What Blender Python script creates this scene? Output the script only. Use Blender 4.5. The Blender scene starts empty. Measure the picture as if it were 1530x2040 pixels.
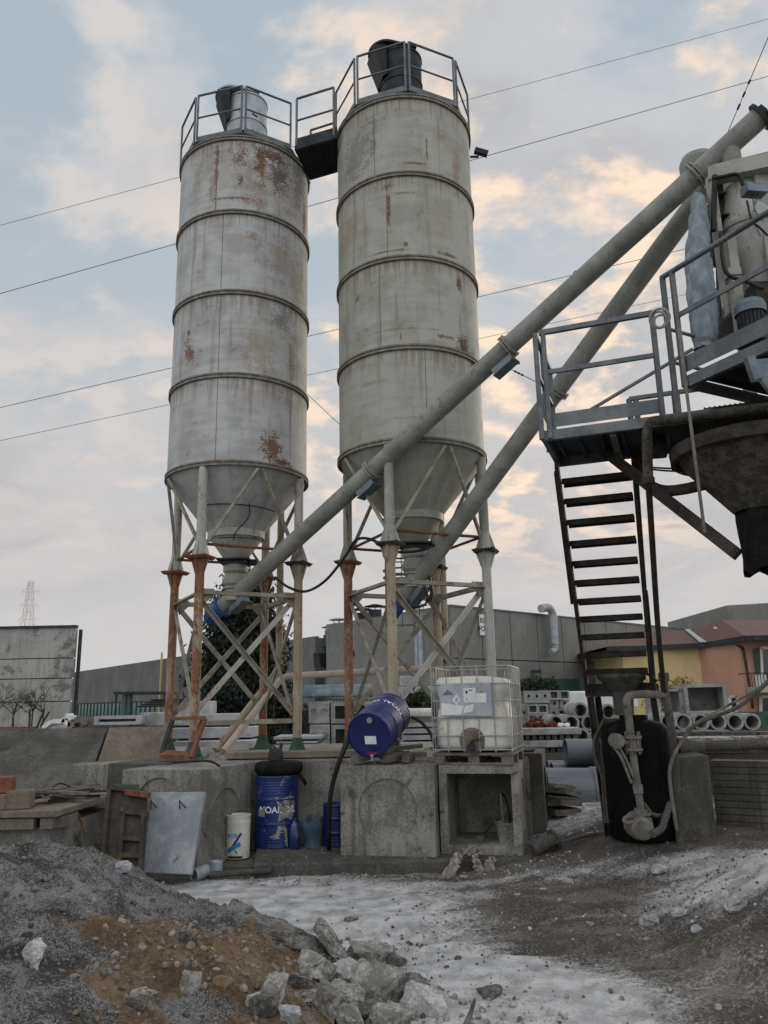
import bpy, bmesh, math, random
import numpy as np
from mathutils import Vector, Matrix, noise as mnoise
random.seed(7); np.random.seed(7)
C = bpy.context.scene.collection
SC = bpy.context.scene
# ------------------------------------------------------------------ camera
FPX, PITCH, ROLL, H = 1567.0, 0.237, -0.019, 2.0
def cam_axes():
    cp, sp, cr, sr = math.cos(PITCH), math.sin(PITCH), math.cos(ROLL), math.sin(ROLL)
    Fw = Vector((0, cp, sp)); U = Vector((0, -sp, cp)); X = Vector((1, 0, 0))
    return cr*X + sr*U, -sr*X + cr*U, Fw
CX, CU, CF = cam_axes()
cam = bpy.data.objects.new('camera', bpy.data.cameras.new('camera')); C.objects.link(cam)
cam.matrix_world = Matrix(((CX.x, CU.x, -CF.x, 0), (CX.y, CU.y, -CF.y, 0), (CX.z, CU.z, -CF.z, H), (0, 0, 0, 1)))
cam.data.sensor_width = 36; cam.data.lens = FPX/2040*36
cam.data.clip_start = 0.05; cam.data.clip_end = 6000
SC.camera = cam
# ------------------------------------------------------------------ node helpers
def lin(c):
    c = c/255.0
    return c/12.92 if c <= .04045 else ((c+.055)/1.055)**2.4
def S(r, g, b): return (lin(r), lin(g), lin(b), 1)
class NT:
    def __init__(s, nt): s.t = nt; s.n = nt.nodes; s.l = nt.links
    def new(s, t, **k):
        n = s.n.new(t)
        for a, b in k.items(): setattr(n, a, b)
        return n
    def put(s, sock, v):
        if isinstance(v, bpy.types.NodeSocket): s.l.new(v, sock)
        elif isinstance(v, (tuple, list)) and len(v) == 3 and sock.type == 'RGBA': sock.default_value = (*v, 1)
        else: sock.default_value = v
    def m(s, op, a, b=0.0, c=None, clamp=False):
        n = s.new('ShaderNodeMath', operation=op); n.use_clamp = clamp
        s.put(n.inputs[0], a); s.put(n.inputs[1], b)
        if c is not None: s.put(n.inputs[2], c)
        return n.outputs[0]
    def vm(s, op, a, b):
        n = s.new('ShaderNodeVectorMath', operation=op); s.put(n.inputs[0], a); s.put(n.inputs[1], b); return n.outputs[0]
    def noise(s, vec, scale, detail=5, rough=.55, dist=0):
        n = s.new('ShaderNodeTexNoise'); s.put(n.inputs['Vector'], vec)
        n.inputs['Scale'].default_value = scale; n.inputs['Detail'].default_value = detail
        n.inputs['Roughness'].default_value = rough; n.inputs['Distortion'].default_value = dist
        return n.outputs['Fac']
    def ss(s, x, a, b):
        n = s.new('ShaderNodeMapRange', interpolation_type='SMOOTHSTEP'); s.put(n.inputs[0], x)
        s.put(n.inputs[1], a); s.put(n.inputs[2], b); return n.outputs[0]
    def mix(s, f, a, b):
        n = s.new('ShaderNodeMix', data_type='RGBA'); s.put(n.inputs[0], f); s.put(n.inputs[6], a); s.put(n.inputs[7], b); return n.outputs[2]
    def sep(s, v):
        n = s.new('ShaderNodeSeparateXYZ'); s.put(n.inputs[0], v); return n.outputs
    def comb(s, x, y, z):
        n = s.new('ShaderNodeCombineXYZ'); s.put(n.inputs[0], x); s.put(n.inputs[1], y); s.put(n.inputs[2], z); return n.outputs[0]
    def bump(s, h, st=.3, d=.02):
        n = s.new('ShaderNodeBump'); n.inputs['Strength'].default_value = st; n.inputs['Distance'].default_value = d
        s.put(n.inputs['Height'], h); return n.outputs[0]
# ------------------------------------------------------------------ world, sun, exposure
SUN_AZ, SUN_EL = math.radians(38), math.radians(11)
W = bpy.data.worlds.new('World'); SC.world = W; W.use_nodes = True
N = NT(W.node_tree); N.n.clear()
sky = N.new('ShaderNodeTexSky', sky_type='NISHITA'); sky.sun_disc = False
sky.sun_elevation = SUN_EL; sky.sun_rotation = SUN_AZ; sky.air_density = 1.0; sky.dust_density = 1.6; sky.ozone_density = 1.6
tc = N.new('ShaderNodeTexCoord').outputs['Generated']
d = N.sep(tc)
zz = N.m('ADD', N.m('MAXIMUM', d[2], 0.0), 0.34)
P = N.comb(N.m('DIVIDE', d[0], zz), N.m('DIVIDE', d[1], zz), 0.0)
P1 = N.vm('ADD', N.vm('MULTIPLY', P, (1.5, 1.9, 1.0)), (2.3, 5.2, 0.4))
n1 = N.noise(P1, 2.3, 9, .55, .2)
n2 = N.noise(N.vm('ADD', P1, (-.08, .055, .0)), 2.3, 9, .55, .2)
n3 = N.noise(P1, .7, 3, .5, .2)
n4 = N.noise(P1, 5.5, 6, .6, .4)
cov = N.m('ADD', n1, N.m('MULTIPLY', N.m('SUBTRACT', n3, .5), .45))
cov = N.m('ADD', cov, N.m('MULTIPLY', N.m('SUBTRACT', n4, .5), .10))
low = N.ss(d[2], .62, .10)
cov = N.m('ADD', cov, N.m('MULTIPLY', low, .12))
mask = N.ss(cov, .425, .55)
warm_dir = (CX*((1080-765)/FPX) + CU*((1020-620)/FPX) + CF).normalized()
dot = N.new('ShaderNodeVectorMath', operation='DOT_PRODUCT'); N.put(dot.inputs[0], tc); dot.inputs[1].default_value = warm_dir
glow = N.ss(dot.outputs['Value'], .86, .99)
edge = N.m('MULTIPLY', N.ss(N.m('SUBTRACT', n1, n2), -.02, .10), N.m('ADD', .45, N.m('MULTIPLY', glow, .55)), clamp=True)
edge = N.m('MULTIPLY', edge, N.ss(d[2], .06, .26))
clear = N.mix(N.ss(d[2], .05, .70), (6.1, 6.0, 5.95, 1), (4.35, 5.1, 5.7, 1))
clear = N.mix(.12, clear, sky.outputs[0])
grey = N.mix(N.ss(d[2], .1, .7), (5.7, 5.45, 5.4, 1), (5.5, 5.6, 5.8, 1))
warm = N.mix(glow, (7.8, 6.9, 6.2, 1), (10.2, 7.9, 5.9, 1))
cl = N.mix(edge, grey, warm)
cl = N.mix(N.m('MULTIPLY', N.ss(cov, .55, .72), N.m('MULTIPLY', N.m('SUBTRACT', 1.0, edge), .6)), cl, (4.3, 4.3, 4.55, 1))
col = N.mix(N.m('MULTIPLY', mask, .93), clear, cl)
col = N.mix(N.ss(d[2], .20, .04), col, (5.85, 5.75, 5.7, 1))
col = N.mix(N.ss(d[2], .0, -.06), col, (1.2, 1.15, 1.1, 1))
back = N.m('ADD', N.ss(d[1], .42, -.35), N.m('MULTIPLY', N.ss(d[2], .80, .97), .6), clamp=True)  # unseen sky overhead and behind the camera brightened to light the objects
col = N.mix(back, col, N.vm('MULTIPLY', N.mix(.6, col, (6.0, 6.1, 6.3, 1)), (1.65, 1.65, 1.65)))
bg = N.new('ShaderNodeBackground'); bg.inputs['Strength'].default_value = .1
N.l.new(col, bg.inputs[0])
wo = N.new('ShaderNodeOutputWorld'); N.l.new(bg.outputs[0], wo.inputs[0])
sl = bpy.data.lights.new('sun', 'SUN'); sl.energy = 1.2; sl.angle = math.radians(24); sl.color = (1, .86, .7)
so = bpy.data.objects.new('sun', sl); C.objects.link(so)
sd = Vector((math.sin(SUN_AZ)*math.cos(SUN_EL), math.cos(SUN_AZ)*math.cos(SUN_EL), math.sin(SUN_EL)))
so.rotation_euler = sd.to_track_quat('Z', 'Y').to_euler()
SC.view_settings.view_transform = 'Standard'; SC.view_settings.look = 'None'
SC.view_settings.exposure = 0.10; SC.view_settings.gamma = 1
SC.view_settings.use_curve_mapping = False
SC.cycles.use_denoising = True
SC.cycles.max_bounces = 6
# ------------------------------------------------------------------ place helpers: a photo pixel seen at a known depth / height / plane
def ray(x, y): return CX*((x-765)/FPX) + CU*(-(y-1020)/FPX) + CF
def at(x, y, Y):
    r = ray(x, y); r = r*(Y/r.y); return Vector((r.x, r.y, r.z+H))
def atz(x, y, z):
    r = ray(x, y); r = r*((z-H)/r.z); return Vector((r.x, r.y, z))
def onp(x, y, P0, n):
    r = ray(x, y); o = Vector((0, 0, H)); return o + r*((Vector(P0)-o).dot(n)/r.dot(n))
V = Vector
# ------------------------------------------------------------------ materials
MATS = {}
def pmat(name):
    m = bpy.data.materials.new(name); m.use_nodes = True
    k = NT(m.node_tree); b = k.n['Principled BSDF']; MATS[name] = m
    return m, k, b
def weathered(name, c1, c2, scale=3, rough=.8, metal=0, bump=.25, fine=40, c3=None, stretch=(1, 1, 1), lo=.38, hi=.64, fineamt=.5, streak=None, bd=.01, spec=.35):
    """two broad tones, a fine grain, an optional third tone in blotches and optional vertical run-off stains"""
    m, k, b = pmat(name)
    o = k.new('ShaderNodeTexCoord').outputs['Object']
    v = k.vm('MULTIPLY', o, stretch)
    a = k.noise(v, scale, 6, .6, .3); f = k.noise(v, fine, 4, .6)
    mixf = k.m('ADD', a, k.m('MULTIPLY', k.m('SUBTRACT', f, .5), fineamt))
    col = k.mix(k.ss(mixf, lo, hi), c1, c2)
    if c3 is not None:
        t = k.m('ADD', k.noise(k.vm('ADD', v, (7, 3, 1)), scale*1.7, 8, .7, .4), k.m('MULTIPLY', k.m('SUBTRACT', f, .5), .35))
        col = k.mix(k.ss(t, .56, .66), col, c3)
    if streak is not None:
        g = k.noise(k.vm('MULTIPLY', o, (9, 9, .6)), 1.0, 5, .6)
        col = k.mix(k.m('MULTIPLY', k.ss(g, .5, .72), .65), col, streak)
    k.put(b.inputs['Base Color'], col); b.inputs['Metallic'].default_value = metal
    k.put(b.inputs['Roughness'], k.m('ADD', rough-.1, k.m('MULTIPLY', f, .2)))
    b.inputs['Specular IOR Level'].default_value = spec
    if bump: k.put(b.inputs['Normal'], k.bump(mixf, bump, bd))
    return m
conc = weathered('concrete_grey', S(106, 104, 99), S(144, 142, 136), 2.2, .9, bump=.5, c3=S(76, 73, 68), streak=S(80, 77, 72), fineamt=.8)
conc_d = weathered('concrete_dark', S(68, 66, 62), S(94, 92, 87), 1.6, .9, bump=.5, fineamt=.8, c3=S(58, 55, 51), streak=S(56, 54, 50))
conc_l = weathered('concrete_light', S(150, 152, 155), S(176, 178, 180), 1.8, .85, c3=S(128, 130, 132))
conc_b = weathered('concrete_bluish', S(128, 134, 140), S(164, 168, 172), 2.5, .85, c3=S(116, 112, 104), fineamt=.3)
conc_y = weathered('concrete_yard', S(132, 134, 132), S(165, 166, 163), 2.0, .88, c3=S(112, 112, 108))
conc_br = weathered('concrete_brown', S(104, 95, 85), S(134, 125, 114), .9, .9, c3=S(92, 80, 70), streak=S(90, 84, 78))
wallc = weathered('wall_precast', S(144, 146, 141), S(166, 167, 161), .5, .9, c3=S(108, 108, 102), streak=S(112, 112, 106), fine=8)
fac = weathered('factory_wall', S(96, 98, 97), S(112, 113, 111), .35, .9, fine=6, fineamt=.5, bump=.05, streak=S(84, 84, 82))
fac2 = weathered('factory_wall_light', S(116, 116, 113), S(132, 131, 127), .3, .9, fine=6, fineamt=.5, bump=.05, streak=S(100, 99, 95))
galv = weathered('galvanised_steel', S(96, 108, 116), S(122, 132, 138), 4, .5, .55, .08, 60)
galv_d = weathered('dark_steel', S(46, 50, 54), S(66, 69, 72), 5, .75, .1, .1, 50, spec=.2)
galv_w = weathered('walkway_steel', S(90, 96, 100), S(114, 119, 121), 4, .55, .45, .08, 60)
steel_d = weathered('dirty_dark_steel', S(50, 48, 45), S(70, 66, 61), 6, .9, 0, .3, 40, c3=S(78, 69, 60), spec=.12)
crust = weathered('cement_crust', S(56, 54, 50), S(90, 85, 76), 9, .95, 0, .9, 45, c3=S(50, 47, 43), bd=.03)
cream = weathered('cream_paint', S(140, 141, 133), S(164, 164, 155), 2.5, .6, 0, .1, 40, c3=S(140, 134, 118))
tube_m = weathered('conveyor_paint', S(122, 125, 119), S(146, 148, 141), 3, .6, 0, .1, 50, c3=S(112, 110, 102), fineamt=.6)
brace_m = weathered('brace_paint', S(128, 124, 112), S(156, 153, 142), 5, .7, 0, .15, 40, c3=S(112, 86, 64))
leg_m = weathered('leg_rust', S(168, 160, 142), S(150, 138, 118), 3, .75, 0, .2, 30, c3=S(126, 84, 56), stretch=(1, 1, .45), lo=.3, hi=.6)
legr_m = weathered('leg_rust_heavy', S(156, 144, 124), S(126, 86, 58), 2.4, .8, 0, .25, 30, c3=S(100, 68, 48), stretch=(1.3, 1.3, .5), lo=.34, hi=.56)
legu_m = weathered('leg_paint', S(160, 161, 156), S(178, 178, 172), 3, .7, 0, .1, 30, c3=S(140, 104, 76), stretch=(1.5, 1.5, .6))
rust = weathered('rust', S(104, 68, 52), S(130, 90, 68), 6, .9, 0, .3, 40, c3=S(80, 48, 34))
rust_d = weathered('rust_dark', S(50, 47, 43), S(74, 64, 55), 5, .9, 0, .3, 40, c3=S(48, 58, 52))
green_p = weathered('green_primer', S(46, 74, 62), S(62, 88, 74), 5, .75, 0, .1, 40, c3=S(90, 96, 90))
blackm = weathered('black_plastic', S(18, 18, 19), S(32, 32, 33), 3, .55, 0, .05, 40)
blackt = weathered('black_tank', S(12, 12, 12), S(20, 19, 18), 2, .85, 0, .1, 30, c3=S(36, 33, 30), stretch=(1, 1, .3), spec=.1)
rubber = weathered('black_rubber', S(18, 18, 19), S(34, 33, 32), 4, .9, 0, .3, 40, spec=.15)
fabric_m = weathered('grey_fabric', S(104, 114, 122), S(134, 142, 148), 3, .9, 0, .2, 60, stretch=(3, 3, .6))
bluep = weathered('blue_drum_paint', S(30, 38, 92), S(44, 52, 104), 3, .38, 0, .05, 60, c3=S(86, 90, 118), fineamt=1.1, spec=.5)
bluedk = weathered('dark_blue_paint', S(22, 28, 82), S(28, 36, 96), 2, .35, 0, .02, 30, spec=.5)
blued_worn = weathered('worn_blue_paint', S(20, 36, 90), S(30, 52, 112), 3, .42, 0, .04, 40, c3=S(120, 116, 112), stretch=(1.4, 1.4, .9), spec=.5)
motorb = weathered('motor_blue', S(40, 86, 140), S(54, 100, 152), 5, .5, 0, .05, 40, c3=S(40, 54, 76))
whitep = weathered('white_plastic', S(196, 196, 188), S(216, 214, 206), 1.6, .5, 0, .06, 20, c3=S(186, 172, 146))
whitel = weathered('white_label', S(206, 208, 210), S(222, 223, 224), 4, .6, 0, 0, 30)
whitet = weathered('white_lettering', S(226, 226, 226), S(236, 236, 236), 9, .6, 0, 0)
plate_m = weathered('sheet_plate', S(150, 158, 164), S(172, 178, 182), 3, .55, .3, .06, 40, c3=S(130, 136, 140))
wood = weathered('old_wood', S(92, 87, 80), S(120, 114, 105), 3, .9, 0, .3, 30, stretch=(1, 1, 4), c3=S(70, 66, 60))
blackt_ink = weathered('black_ink', S(30, 30, 32), S(42, 42, 44), 8, .7, 0, 0)
blue_ink = weathered('blue_ink', S(28, 120, 180), S(40, 134, 192), 8, .6, 0, 0)
navy_ink = weathered('navy_ink', S(24, 34, 110), S(30, 42, 120), 8, .6, 0, 0)
yellowp = weathered('yellow_pipe_paint', S(176, 158, 92), S(186, 168, 104), 3, .6, 0, 0)
greenpanel = weathered('green_panel', S(40, 86, 68), S(48, 96, 76), 1, .6, 0, 0)
redv = weathered('red_valve', S(120, 26, 30), S(134, 36, 36), 6, .5, 0, 0)
pvc = weathered('grey_pvc', S(96, 102, 108), S(122, 127, 132), 1.2, .45, 0, .04, 20, c3=S(104, 110, 114), stretch=(.3, 3, 3))
beige_pipe = weathered('beige_pipe', S(178, 164, 152), S(194, 182, 170), 2, .65, 0, .05, 30, c3=S(160, 140, 124))
yellowh = weathered('yellow_plaster', S(196, 178, 128), S(206, 188, 140), .6, .9, 0, .08, 20)
orangeh = weathered('orange_plaster', S(180, 138, 118), S(190, 148, 128), .6, .9, 0, .08, 20)
rooft = weathered('roof_tiles', S(88, 68, 64), S(104, 80, 74), 2.2, .9, 0, .6, 9, c3=S(84, 68, 64), stretch=(1, 3, 3))
glassd = weathered('dark_glass', S(22, 34, 40), S(30, 44, 50), 1, .12, 0, 0, spec=.6)
glassg = weathered('green_glass', S(40, 84, 82), S(54, 98, 94), .8, .15, 0, 0, spec=.6)
leafm = weathered('conifer_needles', S(32, 41, 36), S(48, 57, 48), 1.2, .95, 0, 0, 6)
leafb = weathered('hedge_leaves', S(38, 52, 34), S(62, 76, 48), 1.5, .95, 0, 0, 6)
leafy = weathered('dry_leaves', S(120, 104, 60), S(150, 132, 84), 1.5, .95, 0, 0, 6)
bark = weathered('bark', S(62, 54, 46), S(84, 74, 64), 5, .95, 0, .3, 30)
ring_m = weathered('ring_paint_shaded', S(112, 106, 98), S(138, 133, 124), 8, .75, 0, .1, 50, c3=S(92, 70, 54))  # tone darkened to take in the shadow lines along the rings
cage_m = weathered('cage_steel', S(140, 144, 144), S(164, 167, 166), 4, .5, .4, .05, 60)
pylon_m = weathered('pylon_hazed', S(206, 194, 192), S(216, 206, 204), .1, .8, 0, 0)  # pale tone has the haze of distance mixed into the colour
redearth = weathered('red_scrap', S(92, 50, 40), S(116, 68, 54), 6, .95, 0, .5, 30)
chunk_m = weathered('broken_concrete', S(114, 112, 107), S(166, 163, 157), 5, .95, 0, .9, 42, c3=S(92, 88, 82), bd=.02, fineamt=.7)
chunk_d = weathered('dark_rubble', S(78, 76, 72), S(124, 121, 116), 5, .95, 0, .9, 42, c3=S(68, 65, 61), bd=.02, fineamt=.7)
chunk_w = weathered('dusty_rubble', S(146, 146, 145), S(190, 190, 190), 5, .95, 0, .8, 42, c3=S(124, 122, 118), bd=.02, fineamt=.7)
paper_m = weathered('torn_paper', S(132, 126, 117), S(170, 163, 154), 9, .9, 0, .3, 40, c3=S(110, 82, 70))

def silo_mat(name, base, alt, patches, seams, rings):
    """painted sheet seen in unrolled metres (u round the shell, v up): mottled paint, run-off, rust patches where the photo shows them"""
    m, k, b = pmat(name)
    uv = k.new('ShaderNodeUVMap').outputs[0]; s = k.sep(uv); u, v = s[0], s[1]
    fine = k.noise(uv, 26, 6, .65, .3); mid = k.noise(uv, 6, 6, .62, .5); big = k.noise(uv, 1.6, 5, .6, .3)
    stv = k.noise(k.comb(k.m('MULTIPLY', u, 9.0), k.m('MULTIPLY', v, .45), 0.0), 1.0, 6, .62, .2)
    sth = k.noise(k.comb(k.m('MULTIPLY', u, 1.2), k.m('MULTIPLY', v, 9.0), 3.0), 1.0, 5, .6, .2)
    col = k.mix(k.ss(k.m('ADD', big, k.m('MULTIPLY', k.m('SUBTRACT', sth, .5), .5)), .38, .66), base, alt)
    col = k.mix(k.m('MULTIPLY', k.ss(stv, .53, .70), .5), col, S(104, 98, 86))
    col = k.mix(k.m('MULTIPLY', k.ss(k.m('ADD', mid, k.m('MULTIPLY', big, .4)), .80, .94), .5), col, S(112, 94, 74))
    spk = k.noise(uv, 60, 3, .6)
    col = k.mix(k.m('MULTIPLY', k.ss(k.m('ADD', spk, k.m('MULTIPLY', mid, .5)), .94, 1.0), .75), col, S(78, 58, 46))
    grain = k.m('ADD', k.m('ADD', k.m('MULTIPLY', k.m('SUBTRACT', fine, .5), 2.4), k.m('MULTIPLY', k.m('SUBTRACT', spk, .5), 1.2)), k.m('MULTIPLY', k.m('SUBTRACT', mid, .5), 1.9))
    for (u0, v0, wu, wv, amt, c) in patches:
        du = k.m('DIVIDE', k.m('ABSOLUTE', k.m('SUBTRACT', u, u0)), wu); dv = k.m('DIVIDE', k.m('ABSOLUTE', k.m('SUBTRACT', v, v0)), wv)
        f = k.m('SUBTRACT', 1.15, k.m('POWER', k.m('ADD', k.m('POWER', du, 3.0), k.m('POWER', dv, 3.0)), .333))
        nz = grain
        col = k.mix(k.m('MULTIPLY', k.ss(k.m('ADD', f, nz), .32, .75), amt), col, c)
    st2 = k.noise(k.comb(k.m('MULTIPLY', u, 15.0), k.m('MULTIPLY', v, .5), 5.0), 1.0, 5, .65, .2)
    for z in rings:
        drop = k.m('SUBTRACT', z-.03, v); near = k.m('MULTIPLY', k.ss(drop, .62, .02), k.m('GREATER_THAN', drop, 0.0))
        run = k.ss(k.m('ADD', st2, k.m('MULTIPLY', near, .16)), .60, .74); col = k.mix(k.m('MULTIPLY', k.m('MULTIPLY', near, run), .5), col, S(112, 88, 66))
        col = k.mix(k.m('MULTIPLY', k.ss(drop, .05, .0), k.m('MULTIPLY', k.m('GREATER_THAN', drop, -.0), .55)), col, S(84, 70, 58))
    for (u0, v0, v1) in seams:
        a = k.ss(k.m('ABSOLUTE', k.m('SUBTRACT', k.m('ADD', u, k.m('MULTIPLY', k.m('SUBTRACT', fine, .5), .012)), u0)), .010, .003)
        inside = k.m('MULTIPLY', k.m('GREATER_THAN', v, v0), k.m('LESS_THAN', v, v1))
        col = k.mix(k.m('MULTIPLY', k.m('MULTIPLY', a, inside), .75), col, S(84, 66, 56))
    k.put(b.inputs['Base Color'], col); k.put(b.inputs['Roughness'], k.m('ADD', .5, k.m('MULTIPLY', mid, .3)))
    b.inputs['Specular IOR Level'].default_value = .35
    k.put(b.inputs['Normal'], k.bump(k.m('ADD', k.m('MULTIPLY', fine, .3), k.m('MULTIPLY', big, 1.0)), .12, .03))
    return m
R1, R2, R3, GB, TN = S(110, 74, 48), S(84, 56, 42), S(132, 108, 80), S(88, 80, 76), S(150, 132, 108)
silo_a = silo_mat('silo_paint_white', S(181, 183, 183), S(158, 159, 157), [
    (0, 11.1, 1.6, .7, .0, R3), (.55, 11.05, .9, .75, .35, R3), (-.3, 11.2, .9, .6, .25, R3), (.9, 9.5, .6, .7, .3, GB), (.4, 8.0, .8, .7, .2, R3),
    (.60, 11.25, .30, .50, .85, GB), (.27, 11.4, .14, .48, .95, R1), (.50, 11.62, .5, .14, .9, R2), (-.52, 11.35, .05, .5, .8, R1), (-.52, 10.75, .025, .45, .7, R1),
    (-.1, 11.4, .17, .25, .75, R1), (-.08, 10.98, .07, .12, .95, R1), (1.38, 10.75, .12, .5, .9, R1), (1.2, 11.3, .3, .5, .5, GB), (-.95, 11.2, .2, .4, .35, R3), (.2, 10.55, .25, .1, .6, R3),
    (-.2, 10.62, .6, .035, .7, R1), (.15, 9.9, .14, .12, .7, R3), (.62, 9.6, .28, .35, .45, TN), (-.97, 7.85, .16, .24, .85, R1), (-1.0, 8.18, .05, .06, 1, R2), (.3, 7.75, .34, .4, .5, TN), (.95, 7.8, .14, .5, .55, R3),
    (.55, 6.12, .26, .3, .95, S(108, 82, 60)), (.75, 5.88, .3, .10, .9, R2), (.3, 6.9, .5, .3, .3, TN), (-.95, 6.7, .25, .5, .3, TN), (.75, 8.5, .25, .4, .5, GB), (1.1, 9.3, .25, .5, .45, TN), (-.6, 10.8, .1, .4, .5, R3)],
    [(-.37, 8.8, 10.34), (-.37, 7.29, 8.8), (-.37, 5.78, 7.29), (-.52, 10.34, 11.83), (.95, 5.78, 7.3)], (11.83, 10.34, 8.80, 7.29))
silo_b = silo_mat('silo_paint_cream', S(165, 166, 157), S(150, 150, 141), [
    (.40, 10.92, .022, .32, 1, R2), (.18, 10.66, .30, .03, .8, R1), (-.27, 9.85, .045, .45, .95, R1), (-.28, 10.25, .12, .08, .6, R1), (-.02, 10.1, .2, .035, .6, R1), (0, 9.15, .05, .06, .9, R1),
    (-1.05, 9.7, .4, .4, .5, TN), (-.9, 11.1, .5, .6, .5, GB), (.75, 9.06, .26, .05, .9, R1), (-.3, 9.06, .55, .022, .7, R1), (.95, 8.6, .09, .16, .9, R2), (.98, 7.52, .2, .2, .95, R2), (.62, 7.58, .2, .05, .8, R1), (-.1, 7.68, .85, .02, .45, R1), (1.25, 7.3, .14, .35, .8, R2),
    (1.0, 10.7, .13, .5, .6, R3), (.9, 11.2, .5, .3, .3, R3), (-.12, 7.55, .02, .1, .8, R1), (-.6, 6.85, .35, .05, .5, R3), (.1, 6.2, .5, .03, .4, R3), (-.9, 8.4, .08, .1, .7, R1), (-1.3, 8.0, .12, .3, .5, R3), (.6, 9.7, .4, .5, .3, TN), (-.5, 11.3, .06, .5, .5, GB)],
    [(-.45, 7.36, 8.9), (-.3, 8.9, 10.45), (-.5, 10.45, 11.95), (.25, 5.84, 7.36)], (11.955, 10.455, 8.913, 7.363))
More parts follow.
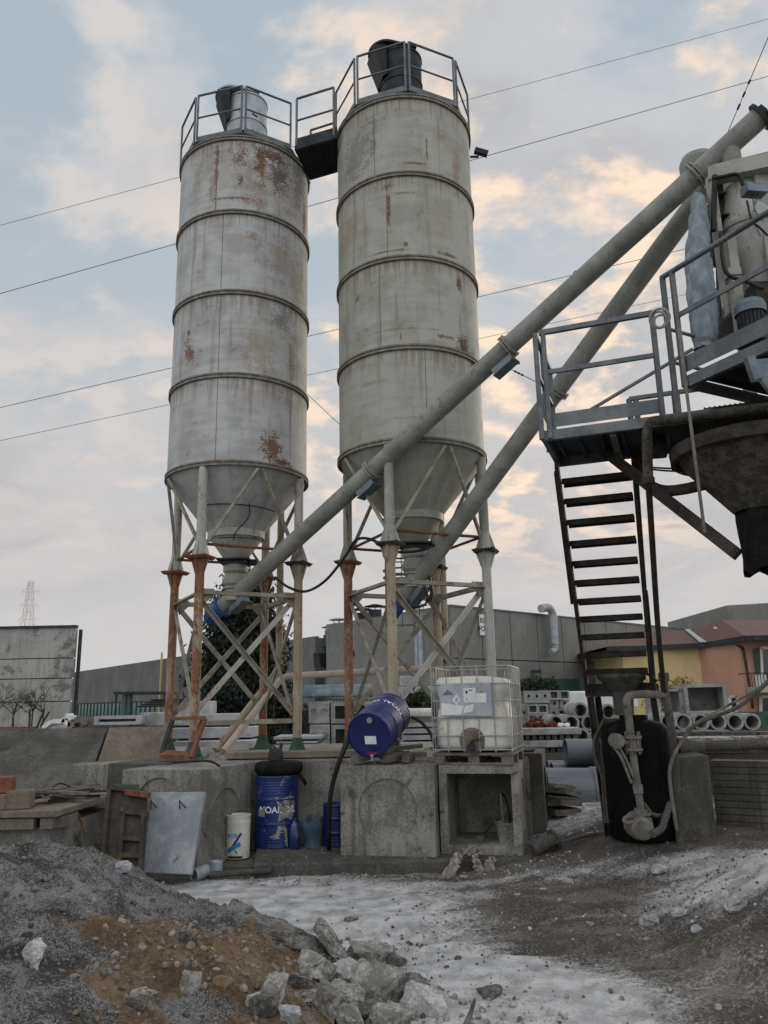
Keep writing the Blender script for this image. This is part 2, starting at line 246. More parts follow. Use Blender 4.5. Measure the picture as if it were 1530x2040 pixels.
# ------------------------------------------------------------------ mesh building
ORG = {}
def tag(o, label=None, cat=None, group=None, kind=None):
    if label: o['label'] = label
    if cat: o['category'] = cat
    if group: o['group'] = group
    if kind or cat: o['kind'] = kind or 'thing'
    return o
def thing(name, loc, label, cat, group=None):
    o = bpy.data.objects.new(name, None); C.objects.link(o); o.location = loc; o.empty_display_size = .1
    ORG[o.name] = V(loc); return tag(o, label, cat, group)
class MB:
    def __init__(s): s.v = []; s.f = []; s.sm = []; s.mi = []
    def add(s, vs, fs, smooth=False, mi=0):
        b = len(s.v); s.v += [tuple(x) for x in vs]
        for f in fs: s.f.append([i+b for i in f]); s.sm.append(smooth); s.mi.append(mi)
        return s
    def box(s, c, size, R=None, mi=0):
        c = V(c); hx, hy, hz = size[0]/2, size[1]/2, size[2]/2; vs = []
        for x, y, z in ((-1, -1, -1), (1, -1, -1), (1, 1, -1), (-1, 1, -1), (-1, -1, 1), (1, -1, 1), (1, 1, 1), (-1, 1, 1)):
            p = V((x*hx, y*hy, z*hz)); vs.append(c + (R @ p if R else p))
        return s.add(vs, [(0, 3, 2, 1), (4, 5, 6, 7), (0, 1, 5, 4), (1, 2, 6, 5), (2, 3, 7, 6), (3, 0, 4, 7)], mi=mi)
    def bar(s, p, q, w, h=None, up=(0, 0, 1), mi=0):
        p, q = V(p), V(q); h = h or w; d = (q-p); L = d.length; d.normalize(); up = V(up)
        if abs(d.dot(up)) > .98: up = V((0, 1, 0)) if abs(d.y) < .9 else V((1, 0, 0))
        x = d.cross(up).normalized(); y = x.cross(d).normalized()
        R = Matrix((x, d, y)).transposed(); return s.box((p+q)/2, (w, L, h), R, mi)
    def angle(s, p, q, w, t, up=(0, 0, 1)):
        """an L-section bar"""
        p, q = V(p), V(q); d = (q-p).normalized(); u = V(up)
        if abs(d.dot(u)) > .98: u = V((0, 1, 0))
        x = d.cross(u).normalized(); y = x.cross(d).normalized()
        s.bar(p, q, t, w, up); return s.bar(p + x*(w/2+t/2) - y*(w/2-t/2), q + x*(w/2+t/2) - y*(w/2-t/2), w, t, up)
    def tube(s, p, q, r, r2=None, n=14, cap=True, smooth=True, mi=0):
        p, q = V(p), V(q); r2 = r if r2 is None else r2; d = (q-p).normalized()
        a = V((0, 0, 1)) if abs(d.z) < .9 else V((1, 0, 0)); x = d.cross(a).normalized(); y = d.cross(x)
        cs = [(math.cos(2*math.pi*i/n), math.sin(2*math.pi*i/n)) for i in range(n)]
        A = [p + (x*c + y*e)*r for c, e in cs]; B = [q + (x*c + y*e)*r2 for c, e in cs]
        s.add(A+B, [(i, (i+1) % n, n+(i+1) % n, n+i) for i in range(n)], smooth, mi)
        if cap: s.add(A, [tuple(range(n))[::-1]], mi=mi); s.add(B, [tuple(range(n))], mi=mi)
        return s
    def path(s, pts, r, n=8, sub=6, mi=0):
        pts = [V(p) for p in pts]
        if sub > 1 and len(pts) > 2:
            P = [pts[0]*2-pts[1]] + pts + [pts[-1]*2-pts[-2]]; out = []
            for i in range(1, len(P)-2):
                for k in range(sub):
                    t = k/sub; a, b, c, d = P[i-1], P[i], P[i+1], P[i+2]
                    out.append(.5*((2*b) + (c-a)*t + (2*a-5*b+4*c-d)*t*t + (3*b-a-3*c+d)*t**3))
            out.append(pts[-1]); pts = out
        rings = []; x = None
        for i, p in enumerate(pts):
            d = (pts[min(i+1, len(pts)-1)] - pts[max(i-1, 0)]).normalized()
            if x is None:
                a = V((0, 0, 1)) if abs(d.z) < .9 else V((1, 0, 0)); x = d.cross(a).normalized()
            x = (x - d*x.dot(d)).normalized(); y = d.cross(x)
            rr = r(i/(len(pts)-1)) if callable(r) else r
            rings += [p + (x*math.cos(2*math.pi*k/n) + y*math.sin(2*math.pi*k/n))*rr for k in range(n)]
        m = len(pts)
        s.add(rings, [(i*n+k, i*n+(k+1) % n, (i+1)*n+(k+1) % n, (i+1)*n+k) for i in range(m-1) for k in range(n)], True, mi)
        s.add(rings[:n], [tuple(range(n))[::-1]], mi=mi); s.add(rings[-n:], [tuple(range(n))], mi=mi); return s
    def lathe(s, prof, c, n=32, axis=(0, 0, 1), smooth=True, mi=0, split=True):
        c = V(c); d = V(axis).normalized(); a = V((0, 0, 1)) if abs(d.z) < .9 else V((1, 0, 0))
        x = (V((1, 0, 0)) if abs(d.z) > .9 else d.cross(a)).normalized(); y = d.cross(x)
        segs = [(prof[i], prof[i+1]) for i in range(len(prof)-1)] if split else None
        if split:
            for (r0, z0), (r1, z1) in segs:
                A = [c + d*z0 + (x*math.cos(2*math.pi*i/n) + y*math.sin(2*math.pi*i/n))*r0 for i in range(n)]
                B = [c + d*z1 + (x*math.cos(2*math.pi*i/n) + y*math.sin(2*math.pi*i/n))*r1 for i in range(n)]
                if r1 < 1e-6: s.add(A, [tuple(range(n))], mi=mi) if abs(z0-z1) < 1e-6 else s.add(A+[c+d*z1], [(i, (i+1) % n, n) for i in range(n)], smooth, mi)
                elif r0 < 1e-6: s.add(B, [tuple(range(n))[::-1]], mi=mi) if abs(z0-z1) < 1e-6 else s.add(B+[c+d*z0], [((i+1) % n, i, n) for i in range(n)], smooth, mi)
                else: s.add(A+B, [(i, (i+1) % n, n+(i+1) % n, n+i) for i in range(n)], smooth, mi)
        else:
            vs = [c + d*z + (x*math.cos(2*math.pi*i/n) + y*math.sin(2*math.pi*i/n))*max(r, 1e-4) for r, z in prof for i in range(n)]
            s.add(vs, [(j*n+i, j*n+(i+1) % n, (j+1)*n+(i+1) % n, (j+1)*n+i) for j in range(len(prof)-1) for i in range(n)], smooth, mi)
        return s
    def torus(s, c, R, r, axis=(0, 0, 1), n=36, k=8, a0=0, a1=2*math.pi, mi=0):
        c = V(c); d = V(axis).normalized(); a = V((0, 0, 1)) if abs(d.z) < .9 else V((1, 0, 0)); x = d.cross(a).normalized(); y = d.cross(x)
        full = abs(a1-a0-2*math.pi) < 1e-6; m = n if full else n+1; vs = []
        for i in range(m):
            t = a0 + (a1-a0)*i/n; e = x*math.cos(t) + y*math.sin(t)
            vs += [c + e*(R + r*math.cos(2*math.pi*j/k)) + d*r*math.sin(2*math.pi*j/k) for j in range(k)]
        fs = [((i % m)*k+j, (i % m)*k+(j+1) % k, ((i+1) % m)*k+(j+1) % k, ((i+1) % m)*k+j) for i in range(n) for j in range(k)]
        return s.add(vs, fs, True, mi)
    def prism(s, poly, vec, mi=0):
        n = len(poly); A = [V(p) for p in poly]; B = [p + V(vec) for p in A]
        s.add(A+B, [tuple(range(n))[::-1], tuple(range(n, 2*n))] + [(i, (i+1) % n, n+(i+1) % n, n+i) for i in range(n)], mi=mi); return s
    def build(s, name, mat, parent=None, bevel=0, loc=None, label=None, kind=None):
        o0 = ORG[parent.name] if parent else (V(loc) if loc is not None else V((0, 0, 0)))
        me = bpy.data.meshes.new(name)
        me.from_pydata([tuple(V(v)-o0) for v in s.v], [], s.f)
        me.polygons.foreach_set('use_smooth', s.sm)
        mats = mat if isinstance(mat, (list, tuple)) else [mat]
        for m in mats: me.materials.append(m)
        if len(mats) > 1: me.polygons.foreach_set('material_index', s.mi)
        bm = bmesh.new(); bm.from_mesh(me); bmesh.ops.recalc_face_normals(bm, faces=bm.faces); bm.to_mesh(me); bm.free()
        o = bpy.data.objects.new(name, me); C.objects.link(o); ORG[o.name] = o0
        if parent: o.parent = parent
        else: o.location = o0
        if bevel:
            b = o.modifiers.new('bevel', 'BEVEL'); b.width = bevel; b.segments = 2; b.limit_method = 'ANGLE'; b.angle_limit = math.radians(50)
        if label: o['label'] = label
        if kind: o['kind'] = kind
        return o
def mb(): return MB()
def text_mesh(body, size, extrude=.002):
    cu = bpy.data.curves.new('lettering', 'FONT'); cu.body = body; cu.size = size; cu.extrude = extrude; cu.align_x = 'CENTER'; cu.align_y = 'CENTER'; cu.offset = size*.014; cu.resolution_u = 3
    o = bpy.data.objects.new('lettering', cu); C.objects.link(o)
    me = bpy.data.meshes.new_from_object(o.evaluated_get(bpy.context.evaluated_depsgraph_get()))
    vs = [v.co.copy() for v in me.vertices]; fs = [tuple(p.vertices) for p in me.polygons]
    bpy.data.objects.remove(o); bpy.data.curves.remove(cu); bpy.data.meshes.remove(me); return vs, fs
def copy_tree(r, loc, label=None):
    c = r.copy(); C.objects.link(c); c.location = loc
    if label: c['label'] = label
    for ch in r.children:
        k = ch.copy(); C.objects.link(k); k.parent = c
        for g in ch.children:
            q = g.copy(); C.objects.link(q); q.parent = k
    return c
def single(m, name, mat, label, cat, group=None, bevel=0, loc=None):
    """a thing that is one mesh"""
    if loc is None:
        a = np.array(m.v); loc = V(((a[:, 0].min()+a[:, 0].max())/2, (a[:, 1].min()+a[:, 1].max())/2, a[:, 2].min()))
    return tag(m.build(name, mat, None, bevel, loc), label, cat, group)
# ================================================================== GROUND
_VN = {}
def vnoise(x, y, seed):
    if seed not in _VN: _VN[seed] = np.random.RandomState(seed).rand(256, 256)
    r = _VN[seed]; xi = np.floor(x).astype(int); yi = np.floor(y).astype(int); fx = x-xi; fy = y-yi
    fx = fx*fx*(3-2*fx); fy = fy*fy*(3-2*fy); g = lambda a, b: r[a % 256, b % 256]
    return (g(xi, yi)*(1-fx)+g(xi+1, yi)*fx)*(1-fy) + (g(xi, yi+1)*(1-fx)+g(xi+1, yi+1)*fx)*fy
def fbm(x, y, sc, oc=4, seed=1, gain=.5):
    s = 0; a = 1; t = 0
    for i in range(oc): s = s + a*(vnoise(x*sc, y*sc, seed+i)-.5); t += a; a *= gain; sc *= 2.03
    return s/t
def sst(x, a, b): t = np.clip((x-a)/(b-a), 0, 1); return t*t*(3-2*t)
def ground_h(x, y):
    x = np.asarray(x, float); y = np.asarray(y, float)
    near = np.exp(-((x/14.)**2 + ((y-8)/12.)**2)**2)
    h = .36*sst(x, .6, 3.0)*sst(y, 8.3, 10.2) + .12*sst(x, 2.2, 4)*sst(y, 7, 9)
    d = np.sqrt(((x-5.0)/2.75)**2 + ((y-6.9)/2.3)**2) + .22*fbm(x, y, .9, 3, 11)
    h += 1.3*np.clip(1-d, 0, 1)**1.1 + .12*sst(d, 1.08, .92) + sst(d, 1.15, .8)*(.13*fbm(x, y, 1.8, 4, 91) + .05*fbm(x, y, 6, 3, 95) + .03*fbm(x, y, 16, 3, 97))
    h += near*(.10*fbm(x*.6, y, .5, 3, 3) + .05*fbm(x, y, 1.7, 3, 5) + .028*fbm(x, y, 7, 3, 8) + .016*fbm(x, y, 22, 2, 15))
    h += near*.05*np.sin(y*2.2 + .5*x + 1.2*fbm(x, y, .5, 2, 21))*sst(x, -.5, 1.5)*sst(y, 9.3, 7.5)*sst(fbm(x, y, .8, 2, 31), -.15, .2)
    for c0, w_ in ((0.0, .16), (1.45, .16)):
        yy = 7.15 + c0*.62 + .16*(x-1.2) - .055*(x-1.2)**2; q_ = (y-yy)/w_
        h += near*sst(x, -1.2, -.2)*sst(x, 3.2, 2.2)*(-.035*np.exp(-q_*q_) + .022*np.exp(-(np.abs(q_)-1.5)**2*3) + .010*np.exp(-q_*q_)*np.sign(np.sin((x+.3*y)*26)))
    return h
def gh(x, y): return float(ground_h(np.array([x]), np.array([y]))[0])
def grid_mesh(name, xs, ys, hf):
    X, Y = np.meshgrid(xs, ys); Z = hf(X, Y); nx, ny = len(xs), len(ys)
    me = bpy.data.meshes.new(name); me.vertices.add(nx*ny)
    me.vertices.foreach_set('co', np.stack([X, Y, Z], -1).astype('f').ravel())
    i = np.arange(nx*ny).reshape(ny, nx); q = np.stack([i[:-1, :-1], i[:-1, 1:], i[1:, 1:], i[1:, :-1]], -1).reshape(-1, 4); m = len(q)
    me.loops.add(m*4); me.loops.foreach_set('vertex_index', q.ravel().astype('i')); me.polygons.add(m)
    me.polygons.foreach_set('loop_start', (np.arange(m)*4).astype('i')); me.polygons.foreach_set('loop_total', np.full(m, 4, 'i'))
    me.polygons.foreach_set('use_smooth', np.ones(m, bool)); me.update(); me.validate()
    o = bpy.data.objects.new(name, me); C.objects.link(o); return o
def spaced(a, b, step, far, n=26):
    c = np.arange(a, b+1e-6, step); g = np.geomspace(step*3, far, n)
    return np.concatenate([(a-g)[::-1], c, b+g])
gm, k, b = pmat('yard_ground')
o = k.new('ShaderNodeTexCoord').outputs['Object']; s = k.sep(o)
fine = k.noise(o, 34, 5, .7); grit = k.noise(o, 110, 3, .7); mid = k.noise(k.vm('MULTIPLY', o, (.75, 1.6, 1)), 1.5, 7, .6, .5); streak = k.noise(k.vm('MULTIPLY', k.vm('ADD', o, k.comb(0.0, k.m('MULTIPLY', s[0], -.28), 0.0)), (.32, 2.6, 1)), 1.1, 6, .62, .6)
vor = k.new('ShaderNodeTexVoronoi'); k.put(vor.inputs['Vector'], o); vor.inputs['Scale'].default_value = 42
stone = k.ss(vor.outputs['Distance'], .42, .22)
dirt = k.mix(k.ss(k.m('ADD', mid, k.m('MULTIPLY', k.m('SUBTRACT', fine, .5), .8)), .38, .66), S(78, 73, 68), S(118, 112, 105))
dirt = k.mix(k.m('MULTIPLY', stone, k.ss(fine, .46, .6)), dirt, S(146, 142, 136))
def ell(cx, cy, rx, ry):
    a = k.m('POWER', k.m('DIVIDE', k.m('SUBTRACT', s[0], cx), rx), 2.0); e = k.m('POWER', k.m('DIVIDE', k.m('SUBTRACT', s[1], cy), ry), 2.0)
    return k.ss(k.m('ADD', a, e), 1.5, .2)
bias = k.m('MULTIPLY', ell(-1.3, 8.9, 2.2, 1.0), .36)
for cx, cy, rx, ry, w in ((.45, 5.9, 1.35, 1.15, .62), (-.1, 7.4, 1.15, 1.4, .44), (4.9, 7.9, 2.5, 1.4, .72), (4.7, 6.6, 1.5, 1.1, .5), (2.5, 6.0, 1.2, .9, -.10), (1.35, 8.15, 1.9, 1.2, -.16), (1.0, 7.5, 1.5, .5, -.06), (2.3, 9.4, 1.6, .25, .22), (3.0, 9.9, 2, .5, -.25), (4.2, 6.2, 1.3, .9, .10), (2.2, 12.6, 1.2, 1.4, .3)):
    bias = k.m('ADD', bias, k.m('MULTIPLY', ell(cx, cy, rx, ry), w))
wv = k.m('ADD', k.m('ADD', k.m('MULTIPLY', streak, 1.0), k.m('MULTIPLY', mid, .55)), k.m('ADD', bias, k.m('ADD', k.m('MULTIPLY', k.m('SUBTRACT', fine, .5), 1.0), k.m('MULTIPLY', k.m('SUBTRACT', grit, .5), .5))))
white = k.ss(wv, .70, 1.12)
dust = k.mix(k.ss(k.noise(o, 5, 5, .6), .35, .65), S(164, 165, 166), S(206, 206, 206))
dust = k.mix(k.m('MULTIPLY', k.ss(k.m('ADD', grit, k.m('MULTIPLY', k.m('SUBTRACT', k.noise(o, 3.2, 5, .65), .5), .9)), .52, .72), .75), dust, S(104, 103, 101))
col = k.mix(white, dirt, dust)
wet = k.m('MULTIPLY', ell(3.1, 10.3, 1.6, .9), .45)
col = k.mix(wet, col, S(52, 48, 44))
k.put(b.inputs['Base Color'], col); k.put(b.inputs['Roughness'], k.m('ADD', .72, k.m('MULTIPLY', fine, .25))); b.inputs['Specular IOR Level'].default_value = .25
hgt = k.m('ADD', k.m('ADD', k.m('MULTIPLY', mid, 1.2), fine), k.m('ADD', k.m('MULTIPLY', grit, .6), k.m('MULTIPLY', k.m('MULTIPLY', stone, k.m('SUBTRACT', 1.0, white)), .9)))
k.put(b.inputs['Normal'], k.bump(hgt, .75, .022))
ground = grid_mesh('ground', spaced(-6, 7.5, .035, 2500), np.concatenate([-np.geomspace(.2, 400, 16)[::-1]+3.0, np.arange(3.0, 16, .035), 16+np.geomspace(.2, 4500, 26)]), ground_h)
ground.data.materials.append(gm); ground['kind'] = 'structure'
# ---- the spoil heap in the foreground
def heap_h(x, y):
    dx = np.maximum(0, x+2.75); dy = np.where(y > 6.25, (y-6.25)*1.15, (6.25-y)*.42)
    d = np.sqrt(dx*dx*.88 + dy*dy) + .35*fbm(x, y, .8, 3, 41)
    base = 1.02*(1-(d/2.42)**1.22) - .10*np.maximum(0, 4.4-y); base = np.where(d > 2.42, -.7*(d-2.42), base)
    base = np.where(d < .5, base - .25*(.5-d)**2, base)
    lump = .16*fbm(x, y, 1.6, 4, 51) + .075*fbm(x, y, 6, 3, 61) + .05*fbm(x, y, 15, 3, 71, .6) + .028*fbm(x, y, 40, 2, 75, .6)
    stepd = .06*(sst(fbm(x, y, 1.3, 3, 81), -.05, .02)-.5)
    return np.maximum(base + lump + stepd, -.15)
hm, k, b = pmat('spoil')
o = k.new('ShaderNodeTexCoord').outputs['Object']; s = k.sep(o)
fine = k.noise(o, 30, 5, .7); grit = k.noise(o, 75, 4, .75); mid = k.noise(o, 2.6, 7, .62, .6); m2 = k.noise(k.vm('ADD', o, (5, 2, 9)), 1.7, 6, .6, .8)
vor = k.new('ShaderNodeTexVoronoi'); k.put(vor.inputs['Vector'], o); vor.inputs['Scale'].default_value = 36
stone = k.ss(vor.outputs['Distance'], .45, .2)
grey = k.mix(k.ss(k.m('ADD', mid, k.m('MULTIPLY', k.m('SUBTRACT', grit, .5), 1.1)), .36, .62), S(72, 71, 70), S(146, 146, 147))
grey = k.mix(k.ss(m2, .52, .64), grey, S(66, 64, 62))
grey = k.mix(k.m('MULTIPLY', stone, k.ss(grit, .45, .6)), grey, S(160, 160, 162))
brown = k.mix(k.ss(k.m('ADD', mid, k.m('MULTIPLY', k.m('SUBTRACT', fine, .5), .9)), .35, .65), S(98, 82, 66), S(138, 119, 97))
brown = k.mix(k.m('MULTIPLY', stone, k.ss(fine, .54, .64)), brown, S(150, 138, 124))
def ell(cx, cy, rx, ry):
    a = k.m('POWER', k.m('DIVIDE', k.m('SUBTRACT', s[0], cx), rx), 2.0); e = k.m('POWER', k.m('DIVIDE', k.m('SUBTRACT', s[1], cy), ry), 2.0)
    return k.ss(k.m('ADD', a, e), 1.6, .3)
bm_ = k.m('ADD', k.m('MAXIMUM', ell(-1.1, 5.1, .85, .8), k.m('MULTIPLY', ell(-.85, 6.25, .36, .55), 1.0)), k.m('MULTIPLY', k.m('SUBTRACT', m2, .5), 3.6))
bm_ = k.m('ADD', bm_, k.m('MULTIPLY', k.m('SUBTRACT', fine, .5), .5))
col = k.mix(k.ss(bm_, .66, .8), grey, brown)
k.put(b.inputs['Base Color'], col); b.inputs['Roughness'].default_value = .92; b.inputs['Specular IOR Level'].default_value = .2
k.put(b.inputs['Normal'], k.bump(k.m('ADD', k.m('ADD', k.m('MULTIPLY', mid, 1.5), fine), k.m('ADD', k.m('MULTIPLY', grit, .8), k.m('MULTIPLY', stone, .6))), .9, .03))
heap = grid_mesh('spoil_heap', np.arange(-7, .9, .02), np.arange(3.2, 8.4, .02), heap_h)
heap.data.materials.append(hm); tag(heap, 'heap of grey gravel and brown earth in front of the yard', 'heap')
def hh(x, y): return max(gh(x, y), float(heap_h(np.array([x]), np.array([y]))[0]))
# ================================================================== SILOS
def uv_shell(name, c, prof, mat, parent, n=96):
    """surface of revolution with an unrolled UV map in metres, u = 0 on the side of the camera"""
    phi = math.atan2(-c.y, -c.x); me = bpy.data.meshes.new(name); vs, fs, uv = [], [], []
    for j, (r, z) in enumerate(prof):
        for i in range(n+1):
            t = -math.pi + 2*math.pi*i/n; vs.append((r*math.cos(phi+t), r*math.sin(phi+t), z-ORG[parent.name].z))
    for j in range(len(prof)-1):
        for i in range(n):
            a = j*(n+1)+i; fs.append((a, a+1, a+n+2, a+n+1))
            for jj, ii in ((j, i), (j, i+1), (j+1, i+1), (j+1, i)): uv.append((1.2*(-math.pi+2*math.pi*ii/n), prof[jj][1]))
    me.from_pydata(vs, [], fs); me.polygons.foreach_set('use_smooth', [True]*len(fs))
    l = me.uv_layers.new(name='unrolled'); l.data.foreach_set('uv', np.array(uv, 'f').ravel()); me.materials.append(mat)
    o = bpy.data.objects.new(name, me); C.objects.link(o); o.parent = parent; ORG[o.name] = ORG[parent.name]; return o
PLAT = 1.24
def make_silo(c, zs, ang, mat, label, seed, rail_a, rail_n, leg_mats):
    rnd = random.Random(seed); top, zj = zs[0], zs[-1]; root = thing('cement_silo', (c.x, c.y, PLAT), label, 'silo', 'cement silos')
    P = lambda r, a, z: V((c.x + r*math.cos(a), c.y + r*math.sin(a), z))
    uv_shell('shell', c, [(1.2, zj), (1.2, top)], mat, root)
    uv_shell('cone', c, [(.47, zj-.92), (.84, zj-.46), (1.198, zj-.01)], mat, root)
    for z in zs:
        m = mb(); m.lathe([(1.2, z-.042), (1.238, z-.042), (1.238, z-.014), (1.222, z-.014), (1.222, z+.014), (1.238, z+.014), (1.238, z+.042), (1.2, z+.042)], (c.x, c.y, 0), 96); m.build('ring_flange', ring_m, root)
    m = mb(); a8 = math.radians(rail_a)
    fr = math.atan2(-c.y, -c.x)
    oct_ = [P(1.25, fr + a8 + k*math.pi/4, top+.05) for k in range(8)]
    m.prism(oct_, (0, 0, .05)); m.prism([P(1.16, fr+a8+k*math.pi/4, top+.10) for k in range(8)], (0, 0, .12)); m.build('roof', galv_d, root)
    # outlet
    m = mb(); zn = zj-.92
    m.lathe([(.47, zn+.03), (.485, zn+.03), (.485, zn-.10), (.44, zn-.10), (.2, zn-.44), (.2, zn-.46)], (c.x, c.y, 0), 40); m.build('outlet_hopper', legu_m if seed == 1 else cream, root)
    m = mb(); m.box((c.x, c.y, zn-.47), (.56, .56, .03)); m.box((c.x, c.y, zn-.52), (.44, .44, .05)); m.box((c.x+.3, c.y, zn-.50), (.16, .10, .10)); m.build('gate_flange', galv_d, root, .004)
    m = mb(); m.lathe([(.205, zn-.54), (.205, zn-.66), (.17, zn-.70), (.19, zn-.74), (.215, zn-.80), (.205, zn-.87), (.16, zn-.92), (.16, zn-1.15)], (c.x, c.y, 0), 28); m.lathe([(.16, zn-.92), (.2, zn-.92), (.2, zn-.95), (.16, zn-.95)], (c.x, c.y, 0), 28); m.build('outlet_pipe', cream, root)
    # legs
    F = 4.27; L = [math.radians(ang + 90*k) for k in range(4)]
    for k, a in enumerate(L):
        r = 1.165; up = mb(); lm, lo = leg_mats[k]
        up.tube(P(r, a, F+.30), P(r, a, zj-.10), .075, n=18); up.lathe([(.075, 0), (.07, .05), (.045, .09), (0, .105)], P(r, a, zj-.10), 16)
        up.tube(P(r, a, F+.01), P(r, a, F+.30), .105, .075, 18, smooth=True)
        t = V((-math.sin(a), math.cos(a), 0)); q = V((math.cos(a), math.sin(a), 0))
        for s_ in (-1, 1):
            for w in (t, q): up.prism([P(r, a, F+.012)+w*s_*.07, P(r, a, F+.012)+w*s_*.165, P(r, a, F+.3)+w*s_*.07], (t if w is q else q)*.012)
        lg = up.build('leg', lm, root)
        dn = mb(); dn.tube(P(r, a, F-.25), P(r, a, PLAT+.2), .072, n=18, cap=False); dn.tube(P(r, a, F-.012), P(r, a, F-.25), .12, .072, 18)
        for s_ in (-1, 1):
            for w in (t, q): dn.prism([P(r, a, F-.014)+w*s_*.07, P(r, a, F-.014)+w*s_*.165, P(r, a, F-.3)+w*s_*.07], (t if w is q else q)*.012)
        dn.build('lower_post', lo, lg)
        f = mb(); R = Matrix.Rotation(a, 3, 'Z'); f.box(P(r, a, F), (.36, .36, .022), R); f.box(P(r, a, F-.024), (.33, .33, .02), R)
        for i in (-1, 1):
            for j in (-1, 1): f.tube(P(r, a, F-.05)+t*i*.13+q*j*.13, P(r, a, F+.03)+t*i*.13+q*j*.13, .012, n=6)
        f.build('flange', rust_d if lo is not legr_m else rust, lg)
        sh = mb(); sh.tube(P(r, a, PLAT), P(r, a, PLAT+.20), .15, .08, 4, smooth=False); sh.tube(P(r, a, PLAT+.12), P(r, a, PLAT+.24), .078, n=16); sh.box(P(r, a, PLAT+.01), (.34, .34, .02), R); sh.build('foot_shoe', green_p, lg)
    for k in range(4):
        a, a2 = L[k], L[(k+1) % 4]; am = a + math.pi/4
        m = mb(); m.bar(P(1.13, a, F+.12), P(1.2, am-.03, zj-.07), .045, .045); m.bar(P(1.13, a2, F+.12), P(1.2, am+.03, zj-.07), .045, .045); m.build('cone_brace', brace_m, root)
        m = mb(); m.tube(P(1.1, a, F+.22), P(1.1, a2, F+.22), .024, n=8); m.build('tie_rod', rust, root)
        A = P(1.12, a, 3.72); B = P(1.12, a2, 3.72); m = mb(); m.angle(A, B, .07, .012); d = (B-A).normalized()
        for e, s_ in ((A, 1), (B, -1)): m.prism([e+d*s_*.02+V((0, 0, .06)), e+d*s_*.22+V((0, 0, .06)), e+d*s_*.22-V((0, 0, .04)), e+d*s_*.05-V((0, 0, .2))], V((math.cos(am), math.sin(am), 0))*-.012)
        m.build('girt', brace_m, root)
        off = V((math.cos(am), math.sin(am), 0))
        for s_, (p, q) in ((1, (a, a2)), (-1, (a2, a))):
            m = mb(); m.angle(P(1.11, p, 3.63)+off*s_*.03, P(1.11, q, 1.86)+off*s_*.03, .062, .012, off); m.build('cross_brace', (brace_m, legu_m)[s_ < 0 and k == 2], root)
        if k in (2,):
            m = mb(); m.angle(P(1.11, a, 1.74), P(1.11, a2, 1.74), .07, .012); m.build('girt', brace_m, root)
    # guard rail round the roof
    for k in range(rail_n[0], rail_n[1]):
        a, a2 = fr + a8 + k*math.pi/4, fr + a8 + (k+1)*math.pi/4; m = mb(); g = .016
        p, q = P(1.23, a+.03, top+.08), P(1.23, a2-.03, top+.08); z1, z2 = V((0, 0, 1.0)), V((0, 0, .52))
        for e in (p, q): m.tube(e, e+z1, .02, n=8)
        m.tube(p+z1, q+z1, .02, n=8); m.tube(p+z2, q+z2, .016, n=8); m.bar(p+V((0, 0, .06)), q+V((0, 0, .06)), .006, .12)
        m.build('guard_rail', galv_w, root)
    return root, P, fr
CL, CR_ = V((-2.555, 13.268, 0)), V((.48, 12.493, 0))
ZL = [11.83, 10.34, 8.80, 7.29, 5.78]; ZR = [11.955, 10.455, 8.913, 7.363, 5.843]
#   legs go round from back right: back right, back left, front left, front right
sa, PA, fra = make_silo(CL, ZL, 73, silo_a, 'white painted cement silo with heavy rust, the one beside the dark conifer', 1, -3, (-2, 1), [(legu_m, legr_m), (legu_m, legr_m), (legu_m, legr_m), (legu_m, leg_m)])
sb, PB, frb = make_silo(CR_, ZR, 70, silo_b, 'taller cream cement silo standing behind the blue drum and caged tank', 2, 5, (-2, 2), [(legu_m, leg_m), (cream, legr_m), (cream, leg_m), (cream, legu_m)])
# dust filter on each roof
def roof_filter(c, top, h, mat, root, hood_dir, hoodm):
    m = mb(); m.lathe([(.385, top+.2), (.385, top+.2+h*.62), (.40, top+.2+h*.62), (.40, top+.2+h*.62+.05), (.385, top+.2+h*.62+.05), (.385, top+.2+h), (.40, top+.2+h), (.40, top+.23+h), (0, top+.26+h)], (c.x, c.y, 0), 40)
    f = m.build('dust_filter', mat, root)
    u = V((math.cos(hood_dir), math.sin(hood_dir), 0)); w = V((-u.y, u.x, 0)); zt = top+.24+h; m = mb()
    n = 14; lid = []; 
    for i in range(n+1):
        t = -math.pi/2 + math.pi*i/n; lid.append(V((c.x, c.y, zt+.07)) + u*(.30+.33*math.cos(t)) + w*.36*math.sin(t))
    lid = [V((c.x, c.y, zt+.03)) + w*-.38 - u*.2] + lid + [V((c.x, c.y, zt+.03)) + w*.38 - u*.2]
    m.prism(lid, (0, 0, .04)); m.build('rain_cover', mat, f)
    m = mb(); a = V((c.x, c.y, zt+.05)) + u*.36
    m.add([a+w*-.3, a+w*.3, a+u*.24+w*.24, a+u*.24-w*.24, a+w*-.27-V((0, 0, .62)), a+w*.27-V((0, 0, .62)), a+u*.05+w*.2-V((0, 0, .62)), a+u*.05-w*.2-V((0, 0, .62))], [(0, 1, 2, 3), (4, 7, 6, 5), (0, 4, 5, 1), (1, 5, 6, 2), (2, 6, 7, 3), (3, 7, 4, 0)]); m.build('fan_hood', hoodm, f)
    m = mb()
    for k in range(3):
        t = fra + .35; e = V((c.x+.387*math.cos(t), c.y+.387*math.sin(t), top+.2+h*(.2+.25*k))); tt = V((-math.sin(t), math.cos(t), 0))
        m.bar(e-tt*.04, e+tt*.06-V((0, 0, .04)), .012, .03)
    m.build('latch', galv_d, f)
roof_filter(CL, ZL[0], at(490, 205, 13.2).z-ZL[0]-.24, plate_m, sa, math.radians(195), galv_d)
roof_filter(CR_, ZR[0], at(800, 116, 12.4).z-ZR[0]-.24, galv_d, sb, math.radians(195), blackm)
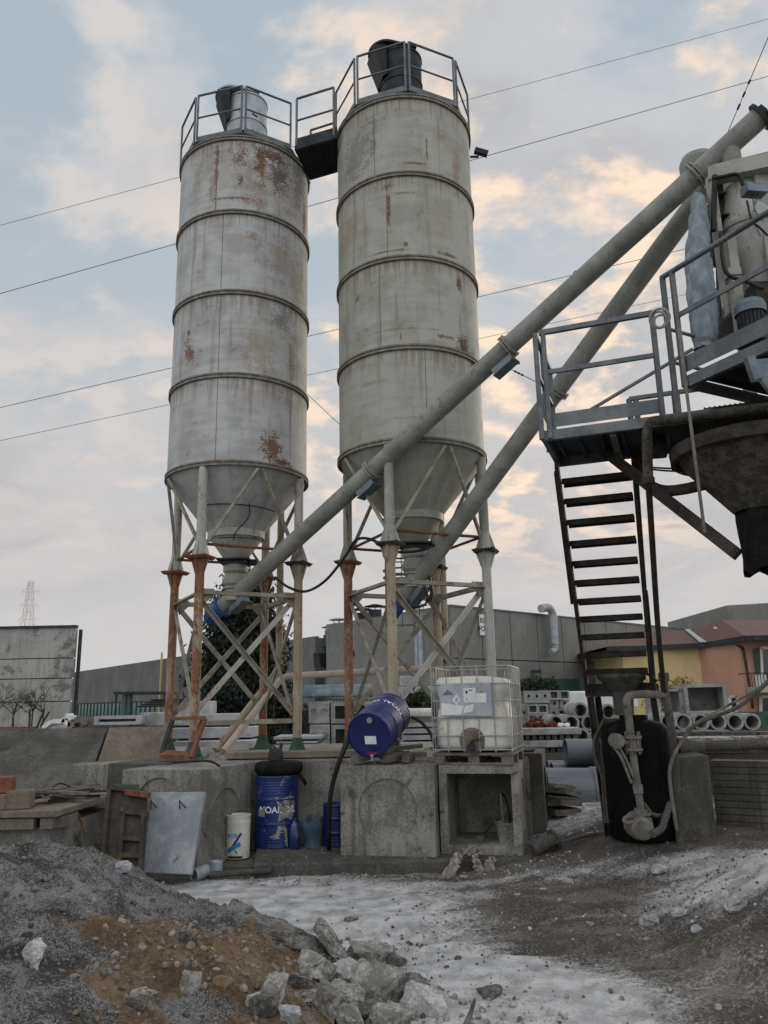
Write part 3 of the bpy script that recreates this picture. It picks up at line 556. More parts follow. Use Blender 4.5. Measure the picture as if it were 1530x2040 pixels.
# sensor cables on the white silo cone, camera and cage ladder on the cream one
m = mb(); m.path([PA(.80, fra-.9+.3*i, 5.22-.01*i) for i in range(7)], .010, 6); m.path([PA(.80, fra+.25, 5.22), PA(.74, fra+.26, 5.0), PA(.6, fra, 4.78), PA(.48, fra-.1, 4.66)], .010, 6); m.path([PA(.5, fra-.6+.3*i, 4.70) for i in range(6)], .008, 6); m.build('sensor_cable', blackm, sa)
m = mb(); e = PB(1.24, frb+math.radians(72), 11.35); m.bar(e, e+V((.14, 0, .0)), .03, .03); m.box(e+V((.2, 0, .09)), (.24, .09, .09), Matrix.Rotation(.35, 3, 'Y')); m.bar(e+V((.14, 0, 0)), e+V((.18, 0, .07)), .025, .025); m.build('security_camera', blackm, sb)
lad = at(800, 1110, 13.95); m = mb()
for s_ in (-1, 1): m.tube((lad.x+s_*.2, lad.y-.12, 3.2), (lad.x+s_*.2, lad.y-.12, 9), .018, n=6)
for i in range(14): m.tube((lad.x-.2, lad.y-.12, 3.3+.28*i), (lad.x+.2, lad.y-.12, 3.3+.28*i), .012, n=6)
for py in (1208, 1150, 1136, 1105, 1060, 1035):
    z = at(800, py, 13.95).z; m.torus((lad.x, lad.y+.05, z), .33, .017, n=28, k=6)
for a in (-.5, .4, 1.57, 2.7, 3.6): m.tube((lad.x+.33*math.cos(a), lad.y+.05+.33*math.sin(a), 3.3), (lad.x+.33*math.cos(a), lad.y+.05+.33*math.sin(a), 6), .010, n=6)
m.build('cage_ladder', galv, sb)
# walkway between the two roofs
wz = 11.74; nl, nr, fl, frr = atz(588, 296, wz), atz(672, 272, wz), atz(617, 354, wz), atz(672, 338, wz)
wk = thing('steel_walkway', ((nl+frr)/2), 'dark steel walkway with handrail bridging the two silo roofs', 'walkway')
m = mb(); m.prism([nl, nr, frr, fl], (0, 0, .04))
for i in range(12):
    t = i/11; m.bar(nl.lerp(nr, t)-V((0, 0, .02)), fl.lerp(frr, t)-V((0, 0, .02)), .02, .035)
m.build('deck', galv_d, wk)
m = mb(); m.bar(nl+V((0, 0, .12)), nr+V((0, 0, .12)), .012, .16); m.bar(nl, nr, .05, .08); m.build('toe_board', galv_d, wk); m = mb(); m.bar(fl, frr, .05, .08); m.build('edge_beam', galv_d, wk)
for e0, e1 in ((nl, nr), (fl, frr)):
    a, b_ = e0.lerp(e1, .03), e0.lerp(e1, .92); m = mb()
    for e in (a, b_): m.tube(e, e+V((0, 0, 1.05)), .022, n=8)
    m.tube(a+V((0, 0, 1.05)), b_+V((0, 0, 1.05)), .022, n=8); m.tube(a+V((0, 0, .58)), b_+V((0, 0, .58)), .018, n=8); m.build('handrail', galv_w, wk)
# ------------------------------------------------------------------ screw conveyors
def conveyor(A, B, r, joints, motor_len, label, blue, boxes):
    d = (B-A).normalized(); root = thing('screw_conveyor', A, label, 'conveyor', 'screw conveyors feeding the mixer tower')
    side = d.cross(V((0, 0, 1))).normalized(); upv = side.cross(d).normalized()
    m = mb(); m.tube(A, B, r, n=36); m.build('tube', tube_m, root)
    for t in joints:
        e = A + d*t; m = mb(); m.tube(e-d*.035, e-d*.008, r+.045, n=36); m.tube(e+d*.008, e+d*.035, r+.045, n=36)
        for i in range(8):
            c, s_ = math.cos(i*.785), math.sin(i*.785); q = e + side*(r+.03)*c + upv*(r+.03)*s_; m.tube(q-d*.05, q+d*.05, .011, n=6)
        m.build('joint_flange', tube_m, root)
    for t, below in boxes:
        e = A + d*t - upv*(r+.06) ; R = Matrix((d, side, upv)).transposed(); m = mb(); m.box(e, (.34, .17, .10), R); m.box(e - upv*.055, (.38, .2, .015), R); m.box(e+d*.16-upv*.05, (.03, .26, .03), R); m.build('inspection_box', galv, root, .004)
    e = A; m = mb(); m.tube(e, e-d*.05, r+.05, n=30); m.tube(e-d*.05, e-d*.22, r*.92, r*.86, 24); m.tube(e-d*.22, e-d*motor_len, r*.8, n=20); m.tube(e-d*motor_len, e-d*(motor_len+.05), r*.7, r*.5, 20)
    m.box(e-d*.34+upv*r*.8, (.12, .12, .08), Matrix((d, side, upv)).transposed())
    for i in range(14):
        a = i*.449; q = (side*math.cos(a)+upv*math.sin(a)); m.bar(e-d*.24+q*r*.82, e-d*(motor_len-.02)+q*r*.82, .006, .02, q)
    m.build('motor', blue, root)
    m = mb(); e = B; m.tube(e, e+d*.04, r+.05, n=30); m.box(e+d*.07, (.06, .22, .12), Matrix((d, side, upv)).transposed()); m.tube(e+d*.04, e+d*.10, .07, n=14); m.build('end_cap', galv_d, root)
    return root, d, side, upv
T1 = at(1512, 236, 8.15); O1 = V((-2.555, 13.268, 3.80)); d1 = (T1-O1).normalized(); A1 = O1 - d1*.30
c1, d1, s1, u1 = conveyor(A1, T1, .138, [1.0*((at(752, 925, 11.9)-A1).length), (at(1018, 690, 10.4)-A1).length, (at(1395, 360, 8.7)-A1).length], .42, 'long sloping screw conveyor tube from the rusty white silo', motorb, [(.32, 1), ((at(740, 960, 11.9)-A1).length, 1), ((at(1005, 722, 10.4)-A1).length, 1)])
T2 = at(1446, 322, 8.75); O2 = V((.48, 12.493, 3.86)); d2 = (T2-O2).normalized(); A2 = O2 - d2*.32
c2, d2, s2, u2 = conveyor(A2, T2, .138, [(at(1113, 790, 10.3)-A2).length], .42, 'sloping screw conveyor tube from the cream silo, passing behind the stair landing', motorb, [(.25, 1)])
# spout from the first conveyor down to the weigh hopper
m = mb(); e = T1 - d1*.42; f = e - V((-.02, 0, .62)); m.tube(e, f, .115, n=24); m.lathe([(.13, 0), (.16, 0), (.16, -.03), (.13, -.03), (.16, -.12), (.2, -.12), (.2, -.15), (.17, -.15), (.16, -.34)], f+V((0, 0, .25)), 28); m.build('discharge_spout', tube_m, c1)
SP = f
# lifting loops
m = mb()
for px, py, Y in ((1358, 368, 8.85), (1148, 546, 9.75)):
    q = at(px, py, Y); m.torus(q, .045, .010, s1, 18, 6)
m.build('lifting_eye', galv_d, c1)
pipe_m = weathered('dusty_pipe', S(96, 93, 87), S(122, 118, 110), 5, .9, 0, .3, 50, c3=S(76, 72, 66))
# ================================================================== MIXER TOWER (stairs, landing, upper deck, hoppers)
A0 = V((1.61, 7.44, 0)); TU, TV = V((.937, -.349, 0)), V((.349, .937, 0))
TL = lambda a, b, z: A0 + TU*a + TV*b + V((0, 0, z))
tw = thing('mixer_tower', TL(1.6, .6, 4.5), 'steel mixer tower platform with handrails at the head of the steep stair', 'platform')
m = mb(); m.prism([TL(.02, .03, 4.585), TL(1.5, .03, 4.585), TL(1.5, .92, 4.585), TL(.02, .92, 4.585)], (0, 0, .02))
for i in range(7): m.bar(TL(.1+.21*i, .05, 4.555), TL(.1+.21*i, .9, 4.555), .03, .05)
m.build('landing_deck', galv_d, tw)
m = mb()
for a, b_ in (((-.03, 0), (1.55, 0)), ((-.03, .95), (1.55, .95)), ((0, .03), (0, .92))): m.bar(TL(*a, 4.54), TL(*b_, 4.54), .05, .10)
m.bar(TL(.65, .04, 4.49), TL(.65, .92, 4.49), .06, .06); m.build('landing_beam', galv_w, tw)
m = mb(); m.bar(TL(.06, -.01, 4.69), TL(1.10, -.01, 4.69), .008, .14); m.build('toe_board', galv_w, tw); m = mb(); m.bar(TL(-.01, .06, 4.69), TL(-.01, .9, 4.69), .008, .14); m.build('toe_board', galv_w, tw)
m = mb(); zt = 5.64
for a, b_ in ((-.02, -.03), (.06, -.03), (1.12, -.03), (-.02, .92), (-.02, .4)): m.bar(TL(a, b_, 4.5), TL(a, b_, zt), .045, .04)
m.bar(TL(.02, -.03, zt), TL(1.14, -.03, zt), .045, .05); m.bar(TL(-.02, -.03, zt-.01), TL(-.02, .92, zt-.01), .045, .045)
m.bar(TL(.08, -.03, 5.2), TL(1.10, -.03, 5.2), .03, .045); m.bar(TL(-.02, 0, 5.2), TL(-.02, .9, 5.2), .03, .03); m.build('handrail', galv_w, tw)
m = mb()
for a in (.80, .87): m.bar(TL(a, .93, 4.6), TL(a, .93, 5.15), .05, .045)
m.bar(TL(.8, .93, 5.15), TL(1.55, .93, 5.15), .045, .04); m.bar(TL(.87, .93, 4.75), TL(1.55, .93, 4.75), .035, .03); m.bar(TL(.2, 1.3, 5.15), TL(1.5, .95, 5.62), .03, .03); m.build('gate_frame', galv_w, tw)
# grating between landing and mixer, sky shows through it
m = mb(); 
for i in range(19): m.bar(TL(1.5+.045*i, .15, 4.66), TL(1.5+.045*i, .95, 4.66), .014, .02)
for i in range(13): m.bar(TL(1.5, .17+.065*i, 4.655), TL(2.32, .17+.065*i, 4.655), .022, .02)
m.build('grating', steel_d, tw)
# upper deck, its near edge runs at 45 degrees
Q0 = atz(1372, 772, 4.85); Q1 = atz(1530, 702, 4.85); ed = (Q1-Q0).normalized(); Q1 = Q0 + ed*2.2; en = V((-ed.y, ed.x, 0))
UD = lambda a, b, z: V((Q0.x, Q0.y, 0)) + ed*a + en*b + V((0, 0, z))
m = mb(); m.prism([UD(.03, .05, 4.95), UD(2.2, .05, 4.95), UD(2.2, 2.6, 4.95), UD(.03, 2.6, 4.95)], (0, 0, .03))
for i in range(6): m.bar(UD(.3+.35*i, .06, 4.91), UD(.3+.35*i, 2.5, 4.91), .05, .07)
m.build('upper_deck', galv_d, tw)
m = mb(); m.bar(UD(-.04, 0, 4.905), UD(2.3, 0, 4.905), .06, .11); m.bar(UD(-.01, .06, 4.9), UD(-.01, 2.5, 4.9), .05, .1); m.build('deck_beam', galv_w, tw)
m = mb(); m.bar(UD(-.02, -.02, 5.08), UD(2.3, -.02, 5.08), .008, .16); m.build('toe_board', galv_w, tw)
m = mb(); hz = 6.06
for a in (-.12, .0): m.bar(UD(a, -.05, 4.85), UD(a, -.05, hz), .045, .045)
m.bar(UD(-.12, -.05, 4.85), UD(-.12, -.05, 4.6), .06, .06)
m.tube(UD(-.13, -.05, hz), UD(2.3, -.05, hz), .028, n=10); m.bar(UD(-.02, -.05, 5.58), UD(2.3, -.05, 5.58), .02, .05)
m.tube(UD(-.12, -.05, 5.5), UD(-.12, 1.2, 5.5), .018, n=8); m.tube(UD(-.12, -.05, 5.15), UD(-.12, 1.2, 5.15), .018, n=8); m.build('handrail', galv_w, tw)
g = at(1505, 735, 6.0); m = mb(); m.prism([g+V((-.06, 0, .08)), g+V((.5, -.1, .08)), g+V((.5, -.1, -.22)), g+V((.08, 0, -.18))], (.06, .12, 0)); m.bar(g+V((-.04, 0, .1)), g+V((.0, 0, -.1)), .07, .07); m.build('gusset', galv, tw)
m = mb(); m.bar(at(1208, 902, 7.95), at(1470, 1105, 6.95), .11, .075, (0, 1, .6)); m.build('diagonal_brace', steel_d, tw)
m = mb(); m.path([at(1286, 962, 7.7), at(1320, 977, 7.5), at(1365, 974, 7.3), at(1430, 958, 7.0)], .055, 8); m.build('cross_brace', steel_d, tw)
for pa, pb, w_ in (((1270, 905, 8.0), (1281, 960, 8.0), .07), ((1305, 870, 7.6), (1312, 912, 7.6), .16), ((1338, 905, 7.5), (1345, 935, 7.4), .05)): m = mb(); m.bar(at(*pa), at(*pb), w_, .06); m.build('hanger', steel_d, tw)
m = mb(); m.path([at(1278, 933, 7.7), at(1330, 938, 7.5), at(1400, 940, 7.1)], .010, 6); m.path([at(1278, 930, 7.7), at(1330, 933, 7.5), at(1400, 934, 7.1)], .010, 6); m.build('cable', blackm, tw)
# frame on the upper deck
FY = 8.0
m = mb(); m.bar(at(1411, 352, FY), at(1560, 320, FY-.3), .16, .17); m.bar(at(1420, 345, FY+.35), at(1560, 312, FY+.1), .14, .14); m.build('head_beam', cream, tw)
m = mb(); e = at(1414, 350, FY); e2 = V((e.x, e.y, 5.0)); m.bar(e, e2.lerp(e, .38), .05, .16); m.build('column', cream, tw)
m = mb(); m.bar(e+V((.10, .1, 0)), e2.lerp(e, .30)+V((.10, .1, 0)), .15, .05)
for i in range(4): m.box(e+V((.09, .03, -.25-.28*i)), (.12, .14, .02))
m.build('column_web', steel_d, tw)
m = mb(); e = at(1452, 470, FY-.2); m.bar(e, V((e.x, e.y, 5.0)), .10, .10); q = at(1459, 548, FY-.2); m.bar(q-V((0, 0, .03)), q+V((0, 0, .05)), .14, .14); m.build('column', cream, tw)
m = mb(); e = at(1512, 320, FY-.15); m.bar(e, V((e.x, e.y, 5.0)), .17, .06); m.bar(e+V((-.1, .2, -.25)), e+V((.4, .2, -.3)), .10, .10); m.build('column', cream, tw)
m = mb(); m.bar(at(1436, 470, FY+.3), at(1442, 690, FY+.3), .10, .10); m.bar(at(1497, 480, FY+.2), at(1506, 640, FY+.2), .08, .08); m.box(at(1468, 560, FY+.6), (.42, .1, .5)); m.box(at(1425, 470, FY+.5), (.16, .1, .8)); m.build('back_panel', galv_d, tw)
# mesh guard
m = mb(); p0, p1, p2, p3 = at(1427, 640, 7.6), at(1442, 612, 7.6), at(1449, 686, 7.45), at(1433, 700, 7.45)
for i in range(9): m.bar(p0.lerp(p1, i/8), p3.lerp(p2, i/8), .006); m.bar(p0.lerp(p3, i/8), p1.lerp(p2, i/8), .006)
m.build('mesh_guard', galv_d, tw)
# mixer discharge hopper under the deck
hx = at(1347, 890, 7.0).x + .70; hc = V((hx, 7.0, 0)); zr = at(1350, 893, 7.0).z; zb = at(1495, 1015, 7.0).z
mh = thing('discharge_hopper', (hx, 7.0, zb), 'crusted conical hopper with a black rubber chute hanging under the tower', 'hopper')
m = mb(); m.lathe([(.66, zr+.02), (.72, zr+.02), (.72, zr-.10), (.67, zr-.10)], hc, 48); m.build('rim', steel_d, mh)
m = mb(); m.lathe([(.68, zr-.02), (.60, zr-.16), (.24, zb+.0), (.22, zb-.02)], hc, 48); m.lathe([(.5, zr-.04), (.5, zr+.10), (0, zr+.10)], hc+V((.2, .0, 0)), 40); m.build('hopper_cone', crust, mh)
zs_ = at(1490, 1140, 7.0).z; m = mb(); n = 24; vs = []
for j in range(6):
    z = zb+.05 + (zs_-zb-.05)*j/5
    for i in range(n):
        t = 2*math.pi*i/n; c_, s_ = math.cos(t), math.sin(t); q = (abs(c_)**5+abs(s_)**5)**-.2; r = .185*(1+.05*math.sin(3*t+j))
        vs.append((hx+.01+r*q*c_, 7.0+r*q*s_, z + (0 if j < 5 else .03*math.sin(5*t))))
m.add(vs, [(j*n+i, j*n+(i+1) % n, (j+1)*n+(i+1) % n, (j+1)*n+i) for j in range(5) for i in range(n)], True); m.build('rubber_chute', rubber, mh)
# weigh hopper inside the frame
wa = at(1487, 420, FY+.12); zt_, zm, zc_ = at(1487, 352, FY).z, at(1487, 452, FY).z, at(1520, 610, FY).z
wh = thing('weigh_hopper', (wa.x, wa.y, zc_), 'cream cone-bottomed weigh hopper hung in the tower frame', 'hopper')
m = mb(); m.lathe([(0, zt_+.04), (.14, zt_+.02), (.22, zt_-.08), (.27, zt_-.3), (.34, zm), (.07, zc_), (.07, zc_-.2)], (wa.x, wa.y, 0), 44); m.build('vessel', legu_m, wh)
m = mb(); m.lathe([(.34, zm+.02), (.352, zm+.02), (.352, zm-.02), (.34, zm-.02)], (wa.x, wa.y, 0), 44); m.build('seam_band', cream, wh)
m = mb(); m.box(at(1502, 380, FY-.42), (.24, .14, .10), Matrix.Rotation(.15, 3, 'Z')); m.path([at(1500, 390, FY-.4), at(1505, 420, FY-.38), at(1520, 440, FY-.4)], .01, 6); m.path([at(1510, 390, FY-.4), at(1500, 430, FY-.38), at(1515, 470, FY-.4)], .01, 6); m.build('junction_box', galv, wh)
# round top filter behind the first conveyor
fc = at(1393, 346, 9.6); m = mb(); m.lathe([(0, .30), (.14, .29), (.22, .24), (.25, .16), (.25, -.25), (.22, -.28)], fc, 32); m.lathe([(.25, -.1), (.262, -.1), (.262, -.14), (.25, -.14)], fc, 32)
single(m, 'bin_filter', tube_m, 'rounded grey bin filter peeping above the long conveyor', 'filter')
# dust sock
m = mb(); m.path([at(1391, 395, 8.1), at(1392, 470, 7.8), at(1392, 540, 7.55), at(1399, 600, 7.4), at(1404, 660, 7.3), at(1402, 698, 7.25)], lambda t: (.07 + .045*math.sin(min(t*1.1, 1)*math.pi)**.8 + .03*t)*(1 if t < .93 else .8), 28, 12)
o = single(m, 'dust_sock', fabric_m, 'long grey fabric dust sock hanging beside the tower handrail', 'dust sock')
for v in o.data.vertices: v.co += v.normal*.045*mnoise.noise(V((v.co.x*16, v.co.y*16, v.co.z*1.2))) + v.normal*.012*mnoise.noise(v.co*12)
# motor on the deck
mc = at(1500, 664, 7.15); mt = thing('electric_motor', mc, 'grey finned electric motor standing on the upper deck', 'motor')
m = mb(); m.tube(mc, mc+V((0, 0, .24)), .12, n=28); m.tube(mc-V((0, 0, .12)), mc, .15, .12, 24)
for i in range(22):
    t = 2*math.pi*i/22; q = V((math.cos(t), math.sin(t), 0)); m.bar(mc+q*.128+V((0, 0, .01)), mc+q*.128+V((0, 0, .22)), .006, .024, (-q.y, q.x, 0))
m.build('finned_body', galv_d, mt)
m = mb(); m.lathe([(.146, .2), (.15, .28), (.13, .33), (0, .34)], mc, 28); m.build('fan_cover', galv, mt)
# hose, coiled rope, thin white hose
m = mb(); m.torus(at(1314, 634, 6.85), .09, .013, (.5, .8, .3), 26, 7); m.torus(at(1312, 637, 6.87), .075, .012, (.6, .7, .3), 26, 7); m.torus(at(1316, 640, 6.86), .06, .012, (.4, .9, .2), 26, 7)
single(m, 'coiled_rope', cream, 'pale coil of rope hung on the tower handrail corner', 'rope')
m = mb(); m.path([at(1341, 560, 6.75), at(1352, 660, 6.65), at(1362, 735, 6.5), at(1383, 900, 6.4), at(1404, 1062, 6.35)], .014, 10)
single(m, 'hose', pipe_m, 'thin pale hose dangling past the crusted hopper', 'hose')
# crusted water pipe: along the deck, down the stair, to the pump
wp = thing('water_pipe', at(1352, 1655, 9.75), 'long grey water pipe running from the deck down beside the stair to the pump', 'pipe')
m = mb(); m.path([at(1530, 812, 6.5), at(1400, 828, 6.8), at(1310, 838, 7.05), at(1291, 850, 7.1), at(1289, 880, 7.12), at(1291, 950, 7.18)], .048, 10, 5); m.build('upper_pipe', crust, wp)
m = mb(); e = at(1291, 952, 7.18); m.tube(e, e-V((0, 0, .06)), .06, n=14); m.path([e, at(1297, 1040, 7.6), at(1310, 1240, 8.7), at(1323, 1375, 9.5), at(1326, 1385, 9.55)], .030, 10, 4); m.build('sloping_pipe', steel_d, wp)
m = mb(); j = at(1326, 1385, 9.55); m.path([j+V((0, 0, .25)), j, at(1342, 1490, 9.6), V((at(1352, 1655, 9.7).x, 9.7, gh(3.4, 9.7)-.05))], .048, 12, 3); m.tube(j+V((0, 0, .26)), j+V((0, 0, .16)), .062, n=14); m.build('down_pipe', conc_d, wp)
m = mb(); m.path([j, at(1290, 1383, 9.45), at(1258, 1385, 9.4), at(1249, 1394, 9.4), at(1250, 1410, 9.4), at(1256, 1460, 9.4)], .045, 12, 4); m.build('branch_pipe', pipe_m, wp)
# stair
YK = [961, 1001, 1043, 1085, 1125, 1163, 1200, 1235, 1271, 1307, 1340]
st = thing('steel_stair', at(1175, 1380, 10.25), 'steep dark steel stair leading up to the tower landing', 'stair')
SLp = []; wS = .725
for i, y in enumerate(YK):
    t = i/10; p = at(1119 + 51*t, y, 8.25 + 1.9*t); SLp.append(p)
    m = mb(); m.prism([p-TU*.0+V((0, 0, .02)), p+TU*wS+V((0, 0, .02)), p+TU*wS+TV*.17+V((0, 0, .02)), p+TV*.17+V((0, 0, .02))], (0, 0, .022)); m.bar(p+V((0, 0, 0)), p+TU*wS, .015, .045); m.bar(p+TV*.16, p+TU*wS+TV*.16, .015, .045); m.build('tread', steel_d, st)
top_, bot_ = SLp[0] + (SLp[0]-SLp[1])*.9, SLp[-1] + (SLp[-1]-SLp[-2])*1.0
for o_ in (-.03, wS+.03):
    m = mb(); m.bar(top_+TU*o_, bot_+TU*o_, .04, .17, (0, 0, 1)); m.build('stringer', steel_d, st)
for o_ in (-.06, wS+.06):
    a, b_ = SLp[6]+TU*o_, bot_+TU*o_; m = mb(); m.path([a+TV*.1+V((0, 0, .05)), a+TV*.32+V((0, 0, .05)), b_+TV*.3+V((0, 0, .25)), b_+TV*.25], .02, 8, 4); m.build('handrail', steel_d, st)
for o_ in (-.06, wS+.06):
    a, b_ = SLp[0]+TU*o_, SLp[6]+TU*o_; m = mb(); m.bar(a+V((0, 0, .12)), b_+V((0, 0, 0)), .03, .07); m.build('side_plate', galv_d, st)
m = mb(); B0 = bot_-V((0, 0, .02))
m.bar(B0-TU*.06, B0+TU*(wS+.08), .05, .16); m.bar(B0-TU*.06+TV*1.0, B0+TU*(wS+.08)+TV*1.0, .05, .16); m.bar(B0-TU*.03+TV*.03, B0-TU*.03+TV*.98, .05, .14); m.bar(B0+TU*(wS+.03)+TV*.03, B0+TU*(wS+.03)+TV*.98, .05, .14)
m.prism([B0+V((0, 0, .06)), B0+TU*wS+V((0, 0, .06)), B0+TU*wS+TV*.97+V((0, 0, .06)), B0+TV*.97+V((0, 0, .06))], (0, 0, .015)); m.build('foot_landing', steel_d, st)
for a, b_ in ((0, .02), (0, .9), (wS, .9)):
    q = B0+TU*a+TV*b_; f_ = V((q.x+.1, q.y, gh(q.x, q.y)-.1)); m = mb(); m.angle(q-V((0, 0, .08)), f_, .08, .012, TU); m.build('leg', steel_d, st)
m = mb(); m.bar(B0+TU*0+TV*.9-V((0, 0, .55)), B0+TU*wS+TV*.9-V((0, 0, .55)), .05, .05); m.build('leg_tie', steel_d, st)
c0 = at(1268, 1362, 10.3); m = mb()
for i in range(7): m.torus(c0+V((.03*math.sin(i*2.1), .03*math.cos(i*1.7), .02*i-.02)), .11+.03*math.sin(i), .02, (.35*math.sin(i*1.3), .3*math.cos(i*2.2), 1), 24, 6)
m.path([c0+V((-.2, 0, .03)), c0+V((-.05, .1, .08)), c0+V((.14, 0, .12)), c0+V((.25, -.05, .02))], .018, 7)
single(m, 'coiled_cable', blackm, 'tangle of black cable lying on the foot of the stair', 'cable')
# black water tank with the pump
tx, ty = at(1274, 1560, 10.05).x, 10.05; tz = gh(tx, ty)-.03; tt = at(1274, 1440, 9.9).z
tk = thing('water_tank', (tx, ty, tz), 'tall black plastic water tank standing under the stair', 'tank')
m = mb(); Hh = tt-tz; m.lathe([(.37, 0), (.395, .03), (.40, Hh*.3), (.395, Hh*.6), (.40, Hh-.12), (.38, Hh-.06), (.34, Hh-.01), (.2, Hh+.03), (.17, Hh+.03), (.17, Hh+.09), (0, Hh+.09)], (tx, ty, tz), 44, split=False); m.build('body', blackt, tk)
m = mb(); fz = tz+Hh+.09; m.lathe([(.12, 0), (.12, .05), (.13, .28), (.3, .46), (.3, .5)], (tx-.08, ty+.1, fz), 32); m.build('funnel', conc_d, tk)
pf = thing('water_pump', at(1272, 1655, 9.5), 'dusty round water pump with valve and upright pipe in front of the black tank', 'pump')
m = mb(); a = at(1256, 1462, 9.42); b_ = at(1277, 1615, 9.45); m.path([a, at(1266, 1540, 9.43), b_], .043, 12, 3); m.tube(at(1270, 1563, 9.43), at(1272, 1580, 9.43), .055, n=14); m.build('riser_pipe', pipe_m, pf)
m = mb(); q = at(1260, 1466, 9.42)
for dz in (0, -.135): m.tube(q+V((0, 0, dz)), q+V((0, 0, dz-.03)), .10, n=20)
for i in range(6):
    t = i*1.047; m.tube(q+V((.08*math.cos(t), .08*math.sin(t), .05)), q+V((.08*math.cos(t), .08*math.sin(t), -.2)), .01, n=6)
m.tube(q-V((0, 0, .03)), q-V((0, 0, .135)), .06, n=18); m.build('butterfly_valve', pipe_m, pf)
m = mb(); g_ = q+V((-.2, -.02, -.05)); m.tube(g_+V((0, .03, 0)), g_+V((0, -.06, 0)), .085, n=24); m.tube(g_, q-V((0, 0, .08)), .03, n=10); m.path([g_-V((.03, 0, .07)), at(1238, 1510, 9.38), at(1258, 1560, 9.38)], .016, 8); m.path([g_-V((-.03, 0, .07)), at(1246, 1510, 9.38), at(1262, 1548, 9.38)], .016, 8); m.build('actuator', pipe_m, pf)
m = mb(); pc = at(1275, 1645, 9.45); pc.z = max(pc.z, gh(pc.x, pc.y)+.15); m.tube(pc+V((0, .12, 0)), pc+V((0, .0, 0)), .15, n=32); m.lathe([(.15, 0), (.125, .05), (.12, .16), (.10, .2), (0, .21)], pc, 32, (-.12, -1, -.1)); m.tube(b_+V((0, 0, .02)), pc, .075, n=16)
for i in range(2): m.tube(b_-V((0, 0, .02+.05*i)), b_-V((0, 0, .045+.05*i)), .11, n=20)
m.path([at(1262, 1628, 9.4), at(1246, 1628, 9.35), at(1243, 1636, 9.33), at(1252, 1640, 9.33), at(1262, 1636, 9.35)], .018, 8); m.build('pump_casing', pipe_m, pf)
m = mb(); m.path([at(1318, 1650, 9.3), at(1300, 1662, 9.2)][::-1] + [at(1325, 1630, 9.4), at(1336, 1600, 9.5)], .04, 12, 6); m.path([at(1282, 1600, 9.5), at(1300, 1622, 9.45), at(1325, 1622, 9.5), at(1335, 1600, 9.5)], .024, 8)
single(m, 'drain_hose', conc_d, 'thick grey hose end lying by the black tank foot', 'hose')
m = mb()
for k in range(7):
    x0 = 1188+5*k; m.path([at(x0+14, 1432, 10.3), at(x0-4-3*math.sin(k), 1480, 10.2), at(x0-2, 1520, 10.15), at(x0+10, 1545+6*k, 10.1), at(x0+14+k, 1600+6*(k % 3), 10.1), at(x0+18, 1640, 10.05)], .012+.004*(k % 2), 7, 5)
m.path([at(1205, 1430, 10.3), at(1186, 1470, 10.2), at(1184, 1500, 10.15), at(1195, 1530, 10.1), at(1206, 1540, 10.1)], .022, 8, 6)
single(m, 'hose_bundle', conc_d, 'bundle of grey hoses hanging between stair leg and black tank', 'hoses')
m = mb(); m.path([at(1560, 1330, 7.4), at(1480, 1402, 8.2), at(1430, 1425, 8.8), at(1384, 1445, 9.3), at(1358, 1478, 9.5), at(1340, 1510, 9.5), at(1334, 1550, 9.5), at(1346, 1640, 9.4), at(1350, 1655, 9.35)], .021, 9, 6)
single(m, 'water_hose', pipe_m, 'long grey hose sweeping over the low wall to the black tank', 'hose')
m = mb(); m.path([at(1560, 1342, 8.2), at(1483, 1388, 8.8), at(1400, 1432, 9.4), at(1366, 1455, 9.55)], .014, 7, 4)
single(m, 'air_line', conc, 'thinner grey line above the sweeping water hose', 'hose')
# pier, low wall and wall top pipe
ez = gh(3.9, 10)-.1; m = mb(); a, b_, c_, d_ = at(1349, 1510, 9.75), at(1412, 1503, 9.75), at(1426, 1648, 9.7), at(1356, 1652, 9.7)
m.prism([a, b_, V((c_.x, c_.y, ez)), V((d_.x, d_.y, ez))], (.05, .55, 0)); single(m, 'concrete_pier', conc_d, 'stub concrete pier at the end of the ribbed low wall', 'pier', bevel=.03)
lw = thing('low_wall', at(1480, 1640, 10.4), 'low ribbed concrete wall beside the concrete pier', 'wall')
a, b_ = at(1414, 1514, 10.25), at(1640, 1508, 9.6); wd = (b_-a).normalized(); wn = V((-wd.y, wd.x, 0)); m = mb(); nb = 11; h0 = ez; hs = (a.z-h0)/nb
for i in range(nb): m.prism([a*1+V((0, 0, h0-a.z+hs*i+.006)), V((b_.x, b_.y, h0+hs*i+.006)), V((b_.x, b_.y, h0+hs*(i+1)-.006)), V((a.x, a.y, h0+hs*(i+1)-.006))], wn*.12)
m.prism([V((a.x, a.y, h0))+wn*.02, V((b_.x, b_.y, h0))+wn*.02, V((b_.x, b_.y, a.z-.01))+wn*.02, V((a.x, a.y, a.z-.01))+wn*.02], wn*.3); m.build('ribbed_face', conc_d, lw)
m = mb(); e = at(1362, 1490, 10.4); f = at(1640, 1478, 10.2); m.tube(e+(f-e)*.1, f, .055, n=18); m.lathe([(.13, -.12), (.12, 0), (.055, .2)], e+(f-e)*.03, 20, f-e); m.tube(e+V((.1, .25, .03)), f+V((0, .25, .03)), .03, n=10)
single(m, 'rubber_pipe', conc_d, 'thick dusty pipe with a cone end lying along the wall top', 'pipe')

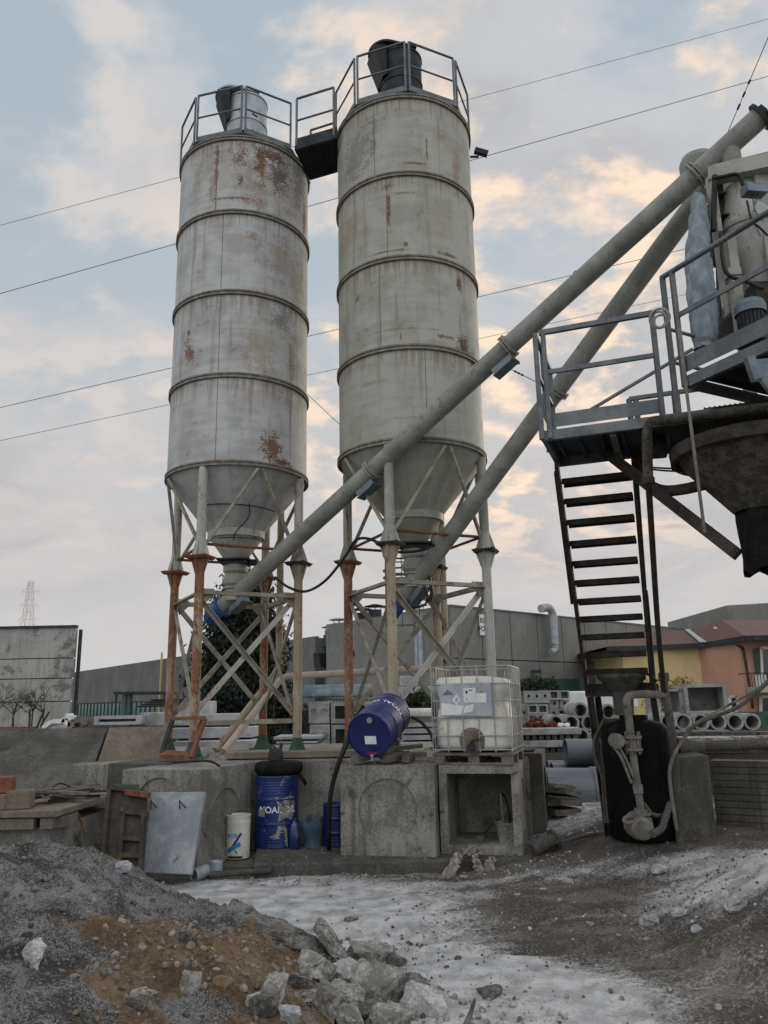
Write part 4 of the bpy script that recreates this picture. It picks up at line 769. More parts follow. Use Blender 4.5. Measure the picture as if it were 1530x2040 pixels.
# cables and fittings, with dark panels added to darken gaps in the tower frame
for i, pts in enumerate(([(1436, 462, 7.7), (1440, 520, 7.65), (1452, 548, 7.6), (1490, 562, 7.5), (1520, 575, 7.4)], [(1492, 600, 7.4), (1490, 640, 7.4), (1486, 668, 7.4)], [(1498, 590, 7.45), (1497, 630, 7.4), (1500, 660, 7.35)], [(1488, 400, 7.5), (1498, 440, 7.5), (1512, 452, 7.5), (1530, 470, 7.5)], [(1420, 355, 7.75), (1440, 352, 7.75), (1470, 348, 7.7), (1482, 372, 7.7)])):
    m = mb(); m.path([at(*q) for q in pts], .022 if i != 3 else .012, 8, 6); m.build('cable', blackm, tw)
m = mb(); m.box(at(1508, 455, 7.95), (.30, .08, .55)); m.build('dark_backing', galv_d, tw)
m = mb(); m.box(at(1516, 350, 8.35), (.4, .1, .22)); m.build('dark_panel', steel_d, tw)
m = mb(); m.box(at(1520, 612, 7.6), (.22, .2, .5)); m.tube(at(1500, 605, 7.7), at(1512, 650, 7.5), .06, n=14); m.build('gearbox', steel_d, tw)
m = mb(); m.prism([at(1448, 585, 8.4), at(1496, 600, 8.4), at(1492, 690, 8.2), at(1452, 690, 8.2)], (0, .03, 0)); m.build('dark_panel', steel_d, tw)
m = mb(); m.box(at(1472, 640, 7.75), (.10, .06, .6)); m.build('bracket_plate', cream, tw)
m = mb(); m.tube(at(1424, 350, 7.9), at(1421, 460, 7.9), .03, n=10); m.build('conduit', blackm, tw)
# ================================================================== YARD OBJECTS
pl = mb(); pl.box((-1.2, 13.6, PLAT/2-.15), (6.4, 4.4, PLAT+.3)); o = pl.build('silo_platform', conc, None, .02, kind='structure')
KZ = .17
kb = mb(); x0, x1 = at(505, 1715, 10.0).x, at(1090, 1715, 10.1).x
kb.prism([V((x0, 10.0, -.4)), V((x1+.4, 10.05, -.4)), V((x1+.4, 11.5, -.4)), V((x0-.2, 11.5, -.4))], (0, 0, .4+KZ)); kb.build('kerb', conc_d, None, .025, kind='structure')
kb = mb(); p = at(385, 1700, 10.35); kb.prism([V((p.x, p.y, -.3)), V((x0-.02, 10.3, -.3)), V((x0-.02, 11.4, -.3)), V((p.x, 11.4, -.3))], (0, 0, .3+.10)); kb.build('kerb', conc_d, None, .02, kind='structure')
def face_circle(m, O, ex, ey, w, h, cx, cy, r, depth, n=48):
    """a rectangular face with a shallow round knock-out recess; O is its lower corner, ex/ey unit axes"""
    nrm = ex.cross(ey).normalized(); angs = sorted([2*math.pi*i/n for i in range(n)] + [math.atan2(y-cy, x-cx) % (2*math.pi) for x in (0, w) for y in (0, h)])
    out, inn, bot = [], [], []
    for t in angs:
        c, s = math.cos(t), math.sin(t); k = min(((w-cx) if c > 0 else -cx)/c if abs(c) > 1e-9 else 1e9, ((h-cy) if s > 0 else -cy)/s if abs(s) > 1e-9 else 1e9)
        out.append(O + ex*(cx+k*c) + ey*(cy+k*s)); inn.append(O + ex*(cx+r*c) + ey*(cy+r*s)); bot.append(inn[-1]-nrm*depth)
    N_ = len(angs); m.add(out+inn+bot, [(i, (i+1) % N_, N_+(i+1) % N_, N_+i) for i in range(N_)] + [(N_+i, N_+(i+1) % N_, 2*N_+(i+1) % N_, 2*N_+i) for i in range(N_)]); m.add(bot, [tuple(range(N_))])
def chamber(P, rot, w, d, h, label, mat=conc, open_front=False, t=.10, r=None, cz=None, group='concrete inspection chambers'):
    """square precast chamber with round knock-outs, P = its lower front left corner"""
    ex = V((math.cos(rot), math.sin(rot), 0)); ey = V((-ex.y, ex.x, 0)); ez = V((0, 0, 1)); r = r or w*.31
    root = thing('concrete_chamber', P, label, 'chamber', group); m = mb()
    B = lambda a, b, c: P + ex*a + ey*b + ez*c
    if open_front:
        def bx(a0, a1, b0, b1, c0, c1): m.prism([B(a0, b0, c0), B(a1, b0, c0), B(a1, b1, c0), B(a0, b1, c0)], ez*(c1-c0))
        bx(0, w, 0, d, 0, t); bx(0, w, 0, d, h-t, h); bx(0, t, 0, d, t, h-t); bx(w-t, w-.014, 0, d, t, h-t); bx(t, w-t, d-t, d, t, h-t)
        face_circle(m, B(w, 0, t), ey, ez, d, h-2*t, d/2, h/2-t, r, .012)
        m.add([B(w-.014, 0, t), B(w, 0, t), B(w, 0, h-t), B(w-.014, 0, h-t)], [(0, 1, 2, 3)])
    else:
        face_circle(m, B(0, 0, 0), ex, ez, w, h, w/2, cz or h/2, r, .03); face_circle(m, B(w, 0, 0), ey, ez, d, h, d/2, h/2, r, .03)
        m.add([B(0, 0, 0), B(w, 0, 0), B(w, d, 0), B(0, d, 0), B(0, 0, h), B(w, 0, h), B(w, d, h), B(0, d, h)], [(4, 5, 6, 7), (3, 2, 6, 7), (0, 4, 7, 3)])
    m.build('shell', mat, root); return root, B
R_ = math.radians
P1_ = at(679, 1704, 10.45); P1_.z = KZ; ch1, B1 = chamber(P1_, R_(-12), 1.2, 1.15, 1.24-KZ-.01, 'concrete chamber with a round recess, under the tilted blue drum')
P2_ = at(879, 1700, 10.42); P2_.z = KZ; ch2, B2 = chamber(P2_, R_(-13), 1.0, 1.15, 1.21-KZ, 'open fronted concrete chamber under the caged tank, bucket inside', open_front=True)
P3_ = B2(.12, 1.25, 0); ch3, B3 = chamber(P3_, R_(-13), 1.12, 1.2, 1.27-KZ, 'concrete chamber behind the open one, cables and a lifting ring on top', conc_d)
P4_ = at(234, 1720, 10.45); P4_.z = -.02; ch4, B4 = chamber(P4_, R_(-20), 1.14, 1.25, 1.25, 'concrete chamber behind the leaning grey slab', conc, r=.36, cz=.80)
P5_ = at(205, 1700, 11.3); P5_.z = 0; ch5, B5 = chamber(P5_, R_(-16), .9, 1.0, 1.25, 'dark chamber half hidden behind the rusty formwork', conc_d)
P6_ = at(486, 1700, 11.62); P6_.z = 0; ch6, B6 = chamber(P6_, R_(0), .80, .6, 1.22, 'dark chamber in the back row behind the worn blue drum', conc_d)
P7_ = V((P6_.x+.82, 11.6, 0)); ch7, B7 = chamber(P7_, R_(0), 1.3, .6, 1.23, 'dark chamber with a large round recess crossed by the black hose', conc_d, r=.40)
m = mb(); m.bar(V((P6_.x-.3, 11.75, 1.30)), V((.2, 11.75, 1.30)), .3, .09); single(m, 'concrete_sill', conc_br, 'pale concrete sill along the silo platform edge', 'sill', bevel=.01)
m = mb(); e = B3(.35, .5, 1.27-KZ); m.torus(e+V((0, 0, .07)), .09, .03, (.2, 1, 0), 26, 8); single(m, 'lifting_ring', conc, 'concrete-dusted lifting ring standing on the rear chamber', 'ring')
m = mb(); 
for k in range(3): m.path([B3(.1+.05*k, .15+.1*k, 1.285-KZ), B3(.4, .12+.1*k, 1.29-KZ), B3(.8, .3+.05*k, 1.285-KZ), B3(1.0, .2+.2*k, 1.285-KZ)], .012, 6)
single(m, 'loose_cable', blackm, 'loose dark cables lying on the rear chamber top', 'cable')
# ---- drums
def drum(base, axis, h, r, label, mat, lidm, text=None, tphi=0, tflip=1, tpos=.5, tsize=.1, group='blue oil drums'):
    ax = V(axis).normalized(); root = thing('oil_drum', base, label, 'drum', group)
    prof = [(r*.96, 0), (r, .008), (r, .02), (r*.985, .03)]
    for k in range(int(h*100)):
        z = .04+k*.01
        if z > h-.04: break
        f = z/h; bump = .010*max(0, 1-abs(f-.33)*h/.02) + .010*max(0, 1-abs(f-.67)*h/.02)
        if f > .72 or f < .28: bump += .0022*math.sin(z*2*math.pi/.035)
        prof.append((r*.985+bump, z))
    prof += [(r*.985, h-.03), (r, h-.02), (r, h), (r*.96, h)]
    m = mb(); m.lathe(prof, base, 56, ax, split=False); m.build('body', mat, root)
    m = mb(); m.lathe([(r*.97, -.0), (r*.97, .012), (0, .012)], base, 56, ax); m.build('head', lidm, root); m = mb(); m.lathe([(r*.97, h), (r*.965, h-.012), (0, h-.012)], base, 56, ax); m.build('head', lidm, root)
    a = V((0, 0, 1)) if abs(ax.z) < .9 else V((1, 0, 0)); x = ((V((1, 0, 0)) if abs(ax.z) > .9 else ax.cross(a))).normalized(); y = ax.cross(x)
    if text:
        vs, fs = text_mesh(text, tsize, .001); rr = r*.985+.004; out = []
        for q in vs:
            t = tphi + tflip*q.x/rr; out.append(base + ax*(h*tpos + tflip*q.y) + (x*math.cos(t)+y*math.sin(t))*(rr+q.z))
        m = mb(); m.add(out, fs); m.build('lettering', whitet, root)
    return root, ax, x, y
b0 = at(550, 1696, 11.22); b0.z = KZ
d0, ax_, dx_, dy_ = drum(b0, (0, 0, 1), .90, .292, 'upright worn blue oil drum with white lettering and peeling patches', blued_worn, bluedk, 'NOAL OIL', math.atan2(-b0.y, -b0.x)+.05, 1, .53, .115)
m = mb(); tp = math.atan2(-b0.y, -b0.x); 
for (a0, z0, pts) in ((.42, .50, [(-.14, .14), (-.02, .12), (.05, .15), (.13, .13), (.15, -.02), (.10, -.16), (.0, -.12), (-.10, -.17), (-.09, -.02)]), (-.02, .16, [(-.16, -.14), (.16, -.15), (.15, .05), (.11, .17), (.03, .14), (.0, .02), (-.08, .0), (-.06, -.06)]), (-.75, .45, [(-.05, .05), (.05, .06), (.06, -.06), (-.06, -.05)])):
    vs = [b0 + V((math.cos(tp+a0+px/.29), math.sin(tp+a0+px/.29), 0))*.2935 + V((0, 0, z0+pz)) for px, pz in pts]
    n = len(vs); c_ = b0 + V((math.cos(tp+a0), math.sin(tp+a0), 0))*.2965 + V((0, 0, z0)); m.add(vs+[c_], [(i, (i+1) % n, n) for i in range(n)], True)
m.build('peeled_paint', chunk_m, d0)
f0 = at(735, 1465, 10.2); r0 = at(775, 1424, 10.98); dd = (r0-f0).normalized()
d1_, axd, xd, yd = drum(f0, dd, .88, .29, 'glossy dark blue oil drum lying tilted on planks', bluep, bluedk, 'NOAL OIL', 0, 1, .62, .12)
# turn the lettering to the upper side, upside down for the viewer as in the photo
tm = [c for c in d1_.children if c.name.startswith('lettering')][0]
upv_ = (V((0, 0, 1)) - dd*dd.z).normalized(); ang0 = math.atan2(upv_.dot(yd), upv_.dot(xd)); 
vs, fs = text_mesh('NOAL OIL', .12, .001); rr = .29*.985+.004; rgt = dd.cross(upv_).normalized()
out = []
for q in vs:
    t = .30 - q.x/rr; out.append(dd*(.55 - q.y) + (upv_*math.cos(t)+rgt*math.sin(t))*(rr+q.z))
me = bpy.data.meshes.new('lettering'); me.from_pydata([tuple(v) for v in out], [], fs); me.materials.append(whitet); tm.data = me
m = mb(); q = f0 + upv_*.19 + rgt*.03; m.tube(q+dd*.02, q-dd*.012, .035, n=20); m.tube(q-dd*.012, q-dd*.02, .022, n=14); m.build('bung', plate_m, d1_)
m = mb(); q = f0 - upv_*.06 + rgt*.015; m.bar(q-rgt*.075, q+rgt*.075, .006, .10, upv_); m.build('data_plate', whitel, d1_)
m = mb(); q = f0 - upv_*.235 + rgt*.03; m.tube(q, q-dd*.06, .02, n=10); m.tube(q-dd*.05, q-dd*.05-upv_*.07, .012, n=10); m.build('tap', plate_m, d1_)
m = mb(); m.bar(q-dd*.055+upv_*.03-rgt*.04, q-dd*.055+upv_*.03+rgt*.07, .012, .02); m.build('tap_lever', redv, d1_)
# planks under the drum
for i, (pa, pb, w, h, lb) in enumerate((((706, 1513, 10.25), (738, 1507, 11.1), .10, .10, 'short timber bearer under the front of the tilted drum'), ((770, 1512, 10.3), (810, 1506, 11.1), .09, .09, 'timber bearer by the tap side of the tilted drum'), ((755, 1505, 10.9), (850, 1503, 10.9), .12, .06, 'flat grey plank stretching from drum to caged tank'), ((785, 1492, 11.1), (842, 1485, 11.1), .2, .05, 'weathered board stacked behind the tilted drum'), ((808, 1516, 10.45), (822, 1512, 11.0), .09, .10, 'small timber block standing between drum and caged tank'))):
    m = mb(); a, b_ = at(*pa), at(*pb); a.z = max(a.z, 1.24+h/2+.003); b_.z = max(b_.z, a.z if i < 2 else 1.24+h/2); m.bar(a, b_, w, h); single(m, 'timber_plank', wood, lb, 'plank', 'planks under drum and tank', .004)
# hose on the drum, cable to the chamber
m = mb(); m.path([at(820, 1428, 11.05), at(840, 1440, 11.0), at(858, 1462, 10.9), at(866, 1490, 10.8)], .022, 8); single(m, 'black_hose', blackm, 'short black hose from the tilted drum to the caged tank', 'hose')
m = mb(); m.path([at(700, 1450, 10.45), at(690, 1482, 10.3), at(675, 1520, 10.3), at(661, 1570, 10.4), at(656, 1620, 10.5), at(655, 1672, 10.6), V((at(655, 1690, 10.7).x, 10.75, KZ+.03))], .03, 10, 6); single(m, 'fuel_hose', blackm, 'thick black hose hanging from the tilted drum to the kerb', 'hose')
m = mb(); m.path([at(345, 1519, 10.6), at(380, 1517, 10.5), at(420, 1517, 10.5), at(447, 1535, 10.75), at(455, 1555, 10.9), at(457, 1590, 10.9), at(460, 1640, 11.0)], .014, 8, 6); single(m, 'black_cable', blackm, 'black cable draped over the chamber beside the rusty silo leg', 'cable')
m = mb(); m.path([at(548, 1150, 12.8), at(575, 1170, 12.7), at(610, 1178, 12.5), at(650, 1155, 12.3), at(690, 1105, 12.2), at(705, 1080, 12.1), at(722, 1072, 12.0), at(745, 1077, 11.9), at(775, 1094, 11.8), at(800, 1100, 11.8), at(840, 1096, 11.9), at(865, 1085, 12.0)], .022, 8, 6); single(m, 'slung_cable', blackm, 'thick black cable slung in a loop between the two silos', 'cable')
m = mb(); m.path([at(845, 1165, 12.3), at(852, 1190, 12.2), at(845, 1205, 12.2), at(825, 1210, 12.2), at(810, 1203, 12.3)], .018, 8, 5); m.path([at(855, 1150, 12.3), at(860, 1180, 12.2), at(856, 1200, 12.2)], .03, 8, 5); single(m, 'motor_cable', blackm, 'black cable drooping under the cream silo conveyor motor', 'cable')
# guy chains of the conveyor
for i, (pa, pb, lb) in enumerate((((612, 785, 12.9), (748, 913, 11.9), 'guy wire from the rusty white silo down to the long conveyor'), ((1012, 733, 10.2), (1083, 768, 9.3), 'guy wire between long conveyor and tower landing'), ((1448, 268, 8.4), (1560, 5, 7.4), 'thin stay wire rising from the conveyor head'))):
    a, b_ = at(*pa), at(*pb); m = mb(); m.tube(a, b_, .005, n=6)
    for k in range(3): q = a.lerp(b_, .62+.1*k if i == 0 else .2+.1*k); m.tube(q, q.lerp(b_, .06), .014, n=6)
    single(m, 'guy_wire', steel_d, lb, 'wire')
# ---- caged plastic tank on its pallet
I0 = B2(-.06, .02, 0); I0.z = 1.215; ix = V((math.cos(R_(-16)), math.sin(R_(-16)), 0)); iy = V((-ix.y, ix.x, 0)); IB = lambda a, b, c: I0 + ix*a + iy*b + V((0, 0, c))
ib = thing('caged_tank', I0, 'white plastic liquid tank in a steel cage on a pallet', 'tank'); PH = .15; IH = 1.0
m = mb(); n = 56; vs = []; zsamp = [(0, .40), (.02, .455), (.08, .475), (.35, .48), (.52, .465), (.60, .42), (.66, .415), (.74, .465), (.86, .485), (.92, .475), (.955, .44)]
for z, a in zsamp:
    for i in range(n):
        t = 2*math.pi*i/n; c_, s_ = math.cos(t), math.sin(t); e = 7; q = (abs(c_)**e+abs(s_)**e)**(-1/e); corner = abs(math.sin(2*t))**3
        aa = a + (.475-a)*(1-corner)*(.9 if s_ < -.3 else .25) if .5 < z < .8 else a
        vs.append(IB(.5+aa*q*c_, .58+aa*1.17*q*s_, PH+.02+z*.94 + .02*math.sin(5*c_)*(z > .8)))
m.add(vs, [(j*n+i, j*n+(i+1) % n, (j+1)*n+(i+1) % n, (j+1)*n+i) for j in range(len(zsamp)-1) for i in range(n)], True); m.add(vs[-n:]+[IB(.5, .58, PH+.955)], [(i, (i+1) % n, n) for i in range(n)], True)
m.build('bottle', whitep, ib)
cg = mb(); zz_ = [PH+.03, PH+.20, PH+.42, PH+.63, PH+.84, PH+IH+.06]
for z in zz_:
    for p, q in ((IB(0, 0, z), IB(1, 0, z)), (IB(1, 0, z), IB(1, 1.16, z)), (IB(1, 1.16, z), IB(0, 1.16, z)), (IB(0, 1.16, z), IB(0, 0, z))): cg.tube(p, q, .008, n=7)
for i in range(6):
    for a, b_ in ((i/5, 0), (i/5, 1.16)): cg.tube(IB(a, b_-.008 if b_ == 0 else b_+.008, PH), IB(a, b_-.008 if b_ == 0 else b_+.008, PH+IH+.06), .008, n=7)
for i in range(1, 7):
    for a in (-.008, 1.008): cg.tube(IB(a, i*1.16/7, PH), IB(a, i*1.16/7, PH+IH+.06), .010, n=7)
cg.build('cage', cage_m, ib)
m = mb(); m.prism([IB(.11, -.022, PH+.44), IB(.78, -.022, PH+.44), IB(.78, -.022, PH+.85), IB(.11, -.022, PH+.85)], iy*.006); lab = m.build('label_plate', plate_m, ib)
m = mb()
def lrect(a0, c0, a1, c1, off=-.024, mi=0): m.add([IB(a0, off, c0), IB(a1, off, c0), IB(a1, off, c1), IB(a0, off, c1)], [(0, 1, 2, 3)], mi=mi)
lrect(.42, PH+.61, .58, PH+.79); lrect(.56, PH+.605, .71, PH+.72)
m.add([IB(.12, -.024, PH+.46), IB(.38, -.024, PH+.46), IB(.42, -.024, PH+.57), IB(.13, -.024, PH+.61)], [(0, 1, 2, 3)]); m.add([IB(.40, -.0245, PH+.475), IB(.53, -.0245, PH+.5), IB(.55, -.0245, PH+.59), IB(.44, -.0245, PH+.57)], [(0, 1, 2, 3)])
m.add([IB(.33, -.0245, PH+.58), IB(.38, -.0245, PH+.645), IB(.33, -.0245, PH+.71), IB(.27, -.0245, PH+.645)], [(0, 1, 2, 3)])
for i in range(9): lrect(.155+.015*i, PH+.705, .162+.015*i, PH+.72+.055*(1-abs(i-4)/4.6), -.0245, 1)
for q in ((.49, .755, .54, .768), (.45, .725, .475, .75), (.46, .715, .466, .765), (.44, .74, .48, .745), (.455, .64, .46, .67), (.455, .64, .475, .645), (.5, .635, .503, .645), (.59, .68, .593, .69), (.64, .67, .645, .68), (.318, .62, .324, .66), (.318, .62, .345, .626), (.33, .645, .336, .675), (.31, .65, .35, .655)): lrect(q[0], PH+q[1], q[2], PH+q[3], -.0255, 1)
m.build('hazard_labels', [whitel, blackt_ink], lab)
m = mb(); m.lathe([(.17, .03), (.16, 0), (.12, -.025), (0, -.025)], IB(.50, .015, PH+.14), 28, iy); m.build('valve_recess', conc_br, ib)
m = mb(); q = IB(.50, -.01, PH+.06); m.tube(q, q-iy*.06, .045, n=20); m.tube(q-iy*.06, q-iy*.09, .055, n=20); m.tube(q-iy*.03+V((0, 0, .03)), q-iy*.03+V((0, 0, .08)), .02, n=10); m.bar(q-iy*.03+V((0, 0, .09)), q-iy*.03+ix*.12+V((0, 0, .10)), .03, .012); m.build('outlet_valve', blackm, ib)
m = mb()
for b_ in (.0, .5, 1.06): m.prism([IB(0, b_, .0), IB(1, b_, .0), IB(1, b_+.1, .0), IB(0, b_+.1, .0)], (0, 0, .025))
for a in (0, .44, .86):
    for b_ in (.002, .502, 1.062): m.prism([IB(a, b_, .026), IB(a+.14, b_, .026), IB(a+.14, b_+.09, .026), IB(a, b_+.09, .026)], (0, 0, .085))
m.prism([IB(-.01, -.01, .112), IB(1.01, -.01, .112), IB(1.01, 1.17, .112), IB(-.01, 1.17, .112)], (0, 0, .03)); m.build('pallet', wood, ib)
# ---- bucket with a stick, inside the open chamber
q = B2(.78, .26, .10); bk = thing('mortar_bucket', q, 'square grey mortar bucket with a stick inside the open chamber', 'bucket')
m = mb(); 
m.prism([q+V(v) for v in ((-.09, -.09, 0), (.09, -.09, 0), (.09, .09, 0), (-.09, .09, 0))], (0, 0, .002))
lo_, hi_ = .085, .12; a = [q+V((sx*lo_, sy*lo_, .0)) for sx, sy in ((-1, -1), (1, -1), (1, 1), (-1, 1))]; b_ = [q+V((sx*hi_, sy*hi_, .24)) for sx, sy in ((-1, -1), (1, -1), (1, 1), (-1, 1))]; c_ = [q+V((sx*(hi_-.02), sy*(hi_-.02), .24)) for sx, sy in ((-1, -1), (1, -1), (1, 1), (-1, 1))]; e_ = [q+V((sx*(hi_-.025), sy*(hi_-.025), .19)) for sx, sy in ((-1, -1), (1, -1), (1, 1), (-1, 1))]
m.add(a+b_+c_+e_, [(i, (i+1) % 4, 4+(i+1) % 4, 4+i) for i in range(4)] + [(4+i, 4+(i+1) % 4, 8+(i+1) % 4, 8+i) for i in range(4)] + [(8+i, 8+(i+1) % 4, 12+(i+1) % 4, 12+i) for i in range(4)] + [(12, 13, 14, 15)])
for i in range(4): m.bar(b_[i]-V((0, 0, .01)), b_[(i+1) % 4]-V((0, 0, .01)), .02, .025)
m.build('pail', conc, bk)
m = mb(); m.tube(q+V((-.02, 0, .19)), q+V((-.04, 0, .58)), .014, n=8); single(m, 'stick', wood, 'thin pale stick standing in the mortar bucket', 'stick')
m = mb(); m.path([q+V((-.04, 0, .55)), q+V((.0, .03, .56)), q+V((.04, .03, .45)), q+V((.06, .03, .3)), q+V((.05, .1, .1))], .014, 7); m.path([q+V((-.28, .0, .02)), q+V((-.22, .05, .14)), q+V((-.1, .1, .24)), q+V((.03, .1, .3))], .007, 6); single(m, 'thin_cable', blackm, 'thin black cable hooked over the stick in the open chamber', 'cable')
m = mb(); m.box(B2(.45, .35, .13), (.09, .07, .06), Matrix.Rotation(.5, 3, 'Z')); single(m, 'offcut', conc_br, 'small brown offcut block on the open chamber floor', 'offcut', bevel=.004)
# ---- oil pail, jerrycans, tyre, jug, cans
q = at(474, 1690, 10.75); q.z = KZ-.06; pb = thing('oil_pail', q, 'white metal oil pail with blue stripes beside the worn drum', 'pail')
m = mb(); m.lathe([(.14, 0), (.148, .01), (.15, .42), (.155, .42), (.155, .44), (.15, .44), (.152, .50), (.158, .50), (.158, .52), (.14, .52), (.14, .50), (0, .50)], q, 40); m.build('shell', whitep, pb)
tp2 = math.atan2(-q.y, -q.x)
def wrap(vs2, rr, c=0): return [q + V((math.cos(tp2+c+x/rr), math.sin(tp2+c+x/rr), 0))*rr + V((0, 0, z)) for x, z in vs2]
def strip(m, x0, z0, x1, z1, w, rr, c=0, k=8):
    dxx, dzz = x1-x0, z1-z0; L = math.hypot(dxx, dzz); nx, nz = -dzz/L*w/2, dxx/L*w/2; pts = []
    for i in range(k+1): t = i/k; pts += wrap([(x0+dxx*t+nx, z0+dzz*t+nz), (x0+dxx*t-nx, z0+dzz*t-nz)], rr, c)
    m.add(pts, [(2*i, 2*i+1, 2*i+3, 2*i+2) for i in range(k)])
m = mb(); strip(m, -.05, .15, .06, .31, .028, .1512, -.15); m.build('navy_stripe', navy_ink, pb)
m = mb(); strip(m, -.13, .09, .05, .19, .05, .1516, -.15); strip(m, -.05, .14, .05, .16, .02, .1516, -.15)
vs, fs = text_mesh('OIL', .075, .0006); m.add([wrap([(v.x-.03, v.y+.28)], .1516+v.z, -.15)[0] for v in vs], fs); strip(m, -.13, .28, -.10, .28, .03, .1514, -.15); m.build('blue_print', blue_ink, pb)
m = mb(); strip(m, -.12, .03, .08, .03, .025, .1514, -.15); strip(m, -.02, .11, .02, .07, .012, .152, -.15); m.build('dark_print', blackt_ink, pb)
q = at(587, 1697, 10.95); q.z = KZ; m = mb(); n = 24; vs = []
for z, a in ((0, .06), (.015, .068), (.25, .066), (.29, .05), (.32, .03), (.34, .025)):
    for i in range(n):
        t = 2*math.pi*i/n; c_, s_ = math.cos(t), math.sin(t); e = 4; k_ = (abs(c_)**e+abs(s_)**e)**(-1/e); vs.append(q+V((a*k_*c_, a*1.5*k_*s_, z)))
m.add(vs, [(j*n+i, j*n+(i+1) % n, (j+1)*n+(i+1) % n, (j+1)*n+i) for j in range(5) for i in range(n)], True); m.add(vs[-n:], [tuple(range(n))]); m.tube(q+V((0, 0, .34)), q+V((0, 0, .37)), .022, n=12)
single(m, 'jerrycan', bluep, 'small dark blue jerrycan leaning by the worn drum', 'jerrycan')
q = at(622, 1690, 11.1); q.z = KZ; m = mb(); vs = []; rings = 6; n = 20
for j in range(rings):
    z = .34*j/(rings-1); a = .13-.02*math.sin(j*1.2)
    for i in range(n): t = 2*math.pi*i/n; vs.append(q+V((a*math.cos(t)*(1+.12*math.sin(3*t+j)), .7*a*math.sin(t)*(1+.1*math.cos(4*t)), z+(.05*math.sin(4*t) if j == rings-1 else 0))))
m.add(vs, [(j*n+i, j*n+(i+1) % n, (j+1)*n+(i+1) % n, (j+1)*n+i) for j in range(rings-1) for i in range(n)], True); m.add(vs[:n], [tuple(range(n))])
single(m, 'open_sack', weathered('faded_sack', S(58, 84, 104), S(84, 100, 110), 8, .9, c3=S(100, 76, 60)), 'crumpled faded blue open sack on the kerb', 'sack')
q = at(672, 1690, 11.15); q.z = KZ; drum(q, (0, 0, 1), .52, .19, 'small dark blue keg in the gap behind the recessed chamber', bluedk, bluedk)
q = b0+V((.02, 0, .905)); ty_ = thing('old_tyre', q, 'old black tyre lying on the worn blue drum', 'tyre'); m = mb(); prof = []
for i in range(17):
    t = 2*math.pi*i/16; c_, s_ = math.cos(t), math.sin(t); e = 3.2; k_ = (abs(c_)**e+abs(s_)**e)**(-1/e); prof.append((.225+.10*k_*c_, .085+.085*k_*s_))
m.lathe(prof, q, 48, (.03, .02, 1), split=False); m.build('carcass', rubber, ty_)
m = mb(); m.path([q+V((.3, -.12, .0)), q+V((.36, -.15, -.08)), q+V((.38, -.12, -.12))], .025, 8); m.build('loose_strap', rubber, ty_)
q = b0+V((-.02, .0, 1.085)); m = mb(); n = 24; vs = []
for z, a in ((0, .09), (.01, .10), (.10, .10), (.14, .085), (.16, .05)):
    for i in range(n): t = 2*math.pi*i/n; c_, s_ = math.cos(t), math.sin(t); k_ = (abs(c_)**5+abs(s_)**5)**-.2; vs.append(q+V((a*k_*c_, .6*a*k_*s_, z)))
m.add(vs, [(j*n+i, j*n+(i+1) % n, (j+1)*n+(i+1) % n, (j+1)*n+i) for j in range(4) for i in range(n)], True); m.add(vs[-n:], [tuple(range(n))]); m.path([q+V((-.08, 0, .13)), q+V((-.07, 0, .19)), q+V((-.02, 0, .18)), q+V((0, 0, .14))], .012, 8); m.tube(q+V((.06, 0, .13)), q+V((.07, 0, .2)), .022, n=12); m.tube(q+V((.07, 0, .2)), q+V((.075, 0, .225)), .027, n=12)
single(m, 'oil_jug', galv_d, 'grey oil jug standing on the old tyre', 'jug')
q = at(387, 1730, 9.85); q.z = gh(q.x, q.y)+.07; q2 = q+V((.12, .16, .02)); m = mb(); m.tube(q, q2, .075, n=26); m.lathe([(.08, -.005), (.08, .01), (.06, .01), (.055, .0), (0, .0)], q, 26, q-q2); single(m, 'paint_can', plate_m, 'rust-ended paint can lying on its side by the slab foot', 'can')
q = at(431, 1733, 10.0); q.z = gh(q.x, q.y); m = mb(); m.lathe([(.07, 0), (.075, .01), (.075, .16), (.079, .165), (.075, .18), (.068, .18), (.06, .16), (0, .155)], q, 28); single(m, 'tin_can', plate_m, 'upright dusty tin can beside the fallen can', 'can')
a, b_ = at(418, 1741, 9.85), at(540, 1724, 10.0); a.z = gh(a.x, a.y)+.05; b_.z = gh(b_.x, b_.y)+.07; m = mb(); m.tube(a, b_, .035, n=16); single(m, 'scrap_pipe', conc_d, 'grey pipe length lying along the kerb foot', 'pipe')
a, b_ = at(1062, 1682, 10.1), at(1102, 1668, 10.2); a.z = gh(a.x, a.y)+.06; b_.z = gh(b_.x, b_.y)+.12; m = mb(); m.tube(a, b_, .075, n=22); m.tube(b_, b_+(b_-a).normalized()*.03, .12, n=24); single(m, 'flanged_pipe', conc_d, 'short flanged pipe stub lying by the open chamber corner', 'pipe')
m = mb(); m.path([at(1108, 1678, 10.1), at(1135, 1674, 10.2), at(1170, 1664, 10.4), at(1215, 1660, 10.5)], .022, 8); o = single(m, 'ground_hose', conc_d, 'grey hose on the ground from the pipe stub to the stair', 'hose')
for v in o.data.vertices: w = v.co + o.location; v.co.z += max(0, gh(w.x, w.y)+.015-w.z+.0) if w.z < gh(w.x, w.y)+.03 else 0
